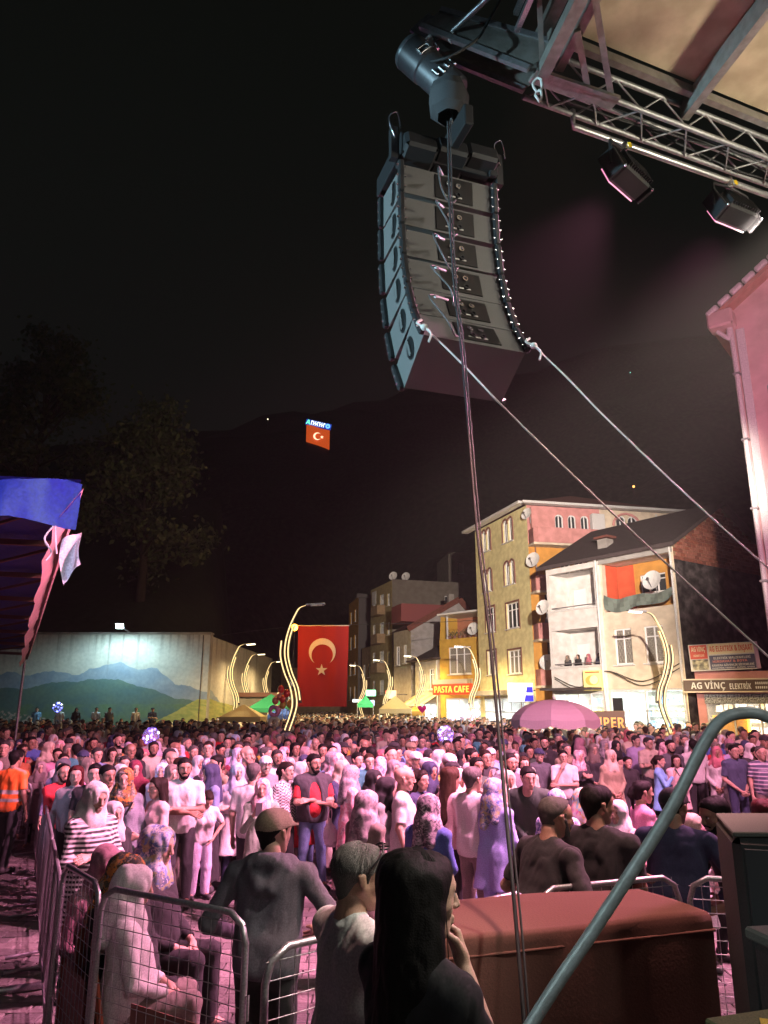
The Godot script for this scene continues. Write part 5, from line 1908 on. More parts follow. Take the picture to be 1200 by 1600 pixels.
	commit(st, "wall", M.plaster_brown, t)
	for h in [Rect2(0.6, 5.6, 1.0, 1.5), Rect2(2.8, 5.6, 1.0, 1.5), Rect2(0.6, 2.6, 1.0, 1.5), Rect2(2.8, 2.6, 1.0, 1.5)]:
		add_window(t, f, h, "", M.pane_curtain)
	# far end of the street
	t = thing("end_house", "dim house closing the far end of the street behind the flag", "building", Vector3.ZERO)
	f = face_frame(Vector3(-16, 0, -118), Vector3(-3, 0, -120))
	st = new_st()
	holes = []
	for y in [2.5, 5.5]:
		for k in 5:
			holes.append(Rect2(1.0 + k * 2.4, y, 1.1, 1.5))
	put_face(st, f, 13.1, 0, 8.0, holes)
	put_bar(st, f * Vector3(0, 8.1, 0.1), f * Vector3(13.1, 8.1, 0.1), 0.3, 0.4)
	commit(st, "wall", M.plaster_brown, t)
	for h in holes:
		add_window(t, f, h, "", M.pane_lit if (h.position.x > 3 and h.position.y < 4) else M.pane_dark)

# ---------------------------------------------------------------- stage roof, lamps and loudspeakers
func spot_fixture(called: String, label: String, at: Vector3, aim: Vector3, c: Color, power: float, angle: float, face_glow: float, wash := false, soft := 0.12) -> Node3D:
	# a stage lamp: yoke, housing with fins, glowing lens, and its light just in front of the lens
	var t := thing(called, label, "stage light", at, 0, "stage lamps on the truss" if wash else "")
	var z := -(aim - at).normalized()
	if wash:
		z = -((aim - at) * Vector3(1.0, 0.35, 1.6)).normalized()
	var x := Vector3.UP.cross(z).normalized()
	var b := Basis(x, z.cross(x), z)
	var st := new_st()
	var w := 0.52 if wash else 0.3
	put_box(st, Transform3D(b, Vector3.ZERO), Vector3(w, 0.26, 0.24), 0.03)
	commit(st, "housing", M.black_metal, t)
	for k in 12:
		st = new_st()
		put_box(st, Transform3D(b, b * Vector3(-w * 0.42 + k * w * 0.84 / 11.0, 0, 0.135)), Vector3(0.012, 0.22, 0.05), 0.0)
		commit(st, "cooling_fin", M.black_metal, t)
	for s in [-1.0, 1.0]:
		st = new_st()
		put_box(st, Transform3D(b, b * Vector3(s * (w / 2 + 0.03), 0.02, 0)), Vector3(0.04, 0.34, 0.2), 0.015)
		commit(st, "side_plate", M.black_metal, t)
		st = new_st()
		put_tube(st, [b * Vector3(s * (w / 2 + 0.05), 0, 0), Vector3(x.x * s * w * 0.55, 0.3, x.z * s * w * 0.55), Vector3(0, 0.34, 0)], 0.018, 6)
		commit(st, "yoke_arm", M.black_metal, t)
		st = new_st()
		put_ball(st, b * Vector3(s * (w / 2 + 0.02), -0.14, 0.1), Vector3.ONE * 0.018, 8)
		commit(st, "knob", M.chrome, t)
	st = new_st()
	put_box(st, Transform3D(Basis(), Vector3(0, 0.4, 0)), Vector3(0.07, 0.14, 0.07), 0.01)
	commit(st, "clamp", M.chrome, t)
	st = new_st()
	put_box(st, Transform3D(Basis(Vector3.BACK, 0.3), Vector3(0.05, 0.36, 0.06)), Vector3(0.03, 0.06, 0.01), 0.0)
	commit(st, "warning_tag", mat(Color(0.8, 0.55, 0.02), 0.5), t)
	st = new_st()
	put_box(st, Transform3D(b, b * Vector3(0, 0, -0.127)), Vector3(w * 0.9, 0.22, 0.012), 0.0)
	commit(st, "lens", glow(c, face_glow), t)
	var l := SpotLight3D.new()
	l.name = "beam"
	t.add_child(l)
	l.transform = Transform3D(Basis.looking_at(aim - at), b * Vector3(0, 0, -0.2))
	l.light_color = c.linear_to_srgb()
	l.light_energy = power
	l.light_size = soft
	l.spot_angle = angle
	l.spot_angle_attenuation = 0.7
	l.spot_range = 120.0
	l.shadow_enabled = true
	return t

func stage_roof() -> void:
	var t := thing("stage_roof", "steel stage roof with beige ceiling panels and a front truss, overhead", "stage roof", Vector3.ZERO)
	var a := Vector3(1.58, 8.46, -6.0)
	var u := Vector3(0.923, 0, -0.386)
	var v := Vector3(0.2, 0, 0.98)
	var dull := mat(Color(0.28, 0.26, 0.24), 0.5, 0.5, M.stain, 1.5, M.bump, 0.3)
	var panel := [mat(Color(0.5, 0.41, 0.29), 0.8, 0, M.stain, 0.5), mat(Color(0.46, 0.38, 0.26), 0.8, 0, M.stain, 0.45)]
	# ceiling panels between the beams
	for i in 6:
		for j in 4:
			var st := new_st()
			var p := a + u * (0.25 + i * 1.65) + v * (0.25 + j * 2.4) + Vector3(0, 0.34, 0)
			var q := [p + v * 2.36, p + u * 1.6 + v * 2.36, p + u * 1.6, p]
			put_quad(st, q[3], q[2], q[1], q[0])
			put_quad(st, q[0] + Vector3(0, 0.05, 0), q[1] + Vector3(0, 0.05, 0), q[2] + Vector3(0, 0.05, 0), q[3] + Vector3(0, 0.05, 0))
			commit(st, "ceiling_panel", panel[(i + j) % 2], t)
	for i in 7:
		var st := new_st()
		put_bar(st, a + u * (0.2 + i * 1.65) + Vector3(0, 0.2, 0), a + u * (0.2 + i * 1.65) + v * 10.0 + Vector3(0, 0.2, 0), 0.09, 0.22)
		commit(st, "rafter", dull, t)
	for j in 4:
		var st := new_st()
		put_bar(st, a + v * (0.2 + j * 2.4) + Vector3(0, 0.26, 0), a + u * 10.0 + v * (0.2 + j * 2.4) + Vector3(0, 0.26, 0), 0.07, 0.1)
		commit(st, "purlin", dull, t)
	# side box beam
	for h in [0.0, 0.42]:
		var st := new_st()
		put_bar(st, a + Vector3(0, h, 0), a + v * 10.0 + Vector3(0, h, 0), 0.12, 0.12)
		commit(st, "side_chord", dull, t)
		st = new_st()
		put_bar(st, a + Vector3(-0.28, h * 0.5 + 0.3, 0.2), a + v * 10.0 + Vector3(-0.28, h * 0.5 + 0.3, 0), 0.05, 0.05)
		commit(st, "side_tube", M.steel, t)
	for k in 9:
		var st := new_st()
		put_bar(st, a + v * k * 1.1 + Vector3(0, 0.02, 0), a + v * (k + 0.55) * 1.1 + Vector3(-0.26, 0.42, 0), 0.05, 0.05)
		put_bar(st, a + v * (k + 0.55) * 1.1 + Vector3(-0.26, 0.42, 0), a + v * (k + 1) * 1.1 + Vector3(0, 0.02, 0), 0.05, 0.05)
		commit(st, "side_brace", dull, t)
	# front truss: four chords, lattice
	var out := Vector3(-0.386, 0, -0.923) * 0.35
	for c in [Vector3(0, 0.0, 0), Vector3(0, 0.28, 0), out + Vector3(0, 0.02, 0), out + Vector3(0, 0.28, 0)]:
		var st := new_st()
		put_tube(st, [a + c, a + u * 10.0 + c], 0.03, 8)
		commit(st, "truss_chord", M.steel_dull, t)
	for k in 16:
		for o in [Vector3.ZERO, out]:
			var st := new_st()
			put_tube(st, [a + o + u * k * 0.62, a + o + u * (k + 0.5) * 0.62 + Vector3(0, 0.28, 0), a + o + u * (k + 1) * 0.62], 0.013, 6)
			commit(st, "truss_lattice", M.steel_dull, t)
		var st2 := new_st()
		put_tube(st2, [a + u * k * 0.62, a + out + u * (k + 0.5) * 0.62, a + u * (k + 1) * 0.62], 0.012, 6)
		commit(st2, "truss_lattice", M.steel_dull, t)
	# heavy corner plates
	var cst := new_st()
	put_bar(cst, a + Vector3(-0.1, -0.03, 0.0), a + u * 0.9 + Vector3(0, -0.03, 0), 0.16, 0.04)
	commit(cst, "corner_plate", dull, t)
	for k in 2:
		cst = new_st()
		put_bar(cst, a + u * (0.55 + k * 0.3) + Vector3(0, 0.0, 0), a + u * 0.15 + v * (0.5 + k * 0.35) + Vector3(0, 0.05, 0), 0.06, 0.04)
		commit(cst, "gusset", dull, t)
	# lamp pipe below the truss
	cst = new_st()
	var pipe_a := a + u * 0.62 + out + Vector3(0, -0.13, 0)
	put_tube(cst, [pipe_a + Vector3(0, 0.2, 0), pipe_a, a + u * 10.0 + out + Vector3(0, -0.13, 0)], 0.035, 8)
	commit(cst, "lamp_pipe", M.steel, t)
	# cables along the truss
	for k in 4:
		cst = new_st()
		var pts := []
		for i in 12:
			pts.append(a + out * (0.2 + 0.2 * k) + u * (0.4 + i * 0.85) + Vector3(0, 0.06 + 0.07 * sin(i * 1.7 + k * 2.0), 0))
		put_tube(cst, bend(pts, 3), 0.012, 5)
		commit(cst, "cable", M.rubber, t)
	# cantilever arm that carries the loudspeakers
	var tip := Vector3(0.48, 9.22, -6.2)
	var root := a + Vector3(0.0, 0.12, -0.05)
	for s in [-1.0, 1.0]:
		cst = new_st()
		var off := Vector3(0, 0, 0.13 * s)
		var dn := Vector3(0.13, 0.13, 0)
		var p := [tip + off + dn * 0.8, root + off + dn * 1.2, root + off - dn * 1.2, tip + off - dn * 0.8]
		put_quad(cst, p[0], p[1], p[2], p[3])
		put_quad(cst, p[1] + Vector3(0, 0, -0.012), p[0] + Vector3(0, 0, -0.012), p[3] + Vector3(0, 0, -0.012), p[2] + Vector3(0, 0, -0.012))
		commit(cst, "arm_plate", dull, t)
		for e in [-1.0, 1.0]:
			cst = new_st()
			put_bar(cst, tip + off + dn * 0.8 * e, root + off + dn * 1.2 * e, 0.05, 0.06)
			commit(cst, "arm_flange", M.steel_dull, t)
	cst = new_st()
	put_bar(cst, tip + Vector3(0.1, 0.1, 0), tip + Vector3(-0.1, -0.12, 0), 0.3, 0.03, Vector3.BACK)
	commit(cst, "arm_end_plate", M.steel_dull, t)
	cst = new_st()
	put_tube(cst, [tip + Vector3(0.22, -0.22, 0.18), a + v * 1.2 + Vector3(-0.1, 0.55, 0)], 0.03, 7)
	commit(cst, "brace_rod", M.steel, t)
	# shackles and knots
	for q in [[tip + Vector3(-0.02, -0.26, 0.1), 0.06], [tip + Vector3(0.2, -0.28, 0.16), 0.06], [a + Vector3(-0.06, -0.16, 0.0), 0.09], [a + Vector3(-0.06, -0.3, 0.02), 0.06]]:
		cst = new_st()
		var ring := []
		for k in 10:
			var an := TAU * k / 9.0
			ring.append(q[0] + Vector3(cos(an) * q[1] * 0.5, sin(an) * q[1], sin(an * 2.0) * 0.02))
		put_tube(cst, ring, 0.014, 6)
		commit(cst, "shackle", M.rope, t)
	# lamps on the pipe; the first two are in view
	var pink := Color(1.0, 0.33, 0.56)
	var dirs := [Vector3(-2.8, 0.0, -10.5), Vector3(1.2, 0.0, -11.0), Vector3(4.8, 0.0, -15), Vector3(-5.5, 0.0, -9.0), Vector3(11.5, 7.5, -18.5)]
	var names := ["black wash lamp hanging from the truss pipe, nearest the roof corner", "black wash lamp on the truss pipe at the picture edge", "third wash lamp along the stage truss", "fourth wash lamp along the stage truss", "fifth wash lamp along the stage truss"]
	for k in 5:
		var at: Vector3 = a + out + u * (1.28 + k * 1.55) + Vector3(0, -0.55, 0)
		spot_fixture("stage_lamp", names[k], at, dirs[k], [pink, pink, Color(1.0, 0.36, 0.58), pink, Color(1.0, 0.42, 0.58)][k], [180.0, 165.0, 150.0, 195.0, 60.0][k], [41.0, 42.0, 42.0, 44.0, 62.0][k], 0.9, true)
	# warm blinder on the same pipe, just outside the picture
	spot_fixture("stage_blinder", "warm white blinder lamp on the stage truss outside the picture edge", Vector3(5.3, 7.1, -7.3), Vector3(1.5, 12.0, -30.0), Color(1.0, 0.88, 0.55), 170.0, 26.0, 10.0, false, 0.2)
	spot_fixture("stage_uplight", "warm lamp under the stage roof lighting its ceiling", Vector3(6.6, 6.4, -4.5), Vector3(3.0, 8.4, -5.5), Color(1.0, 0.9, 0.68), 17.0, 75.0, 6.0, false, 0.2)
	spot_fixture("house_front_lamp", "long-throw lamp on the stage truss aimed at the house fronts", Vector3(4.5, 7.2, -5.2), Vector3(9.0, 8.5, -45.0), Color(1.0, 0.84, 0.72), 1900.0, 19.0, 8.0, false, 0.15)
	spot_fixture("stage_work_light", "white work lamp under the stage roof above the picture", Vector3(4.2, 8.0, -3.6), Vector3(0.8, 3.5, -5.6), Color(1.0, 0.93, 0.82), 6.5, 60.0, 6.0, false, 0.3)
	spot_fixture("stage_down_light", "pink lamp on the side beam pointing straight down at the covered case", Vector3(1.3, 8.1, -4.25), Vector3(0.9, 1.3, -4.5), Color(1.0, 0.5, 0.45), 80.0, 15.0, 6.0, false, 0.12)
	spot_fixture("stage_back_light", "cool work lamp deep in the stage behind the camera", Vector3(3.2, 5.2, 3.0), Vector3(0.6, 1.6, -3.0), Color(1.0, 0.97, 0.9), 5.0, 45.0, 6.0, false, 0.3)
	spot_fixture("stage_side_light", "narrow white lamp under the stage roof above the grey-haired person", Vector3(4.2, 8.0, -2.0), Vector3(-0.15, 1.5, -3.55), Color(1.0, 0.93, 0.8), 60.0, 9.0, 6.0, false, 0.2)
	spot_fixture("rail_side_lamp", "cool lamp high left of the stage aimed at the stair rail", Vector3(-6.0, 6.0, 2.0), Vector3(0.6, 2.0, -1.9), Color(0.75, 0.97, 1.0), 19.0, 6.0, 6.0, false, 0.15)
	# cold side lamp out of the picture at the left, towards the loudspeakers and the tarp
	spot_fixture("side_lamp", "cold blue-white side lamp on a stand left of the stage", Vector3(-10.5, 5.6, -1.5), Vector3(0.3, 6.4, -6.0), Color(0.5, 0.85, 1.0), 210.0, 13.0, 6.0, false, 0.15)
	spot_fixture("side_lamp", "blue side lamp aimed at the tarp roof left of the stage", Vector3(-8.5, 5.0, 0.5), Vector3(-4.6, 4.5, -8.0), Color(0.55, 0.6, 1.0), 70.0, 20.0, 6.0, false, 0.15)
	for q in [Vector3(-10.5, 0, -1.5), Vector3(-8.5, 0, 0.5), Vector3(-6.0, 0, 2.0)]:
		var sd := thing("lamp_stand", "black lamp stand left of the stage, " + ("farthest out" if q.x < -9 else ("middle one" if q.x < -7 else "closest in")), "stand", q)
		cst = new_st()
		put_tube(cst, [Vector3(0, 0, 0), Vector3(0, 5.9, 0)], 0.03, 8)
		commit(cst, "pole", M.black_metal, sd)
		for k in 3:
			cst = new_st()
			put_tube(cst, [Vector3(0, 0.9, 0), Vector3(cos(k * 2.09) * 0.7, 0.02, sin(k * 2.09) * 0.7)], 0.02, 6)
			commit(cst, "leg", M.black_metal, sd)

func speaker_array() -> void:
	var turn := deg_to_rad(19.5)
	var b := Basis(Vector3.UP, turn)
	var at := Vector3(0.138, 7.37, -5.94)
	var w := 1.017
	var d := 0.532
	var h := 0.359
	var grain := noise_tex(81, 0.2, Color(0.75, 0.75, 0.75), Color(1, 1, 1), 128, 2)
	var paint := mat(Color(0.15, 0.149, 0.148), 0.62, 0, grain, 6.0, noise_tex(82, 0.25, Color.BLACK, Color.WHITE, 128, 2, true, 3.0), 0.5)
	var plate := mat(Color(0.012, 0.012, 0.013), 0.35)
	var y := 0.0
	var z := 0.0
	var labels := ["topmost grey line array box, under the flying frame", "second line array box from the top", "third line array box from the top", "fourth line array box from the top", "fifth line array box from the top, tilted", "lowest grey line array box, its underside showing"]
	for i in 6:
		var tl := deg_to_rad(31.6 * pow(i / 5.0, 1.6))
		var rx := Basis(Vector3.RIGHT, -tl)
		var t := thing("line_array_box", labels[i], "loudspeaker", Vector3.ZERO, 0, "loudspeaker boxes of the hanging array")
		t.transform = Transform3D(b * rx, at + b * Vector3(0, y, z))
		var gap := 0.055 if i < 3 else 0.008
		# cabinet: wedge, its rear lower than its front
		var st := new_st()
		var x0 := 0.035
		var x1 := w - 0.035
		var yt := -gap * 0.5
		var yb := -h + gap * 0.5
		var cor := []
		for q in [[x0, yt, 0.0], [x1, yt, 0.0], [x1, yb, 0.0], [x0, yb, 0.0], [x0, -0.004, -d], [x1, -0.004, -d], [x1, -h + 0.004, -d], [x0, -h + 0.004, -d]]:
			cor.append(Vector3(q[0], q[1], q[2]))
		put_quad(st, cor[0], cor[1], cor[2], cor[3])
		put_quad(st, cor[5], cor[4], cor[7], cor[6])
		put_quad(st, cor[4], cor[0], cor[3], cor[7])
		put_quad(st, cor[1], cor[5], cor[6], cor[2])
		put_quad(st, cor[4], cor[5], cor[1], cor[0])
		put_quad(st, cor[3], cor[2], cor[6], cor[7])
		commit(st, "cabinet", paint, t)
		# rear connector plate with sockets
		st = new_st()
		put_box(st, Transform3D(Basis(), Vector3(w * 0.56, -h * 0.5, 0.004)), Vector3(0.4, h * 0.72, 0.012), 0.004)
		var cp := commit(st, "connector_plate", plate, t)
		for k in 4:
			st = new_st()
			put_lathe(st, Transform3D(Basis(Vector3.RIGHT, PI / 2), Vector3(w * 0.5 + (k % 2) * 0.1, -h * 0.38 - (k / 2) * 0.1, 0.011)), [Vector2(0.028, 0.0), Vector2(0.028, 0.014), Vector2(0.018, 0.014), Vector2(0.016, 0.002), Vector2(0.001, 0.002)], 10)
			commit(st, "socket", M.chrome if k < 2 else M.black_metal, cp)
		for k in 3:
			add_box(cp, "plate_label", M.white_paint, Transform3D(Basis(), Vector3(w * 0.48 + k * 0.07, -h * 0.72, 0.011)), Vector3(0.045, 0.014, 0.003), 0.0)
		# side handles: a slotted oval in each end
		for s in [0.0, 1.0]:
			var hx := x0 - 0.004 if s == 0.0 else x1 + 0.004
			var sb := Basis(Vector3.UP, -PI / 2 if s == 0.0 else PI / 2) * Basis(Vector3.BACK, -0.12)
			st = new_st()
			put_lathe(st, Transform3D(sb * Basis(Vector3.RIGHT, PI / 2) * Basis.from_scale(Vector3(0.075, 1, 0.13)), Vector3(hx, -h * 0.5, -d * 0.45)), [Vector2(0.001, 0.003), Vector2(0.94, 0.003), Vector2(1.0, 0.0)], 20)
			var hd := commit(st, "handle_recess", plate, t)
			st = new_st()
			put_box(st, Transform3D(sb, Vector3(hx - 0.012 * (1.0 - 2.0 * s), -h * 0.5, -d * 0.45)), Vector3(0.035, 0.2, 0.018), 0.008)
			commit(st, "handle", paint, hd)
		# rigging bars and pins at the four upright edges
		for sx in [x0 - 0.02, x1 + 0.02]:
			for sz in [0.02, -d - 0.02]:
				st = new_st()
				put_bar(st, Vector3(sx, -0.005, sz), Vector3(sx, -h + 0.005, sz), 0.055, 0.06, Vector3.BACK, 0.012)
				var rb := commit(st, "rigging_bar", M.black_metal, t)
				for k in 3:
					st = new_st()
					put_tube(st, [Vector3(sx - 0.045, -h * (0.2 + 0.3 * k), sz + 0.01), Vector3(sx + 0.045, -h * (0.2 + 0.3 * k), sz + 0.01)], 0.011, 6)
					commit(st, "pin", M.chrome, rb)
		y += -cos(tl) * h
		z += sin(tl) * h
	# flying frame
	var t2 := thing("flying_frame", "black steel flying frame above the line array", "frame", at)
	t2.rotation.y = turn
	for q in [[Vector3(0.0, 0.16, 0.0), Vector3(w, 0.16, 0.0)], [Vector3(0.0, 0.16, -d), Vector3(w, 0.16, -d)], [Vector3(0.04, 0.16, 0.08), Vector3(0.04, 0.16, -d - 0.1)], [Vector3(w - 0.04, 0.16, 0.08), Vector3(w - 0.04, 0.16, -d - 0.1)], [Vector3(w * 0.5, 0.26, 0.5), Vector3(w * 0.5, 0.26, -d - 0.3)]]:
		var st := new_st()
		put_bar(st, q[0], q[1], 0.09, 0.22, Vector3.UP, 0.01)
		commit(st, "frame_beam", M.black_metal, t2)
	for q in [[-0.05, 0.0], [w + 0.05, 0.0]]:
		var st := new_st()
		put_bar(st, Vector3(q[0], 0.35, 0.0), Vector3(q[0], 0.0, 0.0), 0.07, 0.07)
		commit(st, "frame_lug", M.black_metal, t2)
		st = new_st()
		put_tube(st, bend([Vector3(q[0], 0.2, 0.05), Vector3(q[0] - 0.08, 0.38, 0.08), Vector3(q[0] + 0.02, 0.5, 0.05), Vector3(q[0] + 0.05, 0.3, 0.06)], 5), 0.008, 5)
		commit(st, "safety_wire", M.chrome, t2)
	# black covers lying over the frame
	for k in 3:
		var st := new_st()
		put_box(st, Transform3D(Basis(Vector3.RIGHT, -0.25), Vector3(w * (0.18 + 0.32 * k), 0.12 + 0.03 * k, 0.0)), Vector3(w * 0.33, 0.2, 0.34), 0.03)
		commit(st, "cover_plate", M.black_metal, t2)
	# chain hoist
	var m := thing("chain_hoist", "dark grey cylinder chain hoist hanging tilted under the arm tip", "hoist", Vector3(0.5, 8.55, -6.1))
	var ax := Vector3(-0.24, 0.27, 0.0).normalized()
	var mb := Basis(ax.cross(Vector3.BACK).normalized(), ax, Vector3.BACK)
	var grey := mat(Color(0.075, 0.075, 0.085), 0.45, 0.3, M.fine, 5.0)
	var st3 := new_st()
	put_lathe(st3, Transform3D(mb, Vector3.ZERO), [Vector2(0.005, -0.34), Vector2(0.15, -0.34), Vector2(0.175, -0.31), Vector2(0.175, 0.08), Vector2(0.185, 0.1), Vector2(0.185, 0.36), Vector2(0.17, 0.385), Vector2(0.005, 0.39)], 24)
	commit(st3, "motor_body", grey, m)
	st3 = new_st()
	put_lathe(st3, Transform3D(mb, Vector3.ZERO), [Vector2(0.187, 0.34), Vector2(0.187, 0.36), Vector2(0.172, 0.39), Vector2(0.15, 0.395)], 24)
	commit(st3, "end_cover", mat(Color(0.16, 0.18, 0.2), 0.35, 0.4), m)
	for k in 4:
		st3 = new_st()
		var hb := mb * Vector3([-0.06, 0.06, 0.0, 0.0][k], [0.16, 0.16, 0.19, 0.13][k], 0.185)
		put_box(st3, Transform3D(mb, hb), Vector3([0.02, 0.02, 0.14, 0.14][k], [0.09, 0.09, 0.02, 0.02][k], 0.03), 0.006)
		commit(st3, "name_plate_rim", M.chrome, m)
	for k in 4:
		st3 = new_st()
		put_box(st3, Transform3D(mb, mb * Vector3(-0.1 + 0.07 * k, -0.12 - 0.02 * (k % 2), 0.17)), Vector3(0.03, 0.09, 0.03), 0.008)
		commit(st3, "bracket", M.chrome, m)
	st3 = new_st()
	put_lathe(st3, Transform3D(Basis(), Vector3(0.14, -0.58, 0.05)), [Vector2(0.12, 0.0), Vector2(0.19, 0.06), Vector2(0.21, 0.25), Vector2(0.17, 0.36), Vector2(0.1, 0.4)], 7)
	commit(st3, "chain_bag", mat(Color(0.05, 0.05, 0.055), 0.9, 0, M.fine, 8.0), m)
	st3 = new_st()
	put_tube(st3, [Vector3(-0.02, 0.55, -0.05), Vector3(0.05, 0.3, 0.0)], 0.02, 6)
	commit(st3, "hook", M.chrome, m)
	st3 = new_st()
	put_tube(st3, [Vector3(0.18, -0.3, 0.0), Vector3(0.16, -0.95, 0.0)], 0.016, 6)
	commit(st3, "chain", M.steel_dull, m)
	st3 = new_st()
	put_tube(st3, bend([Vector3(-0.04, -0.06, 0.2), Vector3(0.14, -0.1, 0.3), Vector3(0.4, 0.1, 0.3), Vector3(0.55, 0.45, 0.2), Vector3(0.75, 0.8, 0.3)], 6), 0.014, 6)
	commit(st3, "power_lead", M.rubber, m)
	# multicore cable hanging down to the stage
	var c := thing("signal_cable", "long black cable hanging from the loudspeakers down past the brown cover", "cable", Vector3.ZERO)
	st3 = new_st()
	put_tube(st3, bend([Vector3(0.57, 7.41, -5.50), Vector3(0.57, 6.01, -5.45), Vector3(0.62, 5.02, -5.35), Vector3(0.62, 4.05, -5.00), Vector3(0.62, 3.39, -4.75), Vector3(0.63, 2.74, -4.45), Vector3(0.61, 1.81, -3.95), Vector3(0.61, 1.37, -3.78), Vector3(0.61, 1.02, -3.68), Vector3(0.62, 0.5, -3.64), Vector3(0.6, 0.02, -3.6)], 6), 0.0095, 8)
	commit(st3, "jacket", M.rubber, c)
	st3 = new_st()
	put_tube(st3, bend([Vector3(0.59, 7.41, -5.49), Vector3(0.59, 6.01, -5.44), Vector3(0.64, 5.02, -5.33), Vector3(0.64, 4.05, -4.99), Vector3(0.64, 3.39, -4.74), Vector3(0.65, 2.74, -4.44), Vector3(0.63, 1.81, -3.94), Vector3(0.63, 1.37, -3.76), Vector3(0.63, 1.02, -3.67), Vector3(0.64, 0.50, -3.62)], 6), 0.006, 6)
	commit(st3, "second_strand", M.rubber, c)
	# link leads from box to box
	for k in 5:
		var ld := thing("link_lead", ["speaker lead looping between the first two boxes", "speaker lead looping over the second and third box", "speaker lead with grey plug on the middle boxes", "speaker lead looping over the fourth and fifth box", "short speaker lead at the lowest box"][k], "cable", Vector3.ZERO, 0, "leads on the loudspeaker array")
		var y0 := 7.2 - k * 0.36
		var zz: float = -5.86 + [0.0, 0.0, 0.02, 0.08, 0.2][k]
		st3 = new_st()
		var q := [Vector3(0.55, y0, zz - 0.06), Vector3(0.5 - 0.03 * k, y0 - 0.05, zz + 0.1), Vector3(0.52 + 0.05 * (k % 2), y0 - 0.3, zz + 0.14), Vector3(0.6, y0 - 0.42, zz + 0.08), Vector3(0.66, y0 - 0.34, zz + 0.02)]
		put_tube(st3, bend(q, 6), 0.008, 6)
		commit(st3, "lead", mat(Color(0.07, 0.07, 0.075), 0.5), ld)
		st3 = new_st()
		put_tube(st3, [q[0], q[0].lerp(q[1], 0.7)], 0.013, 8)
		commit(st3, "plug", mat(Color(0.3, 0.3, 0.34), 0.4), ld)
	# two white stay ropes
	for k in 2:
		var rp := thing("stay_rope", ["white rope from the left edge of the lowest speaker box", "white rope from the right edge of the lowest speaker box"][k], "rope", Vector3.ZERO, 0, "stay ropes of the array")
		var p0 := [Vector3(0.33, 5.35, -5.45), Vector3(1.29, 5.36, -5.79)][k] as Vector3
		var p1 := [Vector3(2.61, 2.62, -5.00), Vector3(3.52, 3.38, -6.40)][k] as Vector3
		var pts := []
		for i in 9:
			var f := i / 8.0
			pts.append(p0.lerp(p1, f) + Vector3(0, -0.05 * sin(f * PI) + (0.015 if i == 1 else 0.0), 0))
		st3 = new_st()
		put_tube(st3, bend(pts, 4), 0.0075, 6)
		commit(st3, "rope", M.rope, rp)
		st3 = new_st()
		put_ball(st3, p0, Vector3(0.035, 0.03, 0.03), 8)
		put_tube(st3, bend([p0, p0 + Vector3(0.05, -0.07, 0.03), p0 + Vector3(0.03, -0.16, 0.05)], 4), 0.01, 5)
		put_tube(st3, bend([p0, p0 + Vector3(-0.06, 0.05, -0.02), p0 + Vector3(-0.02, 0.1, -0.06)], 4), 0.012, 5)
		commit(st3, "knot", M.rope, rp)
	# the post the ropes run to stands beside the pink building, outside the picture
	var po := thing("rope_post", "steel stage post outside the picture that holds the stay ropes", "post", Vector3(3.31, 0, -5.8))
	st3 = new_st()
	put_tube(st3, [Vector3(0, 0, 0), Vector3(0, 5.0, 0)], 0.05, 8)
	commit(st3, "pole", M.steel_dull, po)

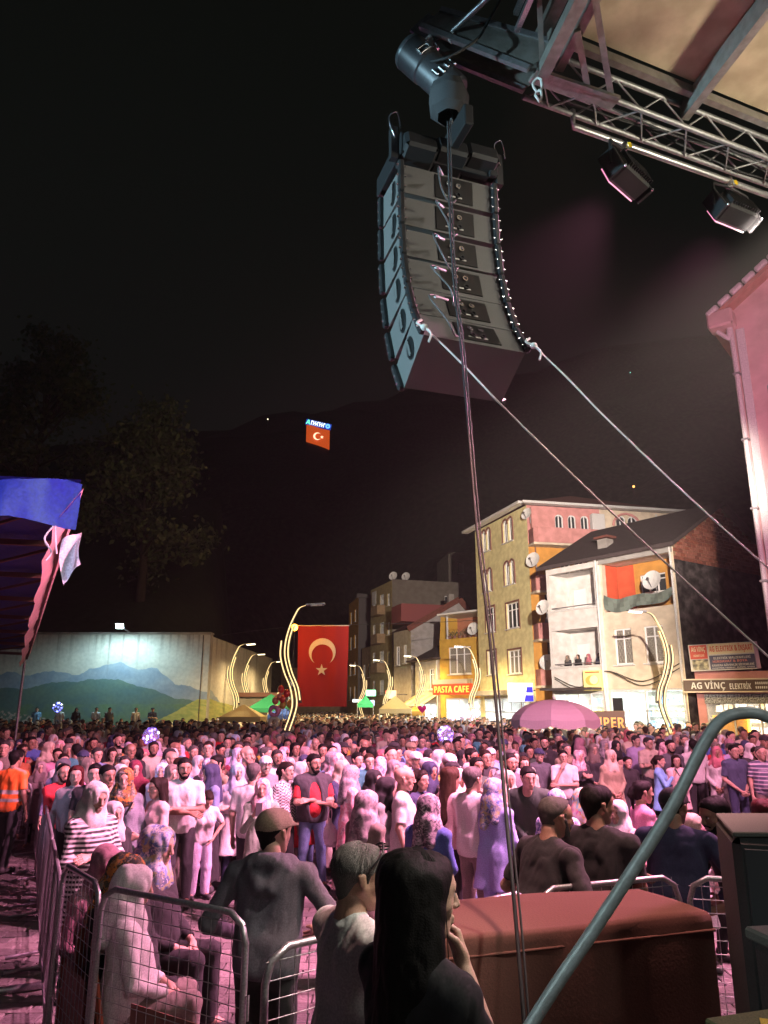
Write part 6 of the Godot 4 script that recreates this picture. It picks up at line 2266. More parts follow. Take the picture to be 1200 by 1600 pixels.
# ---------------------------------------------------------------- the tarp roof at the left
func side_tent() -> void:
	var t := thing("tarp_roof", "blue tarp roof on steel frame with pink-lit edge and white banner", "canopy", Vector3.ZERO)
	var n := Vector3(-3.43, 4.42, -8.0)
	var f := Vector3(-10.4, 3.55, -22.0)
	var tarp := mat(Color(0.02, 0.03, 0.4), 0.5, 0, M.fine, 1.2, M.soft, 0.5)
	# front flap: rounded corner, scalloped lower edge
	var st := new_st()
	for i in 28:
		var q := func(u: float, v: float) -> Vector3:
			var x := lerpf(-7.6, -3.42, u)
			var yb := 4.3 + 0.16 * pow(absf(sin((x + 3.42) * 1.9)), 1.5) - 0.05
			var yt := 4.84 - 0.05 * pow(maxf(0.0, (x + 3.55) / 0.13), 2.0)
			return Vector3(x, lerpf(yt, yb, v), -7.98 + 0.03 * sin(x * 6.0 + v * 2.0) + 0.02 * sin(x * 13.0))
		for j in 4:
			put_quad(st, q.call(i / 28.0, j / 4.0), q.call((i + 1) / 28.0, j / 4.0), q.call((i + 1) / 28.0, (j + 1) / 4.0), q.call(i / 28.0, (j + 1) / 4.0))
	st.index()
	st.generate_normals()
	commit(st, "front_flap", tarp, t)
	# roof sheet, sagging between the purlins
	st = new_st()
	for i in 8:
		for j in 20:
			var q := func(u: float, v: float) -> Vector3:
				var e := n.lerp(f, v) + Vector3(0, 0.42, 0)
				return e + Vector3(-7.0 * u, 0.35 * u - 0.08 * absf(sin(v * PI * 7.0)), 0)
			put_quad(st, q.call((i + 1) / 8.0, (j + 1) / 20.0), q.call(i / 8.0, (j + 1) / 20.0), q.call(i / 8.0, j / 20.0), q.call((i + 1) / 8.0, j / 20.0))
	st.index()
	st.generate_normals()
	commit(st, "roof_sheet", tarp, t)
	for k in 8:
		st = new_st()
		var e := n.lerp(f, (k + 0.15) / 7.15) + Vector3(0, 0.3, 0)
		put_bar(st, e, e + Vector3(-7.0, 0.35, 0), 0.06, 0.08)
		commit(st, "purlin", M.brown_trim, t)
		if k < 7:
			st = new_st()
			var e2 := n.lerp(f, (k + 1) / 7.0) + Vector3(-1.6, 0.32, 0)
			put_bar(st, e + Vector3(0, -0.02, 0), e2, 0.04, 0.04)
			commit(st, "brace", M.brown_trim, t)
	# edge beam and pink-lit valance
	st = new_st()
	put_bar(st, n.lerp(f, 0.02) + Vector3(-0.08, 0.22, 0), f + Vector3(-0.08, 0.22, 0), 0.1, 0.14)
	commit(st, "edge_beam", M.brown_trim, t)
	st = new_st()
	for j in 24:
		var q := func(u: float, v: float) -> Vector3:
			var e := n.lerp(f, u)
			return e + Vector3(0.04 - v * 0.3 + 0.03 * sin(u * 40.0) * v, 0.32 - v * (0.42 + 0.05 * sin(u * 31.0)), 0)
		put_quad(st, q.call((j + 1) / 24.0, 0.0), q.call(j / 24.0, 0.0), q.call(j / 24.0, 1.0), q.call((j + 1) / 24.0, 1.0))
	st.index()
	st.generate_normals()
	commit(st, "valance", mat(Color(0.7, 0.4, 0.4), 0.7, 0, M.stain, 1.2), t)
	for p in [n + Vector3(-0.4, 0, 0.05), f + Vector3(-0.1, 0, 0), n + Vector3(-4.5, 0, 0.05)]:
		if p.z < -10 or p.x < -6:
			st = new_st()
			put_tube(st, [Vector3(p.x, 0, p.z), Vector3(p.x, p.y + 0.3, p.z)], 0.04, 8)
			commit(st, "post", M.steel_dull, t)
	# white banner at the corner, a tie rope
	st = new_st()
	for i in 6:
		for j in 8:
			var q := func(u: float, v: float) -> Vector3:
				return Vector3(lerpf(-3.7, -3.5, u) + 0.05 * v * v, 4.26 - v * lerpf(0.44, 0.34, u) - 0.12 * (1.0 - u) * v + 0.1 * (1.0 - v) * (u - 0.5), -8.3 + 0.05 * sin(u * 5.0 + v * 4.0))
			put_quad(st, q.call(i / 6.0, j / 8.0), q.call((i + 1) / 6.0, j / 8.0), q.call((i + 1) / 6.0, (j + 1) / 8.0), q.call(i / 6.0, (j + 1) / 8.0))
	st.index()
	st.generate_normals()
	commit(st, "white_banner", M.white_paint, t)
	st = new_st()
	put_tube(st, bend([Vector3(-3.68, 4.3, -8.0), Vector3(-3.75, 4.15, -7.97), Vector3(-3.66, 4.0, -7.98), Vector3(-3.7, 3.9, -7.95)], 5), 0.012, 5)
	put_tube(st, bend([Vector3(-3.66, 4.3, -8.0), Vector3(-3.62, 4.1, -7.97), Vector3(-3.6, 3.98, -7.98)], 5), 0.01, 5)
	commit(st, "tie_rope", M.rope, t)

# ---------------------------------------------------------------- things close to the camera
func near_things() -> void:
	# draped cover
	var t := thing("draped_case", "large case under a red-brown cloth cover in front of the barrier", "covered case", Vector3.ZERO)
	var c := [Vector3(0.27, 1.3, -3.85), Vector3(0.33, 1.3, -4.6), Vector3(1.55, 1.3, -4.89), Vector3(1.74, 1.3, -4.33)]
	var cloth := mat(Color(0.095, 0.034, 0.023), 0.95, 0, M.fine, 9.0, M.soft, 0.9)
	var st := new_st()
	var mid: Vector3 = (c[0] + c[1] + c[2] + c[3]) * 0.25
	var ring := []
	var rr := 7
	for k in 4:
		var a: Vector3 = c[k]
		var b: Vector3 = c[(k + 1) % 4]
		for i in 14:
			ring.append(a.lerp(b, i / 14.0))
	var nr := ring.size()
	var prof := [[0.0, 0.02, 0.0], [0.55, 0.012, 0.0], [0.9, 0.004, 0.0], [0.965, 0.0, 0.0], [0.99, -0.02, 0.0], [1.0, -0.05, 0.2], [1.012, -0.12, 0.6], [1.018, -0.3, 1.0], [1.02, -0.6, 1.3], [1.03, -0.9, 1.7], [1.035, -1.29, 2.0]]
	for j in prof.size() - 1:
		for i in nr:
			var q := func(ii: int, jj: int) -> Vector3:
				var p: Array = prof[jj]
				var o: Vector3 = mid.lerp(ring[ii % nr], p[0])
				var wv: float = 0.019 * p[2] * (sin(ii * 1.3) + 0.6 * sin(ii * 2.9 + 1.0))
				var dn := o - mid
				dn.y = 0
				return o + dn.normalized() * wv + Vector3(0, p[1] + 0.006 * sin(o.x * 7.0 + o.z * 5.0) * p[0], 0)
			put_quad(st, q.call(i, j), q.call(i + 1, j), q.call(i + 1, j + 1), q.call(i, j + 1))
	st.index()
	st.generate_normals()
	commit(st, "cloth_cover", cloth, t)
	st = new_st()
	put_box(st, Transform3D(Basis(Vector3.UP, 0.18), mid + Vector3(0, -0.7, 0)), Vector3(1.15, 1.1, 0.5), 0.03)
	commit(st, "case_body", M.black_metal, t)
	# a folded seam round the top edge
	st = new_st()
	var hem := []
	for i in nr + 1:
		hem.append(mid.lerp(ring[i % nr], 1.004) + Vector3(0, -0.085, 0))
	put_tube(st, hem, 0.008, 5)
	commit(st, "seam", cloth, t)
	# stage deck with its steps and flight cases
	var dk := thing("stage_deck", "black stage deck beside the camera, mostly below the picture", "stage", Vector3.ZERO)
	add_box(dk, "deck_board", M.black_metal, Transform3D(Basis(), Vector3(5.1, 1.1, 0.6)), Vector3(6.2, 0.2, 5.0), 0.02)
	for p in [Vector3(2.2, 0.5, -1.7), Vector3(8.0, 0.5, -1.7), Vector3(2.2, 0.5, 2.9), Vector3(8.0, 0.5, 2.9)]:
		add_box(dk, "deck_leg", M.steel_dull, Transform3D(Basis(), p), Vector3(0.1, 1.0, 0.1), 0.01)
	var black := mat(Color(0.02, 0.02, 0.019), 0.7, 0, M.fine, 5.0, M.bump, 0.6)
	var felt := mat(Color(0.1, 0.1, 0.085), 0.95, 0, M.fine, 9.0)
	var yellow := mat(Color(0.75, 0.5, 0.03), 0.6, 0, M.fine, 9.0)
	var s1 := thing("monitor_speaker", "tall black stage loudspeaker with grey felt top at the picture's right edge", "loudspeaker", Vector3(1.88, 0, -3.4), -0.3)
	for k in 2:
		add_box(s1, "cabinet", black, Transform3D(Basis(), Vector3(0, 0.465 + 0.925 * k, 0)), Vector3(0.8, 0.91, 0.6), 0.03)
		add_box(s1, "grille", M.rubber, Transform3D(Basis(), Vector3(0, 0.465 + 0.925 * k, 0.303)), Vector3(0.72, 0.82, 0.012), 0.004)
	add_box(s1, "felt_top", felt, Transform3D(Basis(Vector3.BACK, 0.04), Vector3(0.0, 1.865, 0)), Vector3(0.79, 0.02, 0.58), 0.006)
	var s2 := thing("stage_box", "black box with yellow tape standing below the stage loudspeaker", "box", Vector3(1.6, 0, -2.68), 0.16)
	add_box(s2, "box_body", black, Transform3D(Basis(), Vector3(0, 0.795, 0)), Vector3(0.64, 1.59, 0.4), 0.03)
	add_box(s2, "lid", felt, Transform3D(Basis(), Vector3(0, 1.6, 0)), Vector3(0.66, 0.04, 0.42), 0.01)
	add_box(s2, "tape", yellow, Transform3D(Basis(Vector3.UP, 0.2), Vector3(-0.2, 1.624, 0.08)), Vector3(0.1, 0.004, 0.06), 0.0)
	var s3 := thing("stage_box", "low black step box with two yellow tape marks at the bottom corner", "box", Vector3(1.24, 0, -2.2), 0.3)
	add_box(s3, "box_body", black, Transform3D(Basis(), Vector3(0, 0.75, 0)), Vector3(0.62, 1.5, 0.4), 0.025)
	add_box(s3, "lid", mat(Color(0.13, 0.12, 0.05), 0.9, 0, M.fine, 7.0), Transform3D(Basis(), Vector3(0, 1.515, 0)), Vector3(0.64, 0.03, 0.42), 0.008)
	add_box(s3, "tape", yellow, Transform3D(Basis(Vector3.UP, 0.9), Vector3(-0.2, 1.533, -0.1)), Vector3(0.1, 0.004, 0.04), 0.0)
	add_box(s3, "tape", yellow, Transform3D(Basis(Vector3.UP, -0.2), Vector3(0.05, 1.533, 0.12)), Vector3(0.14, 0.004, 0.03), 0.0)
	# stair rail
	var rl := thing("stair_rail", "grey-green steel pipe handrail curving over beside the stage", "handrail", Vector3.ZERO)
	st = new_st()
	put_tube(st, bend([Vector3(-0.22, 0.02, -1.92), Vector3(-0.2, 0.8, -1.92), Vector3(-0.05, 1.14, -1.91), Vector3(0.33, 1.66, -1.9), Vector3(0.5, 1.87, -1.9), Vector3(0.68, 2.1, -1.9), Vector3(0.78, 2.255, -1.9), Vector3(0.83, 2.315, -1.9), Vector3(0.88, 2.335, -1.9), Vector3(0.94, 2.33, -1.9), Vector3(1.0, 2.28, -1.9), Vector3(1.03, 2.1, -1.9), Vector3(1.02, 0.02, -1.9)], 8), 0.0148, 14)
	commit(st, "rail_pipe", mat(Color(0.32, 0.35, 0.35), 0.45, 0.15, M.stain, 5.0, M.bump, 0.4), rl)
	st = new_st()
	put_lathe(st, Transform3D(Basis(), Vector3(1.02, 0.0, -1.9)), [Vector2(0.06, 0), Vector2(0.06, 0.01), Vector2(0.03, 0.02)], 12)
	commit(st, "foot_flange", M.steel_dull, rl)

# ---------------------------------------------------------------- crowd barriers
func barrier_mesh(w: float, h := 1.1, dense := 0.08) -> Array:
	var st := new_st()
	var r := 0.019
	var fr := [Vector3(0.0, 0.12, 0), Vector3(0.0, h - 0.14, 0), Vector3(0.03, h - 0.05, 0), Vector3(0.12, h, 0), Vector3(w - 0.12, h, 0), Vector3(w - 0.03, h - 0.05, 0), Vector3(w, h - 0.14, 0), Vector3(w, 0.12, 0), Vector3(w, 0.1, 0)]
	put_tube(st, fr, r, 8)
	put_tube(st, [Vector3(0, 0.16, 0), Vector3(w, 0.16, 0)], r * 0.8, 6)
	var m0 := st.commit()
	st = new_st()
	var x := dense
	while x < w - 0.03:
		put_tube(st, [Vector3(x, 0.16, 0), Vector3(x, h, 0)], 0.0028, 4, -1.0, false)
		x += dense
	var y := 0.16 + dense
	while y < h - 0.03:
		put_tube(st, [Vector3(0.0, y, 0.004), Vector3(w, y, 0.004)], 0.0028, 4, -1.0, false)
		y += dense
	var m1 := st.commit()
	st = new_st()
	put_tube(st, [Vector3(0.2, 0.16, 0), Vector3(0.2, 0.03, 0)], r * 0.8, 6)
	put_tube(st, [Vector3(0.2, 0.02, -0.3), Vector3(0.2, 0.04, 0), Vector3(0.2, 0.02, 0.3)], r * 0.8, 6)
	var m2 := st.commit()
	st = new_st()
	for yy in [0.35, 0.85]:
		put_tube(st, [Vector3(w, yy, 0), Vector3(w + 0.035, yy + 0.02, 0), Vector3(w + 0.035, yy - 0.1, 0)], 0.007, 5)
	return [m0, m1, m2, st.commit()]

func barrier(a: Vector3, b: Vector3, label: String, sign_plate := false, m: Material = null, h := 1.1) -> void:
	var t := thing("crowd_barrier", label, "barrier", a, 0, "steel crowd barriers")
	var x := (b - a).normalized()
	t.basis = Basis(x, Vector3.UP, x.cross(Vector3.UP))
	var w := a.distance_to(b)
	if m == null:
		m = M.steel
	var key := "bar %.2f %.2f" % [w, h]
	if not win_cache.has(key):
		win_cache[key] = barrier_mesh(w, h)
	var c: Array = win_cache[key]
	share(c[0], "frame_tube", m, t)
	share(c[1], "wire_mesh", m, t)
	share(c[2], "foot", m, t)
	share(c[2], "foot", m, t, Transform3D(Basis(), Vector3(w - 0.4, 0, 0)))
	share(c[3], "hook", m, t)
	if sign_plate:
		add_box(t, "plate", mat(Color(0.3, 0.1, 0.09), 0.6, 0, M.stain, 2.0), Transform3D(Basis(), Vector3(w * 0.55, 0.48, -0.012)), Vector3(w * 0.55, 0.36, 0.006), 0.0)

func barriers() -> void:
	barrier(Vector3(-2.33, 0, -5.86), Vector3(-1.81, 0, -5.17), "short steel mesh barrier at the corner, nearest the seated women's left", true, null, 1.25)
	barrier(Vector3(-1.78, 0, -5.13), Vector3(-0.75, 0, -4.47), "steel mesh barrier in front of the white-scarfed seated woman", true, null, 1.25)
	barrier(Vector3(-0.55, 0, -3.86), Vector3(0.9, 0, -5.02), "round-cornered steel mesh barrier where the hooded man rests his elbow", false, null, 1.25)
	barrier(Vector3(0.95, 0, -5.05), Vector3(1.97, 0, -5.43), "steel mesh barrier behind the brown covered case", false, null, 1.25)
	barrier(Vector3(2.03, 0, -5.4), Vector3(3.8, 0, -5.0), "steel mesh barrier with white-trousered legs behind, beside the stage loudspeaker", false, null, 1.25)
	var a := Vector3(-2.42, 0, -6.05)
	var d := (Vector3(-5.9, 0, -13.5) - a).normalized()
	for k in 4:
		barrier(a + d * (k * 2.05), a + d * (k * 2.05 + 1.98), ["first mesh barrier of the receding row at the dark paving", "second mesh barrier of the receding row", "third mesh barrier of the receding row", "last mesh barrier of the receding row, near the orange vest"][k], false, M.steel_dull)
	barrier(Vector3(-7.9, 0, -13.2), Vector3(-6.1, 0, -13.6), "dark mesh barrier the orange-vested man faces", false, M.steel_dull)
	barrier(Vector3(3.33, 0, -16.6), Vector3(4.9, 0, -18.0), "mesh barrier in front of the white shirt and cap, under the pink parasol")
	barrier(Vector3(1.75, 0, -15.8), Vector3(3.25, 0, -16.5), "mesh barrier left of the one under the pink parasol")
	barrier(Vector3(9.6, 0, -21.0), Vector3(11.2, 0, -21.6), "mesh barrier beside the striped shirt at the right edge", false, M.steel_dull)
	# loose pipe lying on the paving
	var p := thing("loose_pipe", "steel foot pipe lying on the dark paving beside the barrier", "pipe", Vector3.ZERO)
	var st := new_st()
	put_tube(st, [Vector3(-3.5, 0.035, -6.95), Vector3(-2.95, 0.035, -7.2), Vector3(-2.72, 0.1, -7.3)], 0.03, 8)
	commit(st, "tube", M.steel, p)
	# litter
	for k in 3:
		var l := thing("paper_scrap", ["small paper scrap on the dark paving by the near barrier", "small paper scrap on the paving farther back", "third small paper scrap near the vest man's feet"][k], "litter", [Vector3(-3.35, 0.01, -8.2), Vector3(-3.75, 0.01, -9.4), Vector3(-4.4, 0.01, -10.2)][k], k * 1.0)
		st = new_st()
		put_quad(st, Vector3(-0.04, 0.0, -0.03), Vector3(0.0, 0.02, -0.035), Vector3(0.005, 0.015, 0.03), Vector3(-0.04, 0.0, 0.03))
		put_quad(st, Vector3(0.0, 0.02, -0.035), Vector3(0.045, 0.004, -0.03), Vector3(0.04, 0.002, 0.03), Vector3(0.005, 0.015, 0.03))
		commit(st, "sheet", M.white_paint, l)

# ---------------------------------------------------------------- street lamps
func s_lamp(at: Vector3, side: float, lit: float, label: String) -> void:
	# an S-shaped lamp of bent strips; side 1 leans its arm to +x
	var t := thing("street_lamp", label, "street lamp", at, 0, "S-shaped street lamps")
	var line := [Vector2(-0.05, 0.0), Vector2(-0.02, 0.6), Vector2(0.08, 1.4), Vector2(0.28, 2.05), Vector2(0.36, 2.5), Vector2(0.26, 3.05), Vector2(0.02, 3.6), Vector2(-0.14, 4.2), Vector2(-0.12, 4.75), Vector2(0.02, 5.3), Vector2(0.2, 5.72), Vector2(0.36, 5.98), Vector2(0.62, 6.08)]
	var dark := mat(Color(0.05, 0.045, 0.04), 0.5, 0.4)
	var strip := glow(Color(1.0, 0.7, 0.3), 1.5, Color(0.2, 0.16, 0.1))
	for k in 3:
		var lo: int = [0, 1, 4][k]
		var hi: int = [12, 8, 9][k]
		var off: float = [0.0, -0.16, 0.13][k]
		var pts := []
		for i in range(lo, hi + 1):
			pts.append(Vector3((line[i].x + off * (1.0 if i > 1 else 0.5)) * side, line[i].y, 0.02 * k))
		var sm := bend(pts, 4)
		var st := new_st()
		put_ribbon(st, sm, 0.1, 0.1)
		commit(st, "pole_strip", dark, t)
		st = new_st()
		put_ribbon(st, sm.slice(1), 0.045, 0.135)
		commit(st, "light_strip", strip, t)
	var st2 := new_st()
	put_box(st2, Transform3D(Basis(Vector3.BACK, 0.06 * side), Vector3((0.95) * side, 6.12, 0)), Vector3(0.75, 0.07, 0.26), 0.02)
	var hd := commit(st2, "lamp_head", M.steel_dull, t)
	st2 = new_st()
	put_box(st2, Transform3D(Basis(Vector3.BACK, 0.06 * side), Vector3(1.02 * side, 6.072, 0)), Vector3(0.5, 0.03, 0.2), 0.008)
	commit(st2, "lens", glow(Color(1.0, 0.86, 0.5), 12.0 * lit) if lit > 0.0 else M.trim, hd)
	if lit > 0.0:
		var l := SpotLight3D.new()
		l.name = "lamp_light"
		hd.add_child(l)
		l.position = Vector3(1.02 * side, 6.02, 0)
		l.rotation_degrees = Vector3(-90, 0, 0)
		l.light_color = Color(1.0, 0.86, 0.6)
		l.light_energy = 95.0 * lit
		l.light_size = 0.2
		l.spot_angle = 88.0
		l.spot_angle_attenuation = 0.8
		l.spot_range = 60.0
		l.shadow_enabled = true
	st2 = new_st()
	put_lathe(st2, Transform3D(Basis(), Vector3(-0.05 * side, 0, 0)), [Vector2(0.2, 0), Vector2(0.2, 0.04), Vector2(0.08, 0.06)], 10)
	commit(st2, "base_plate", dark, t)

func put_ribbon(st: SurfaceTool, pts: Array, w: float, d: float) -> void:
	# a flat bar of width w in the picture plane of the lamp and depth d, along a bent line
	for i in pts.size() - 1:
		var a: Vector3 = pts[i]
		var b: Vector3 = pts[i + 1]
		var hx := Vector3(w / 2, 0, 0)
		var hz := Vector3(0, 0, d / 2)
		put_quad(st, b - hx + hz, b + hx + hz, a + hx + hz, a - hx + hz)
		put_quad(st, b + hx - hz, b - hx - hz, a - hx - hz, a + hx - hz)
		put_quad(st, b + hx + hz, b + hx - hz, a + hx - hz, a + hx + hz)
		put_quad(st, b - hx - hz, b - hx + hz, a - hx + hz, a - hx - hz)

func street_lamps() -> void:
	s_lamp(Vector3(-3.55, 0, -28), 1.0, 0.0, "tallest S-shaped lamp in front of the flag, its head unlit")
	s_lamp(Vector3(11.2, 0, -30), -1.0, 1.0, "S-shaped lamp lit in front of the cream balcony house")
	s_lamp(Vector3(-9.2, 0, -46), 1.0, 0.8, "S-shaped lamp with lit head, first of the row before the mural wall")
	s_lamp(Vector3(-10.0, 0, -55), 1.0, 0.4, "S-shaped lamp just behind the first one before the mural wall")
	s_lamp(Vector3(-9.9, 0, -64), 1.0, 0.4, "small S-shaped lamp between the mural wall and the flag lamp")
	s_lamp(Vector3(5.8, 0, -48), -1.0, 1.0, "S-shaped lamp beside the red shop sign and yellow house")
	s_lamp(Vector3(2.8, 0, -57), -1.0, 1.0, "S-shaped lamp in front of the small white house")
	s_lamp(Vector3(0.4, 0, -62), -1.0, 0.9, "S-shaped lamp in front of the apartment block")
	s_lamp(Vector3(-1.9, 0, -70), -1.0, 0.8, "farthest lit S-shaped lamp right beside the flag")
	# sodium lamp on a straight pole
	var t := thing("sodium_lamp", "bright orange globe lamp on a thin pole beside the flag's top corner", "street lamp", Vector3(-5.05, 0, -42))
	var st := new_st()
	put_tube(st, [Vector3(0, 0, 0), Vector3(0, 6.5, 0)], 0.05, 8, 0.035)
	commit(st, "pole", M.black_metal, t)
	st = new_st()
	put_ball(st, Vector3(0, 6.7, 0), Vector3.ONE * 0.19, 14)
	commit(st, "globe", glow(Color(1.0, 0.42, 0.03), 14.0), t)
	var l := OmniLight3D.new()
	l.name = "globe_light"
	t.add_child(l)
	l.position = Vector3(0, 6.7, 0)
	l.light_color = Color(1.0, 0.62, 0.2)
	l.light_energy = 9.0
	l.light_size = 0.19
	l.omni_range = 60.0
	l.shadow_enabled = true

# ---------------------------------------------------------------- flag and signs
func flag_and_signs() -> void:
	var t := thing("hanging_flag", "large red flag with white crescent and star hanging over the street", "flag", Vector3(-3.66, 7.1, -45))
	var q := func(u: float, v: float) -> Vector3:
		return Vector3((u - 0.5) * (3.08 - 0.18 * v), -v * 4.72, 0.1 * v * sin(u * 8.0 + v * 2.0) + 0.04 * sin(u * 19.0))
	var st := new_st()
	for i in 20:
		for j in 26:
			put_quad(st, q.call(i / 20.0, j / 26.0), q.call((i + 1) / 20.0, j / 26.0), q.call((i + 1) / 20.0, (j + 1) / 26.0), q.call(i / 20.0, (j + 1) / 26.0))
	st.index()
	st.generate_normals()
	var red := mat(Color(0.4, 0.018, 0.022), 0.8, 0, M.fine, 2.0)
	red.backlight_enabled = true
	red.backlight = Color(0.4, 0.03, 0.03)
	commit(st, "flag_cloth", red, t)
	st = new_st()
	put_crescent(st, Transform3D(Basis(), Vector3(-0.03, -1.55, 0.16)), 0.8, -PI / 2)
	commit(st, "crescent", M.white_paint, t)
	st = new_st()
	put_star(st, Transform3D(Basis(), Vector3(-0.05, -2.62, 0.17)), 0.36)
	commit(st, "star", M.white_paint, t)
	st = new_st()
	put_tube(st, [Vector3(-1.56, 0.02, 0), Vector3(1.56, 0.02, 0)], 0.035, 6)
	commit(st, "batten", M.white_paint, t)
	var rp := thing("span_wire", "thin wire spanning the street that carries the flag", "wire", Vector3.ZERO)
	st = new_st()
	put_tube(st, bend([Vector3(-11.3, 7.2, -52), Vector3(-7.0, 7.15, -47), Vector3(-3.66, 7.14, -45), Vector3(2.0, 7.6, -48), Vector3(6.7, 8.4, -53.4)], 6), 0.015, 4)
	commit(st, "wire", M.rubber, rp)
	# red lit shop sign
	var s := thing("shop_sign", "glowing red and orange shop sign under the ochre house", "sign", Vector3(4.15, 3.55, -56.6))
	var f := face_frame(Vector3(4.2, 0, -56.9), Vector3(6.9, 0, -54.1))
	s.transform = Transform3D(f.basis, f * Vector3(0, 3.6, 0.75))
	add_box(s, "sign_box", glow(Color(1.0, 0.06, 0.01), 0.8, Color(0.4, 0.03, 0.02)), Transform3D(Basis(), Vector3(1.85, 0.0, 0)), Vector3(3.7, 0.75, 0.2), 0.02)
	st = new_st()
	put_text(st, Transform3D(Basis(), Vector3(1.85, 0, 0.12)), "PASTA CAFE", 0.45, 0.04, 3.3)
	commit(st, "lettering", glow(Color(1.0, 0.45, 0.06), 1.5, Color(0.4, 0.2, 0.05)), s)
	add_box(s, "cream_board", mat(Color(0.5, 0.45, 0.35), 0.7), Transform3D(Basis(), Vector3(1.85, 0.55, -0.02)), Vector3(3.8, 0.32, 0.12), 0.01)
	# white and blue light box
	var wb := thing("light_box_sign", "white lit sign box with a slanted blue field, in front of the yellow house", "sign", Vector3(8.0, 3.2, -44.6), 0.15)
	add_box(wb, "white_face", glow(Color(1.0, 1.0, 1.0), 1.0, Color(0.8, 0.8, 0.8)), Transform3D(), Vector3(1.5, 1.05, 0.18), 0.02)
	st = new_st()
	put_quad(st, Vector3(0.37, 0.3, 0.1), Vector3(0.72, 0.3, 0.1), Vector3(0.74, -0.52, 0.1), Vector3(0.18, -0.52, 0.1))
	commit(st, "blue_field", glow(Color(0.02, 0.01, 0.75), 0.9, Color(0.02, 0.02, 0.4)), wb)
	add_box(wb, "white_bar", glow(Color(0.9, 0.95, 1.0), 1.0), Transform3D(Basis(), Vector3(0.5, -0.1, 0.11)), Vector3(0.42, 0.13, 0.02), 0.0)
	add_box(wb, "bracket", M.black_metal, Transform3D(Basis(), Vector3(0.85, 0.1, -0.4)), Vector3(0.08, 0.08, 1.0), 0.0)
	# bakery sign
	var bf := face_frame(Vector3(10.45, 0, -38.9), Vector3(11.2, 0, -38.3))
	var bk := thing("bakery_sign", "square lit yellow sign with a loaf picture on the balcony house", "sign", bf * Vector3(0.45, 3.66, 0.35))
	bk.basis = bf.basis
	add_box(bk, "sign_face", glow(Color(0.95, 0.7, 0.2), 0.55, Color(0.6, 0.5, 0.2)), Transform3D(), Vector3(0.98, 1.0, 0.15), 0.02)
	st = new_st()
	put_lathe(st, Transform3D(Basis(Vector3.RIGHT, PI / 2) * Basis.from_scale(Vector3(1, 1, 0.72)), Vector3(-0.02, 0.0, 0.08)), [Vector2(0.36, 0.0), Vector2(0.33, 0.02), Vector2(0.2, 0.03), Vector2(0.001, 0.032)], 20)
	commit(st, "loaf", glow(Color(0.85, 0.35, 0.05), 0.45, Color(0.6, 0.3, 0.08)), bk)
	st = new_st()
	put_lathe(st, Transform3D(Basis(Vector3.RIGHT, PI / 2), Vector3(0.08, 0.02, 0.1)), [Vector2(0.22, 0.0), Vector2(0.2, 0.025), Vector2(0.001, 0.03)], 18)
	commit(st, "slice", glow(Color(1.0, 0.8, 0.25), 0.7, Color(0.7, 0.6, 0.3)), bk)
	for y in [0.4, -0.4]:
		add_box(bk, "print_line", mat(Color(0.4, 0.12, 0.03), 0.6), Transform3D(Basis(), Vector3(0, y, 0.078)), Vector3(0.75, 0.07, 0.012), 0.0)
	# dark board with orange letters behind the parasol
	var sb := thing("dark_board_sign", "dark board with orange letters behind the pink parasol", "sign", Vector3(8.6, 1.75, -31.0), -0.25)
	add_box(sb, "board", mat(Color(0.06, 0.025, 0.02), 0.7), Transform3D(), Vector3(2.2, 0.9, 0.06), 0.01)
	st = new_st()
	put_text(st, Transform3D(Basis(), Vector3(0.35, 0.0, 0.04)), "SUPER", 0.4, 0.03, 1.4)
	commit(st, "lettering", glow(Color(1.0, 0.36, 0.02), 0.55, Color(0.3, 0.1, 0.01)), sb)
	for x in [-0.95, 0.95]:
		add_box(sb, "post", M.black_metal, Transform3D(Basis(), Vector3(x, -0.85, -0.06)), Vector3(0.06, 1.8, 0.06), 0.0)
	# small far signs along the street
	var far := [[Vector3(0.6, 3.4, -66), Vector3(0.95, 0.7, 0.15), Color(1.0, 0.05, 0.02), "red round-cornered sign beside the awning"], [Vector3(-1.3, 3.7, -75), Vector3(1.0, 0.6, 0.15), Color(0.1, 1.0, 0.5), "green lit pharmacy-like sign far down the street"], [Vector3(-1.2, 2.7, -68), Vector3(0.7, 0.5, 0.12), Color(0.3, 0.5, 1.0), "small blue lit sign far down the street"], [Vector3(-2.6, 3.0, -80), Vector3(1.4, 0.3, 0.12), Color(0.9, 1.0, 1.0), "white lit strip sign far down the street"]]
	for k in far:
		var fs := thing("far_sign", k[3], "sign", k[0])
		add_box(fs, "sign_face", glow(k[2], 1.6), Transform3D(), k[1], 0.04)
		add_box(fs, "bracket", M.black_metal, Transform3D(Basis(), Vector3(0.9, 0, -0.1)), Vector3(1.2, 0.06, 0.06), 0.0)

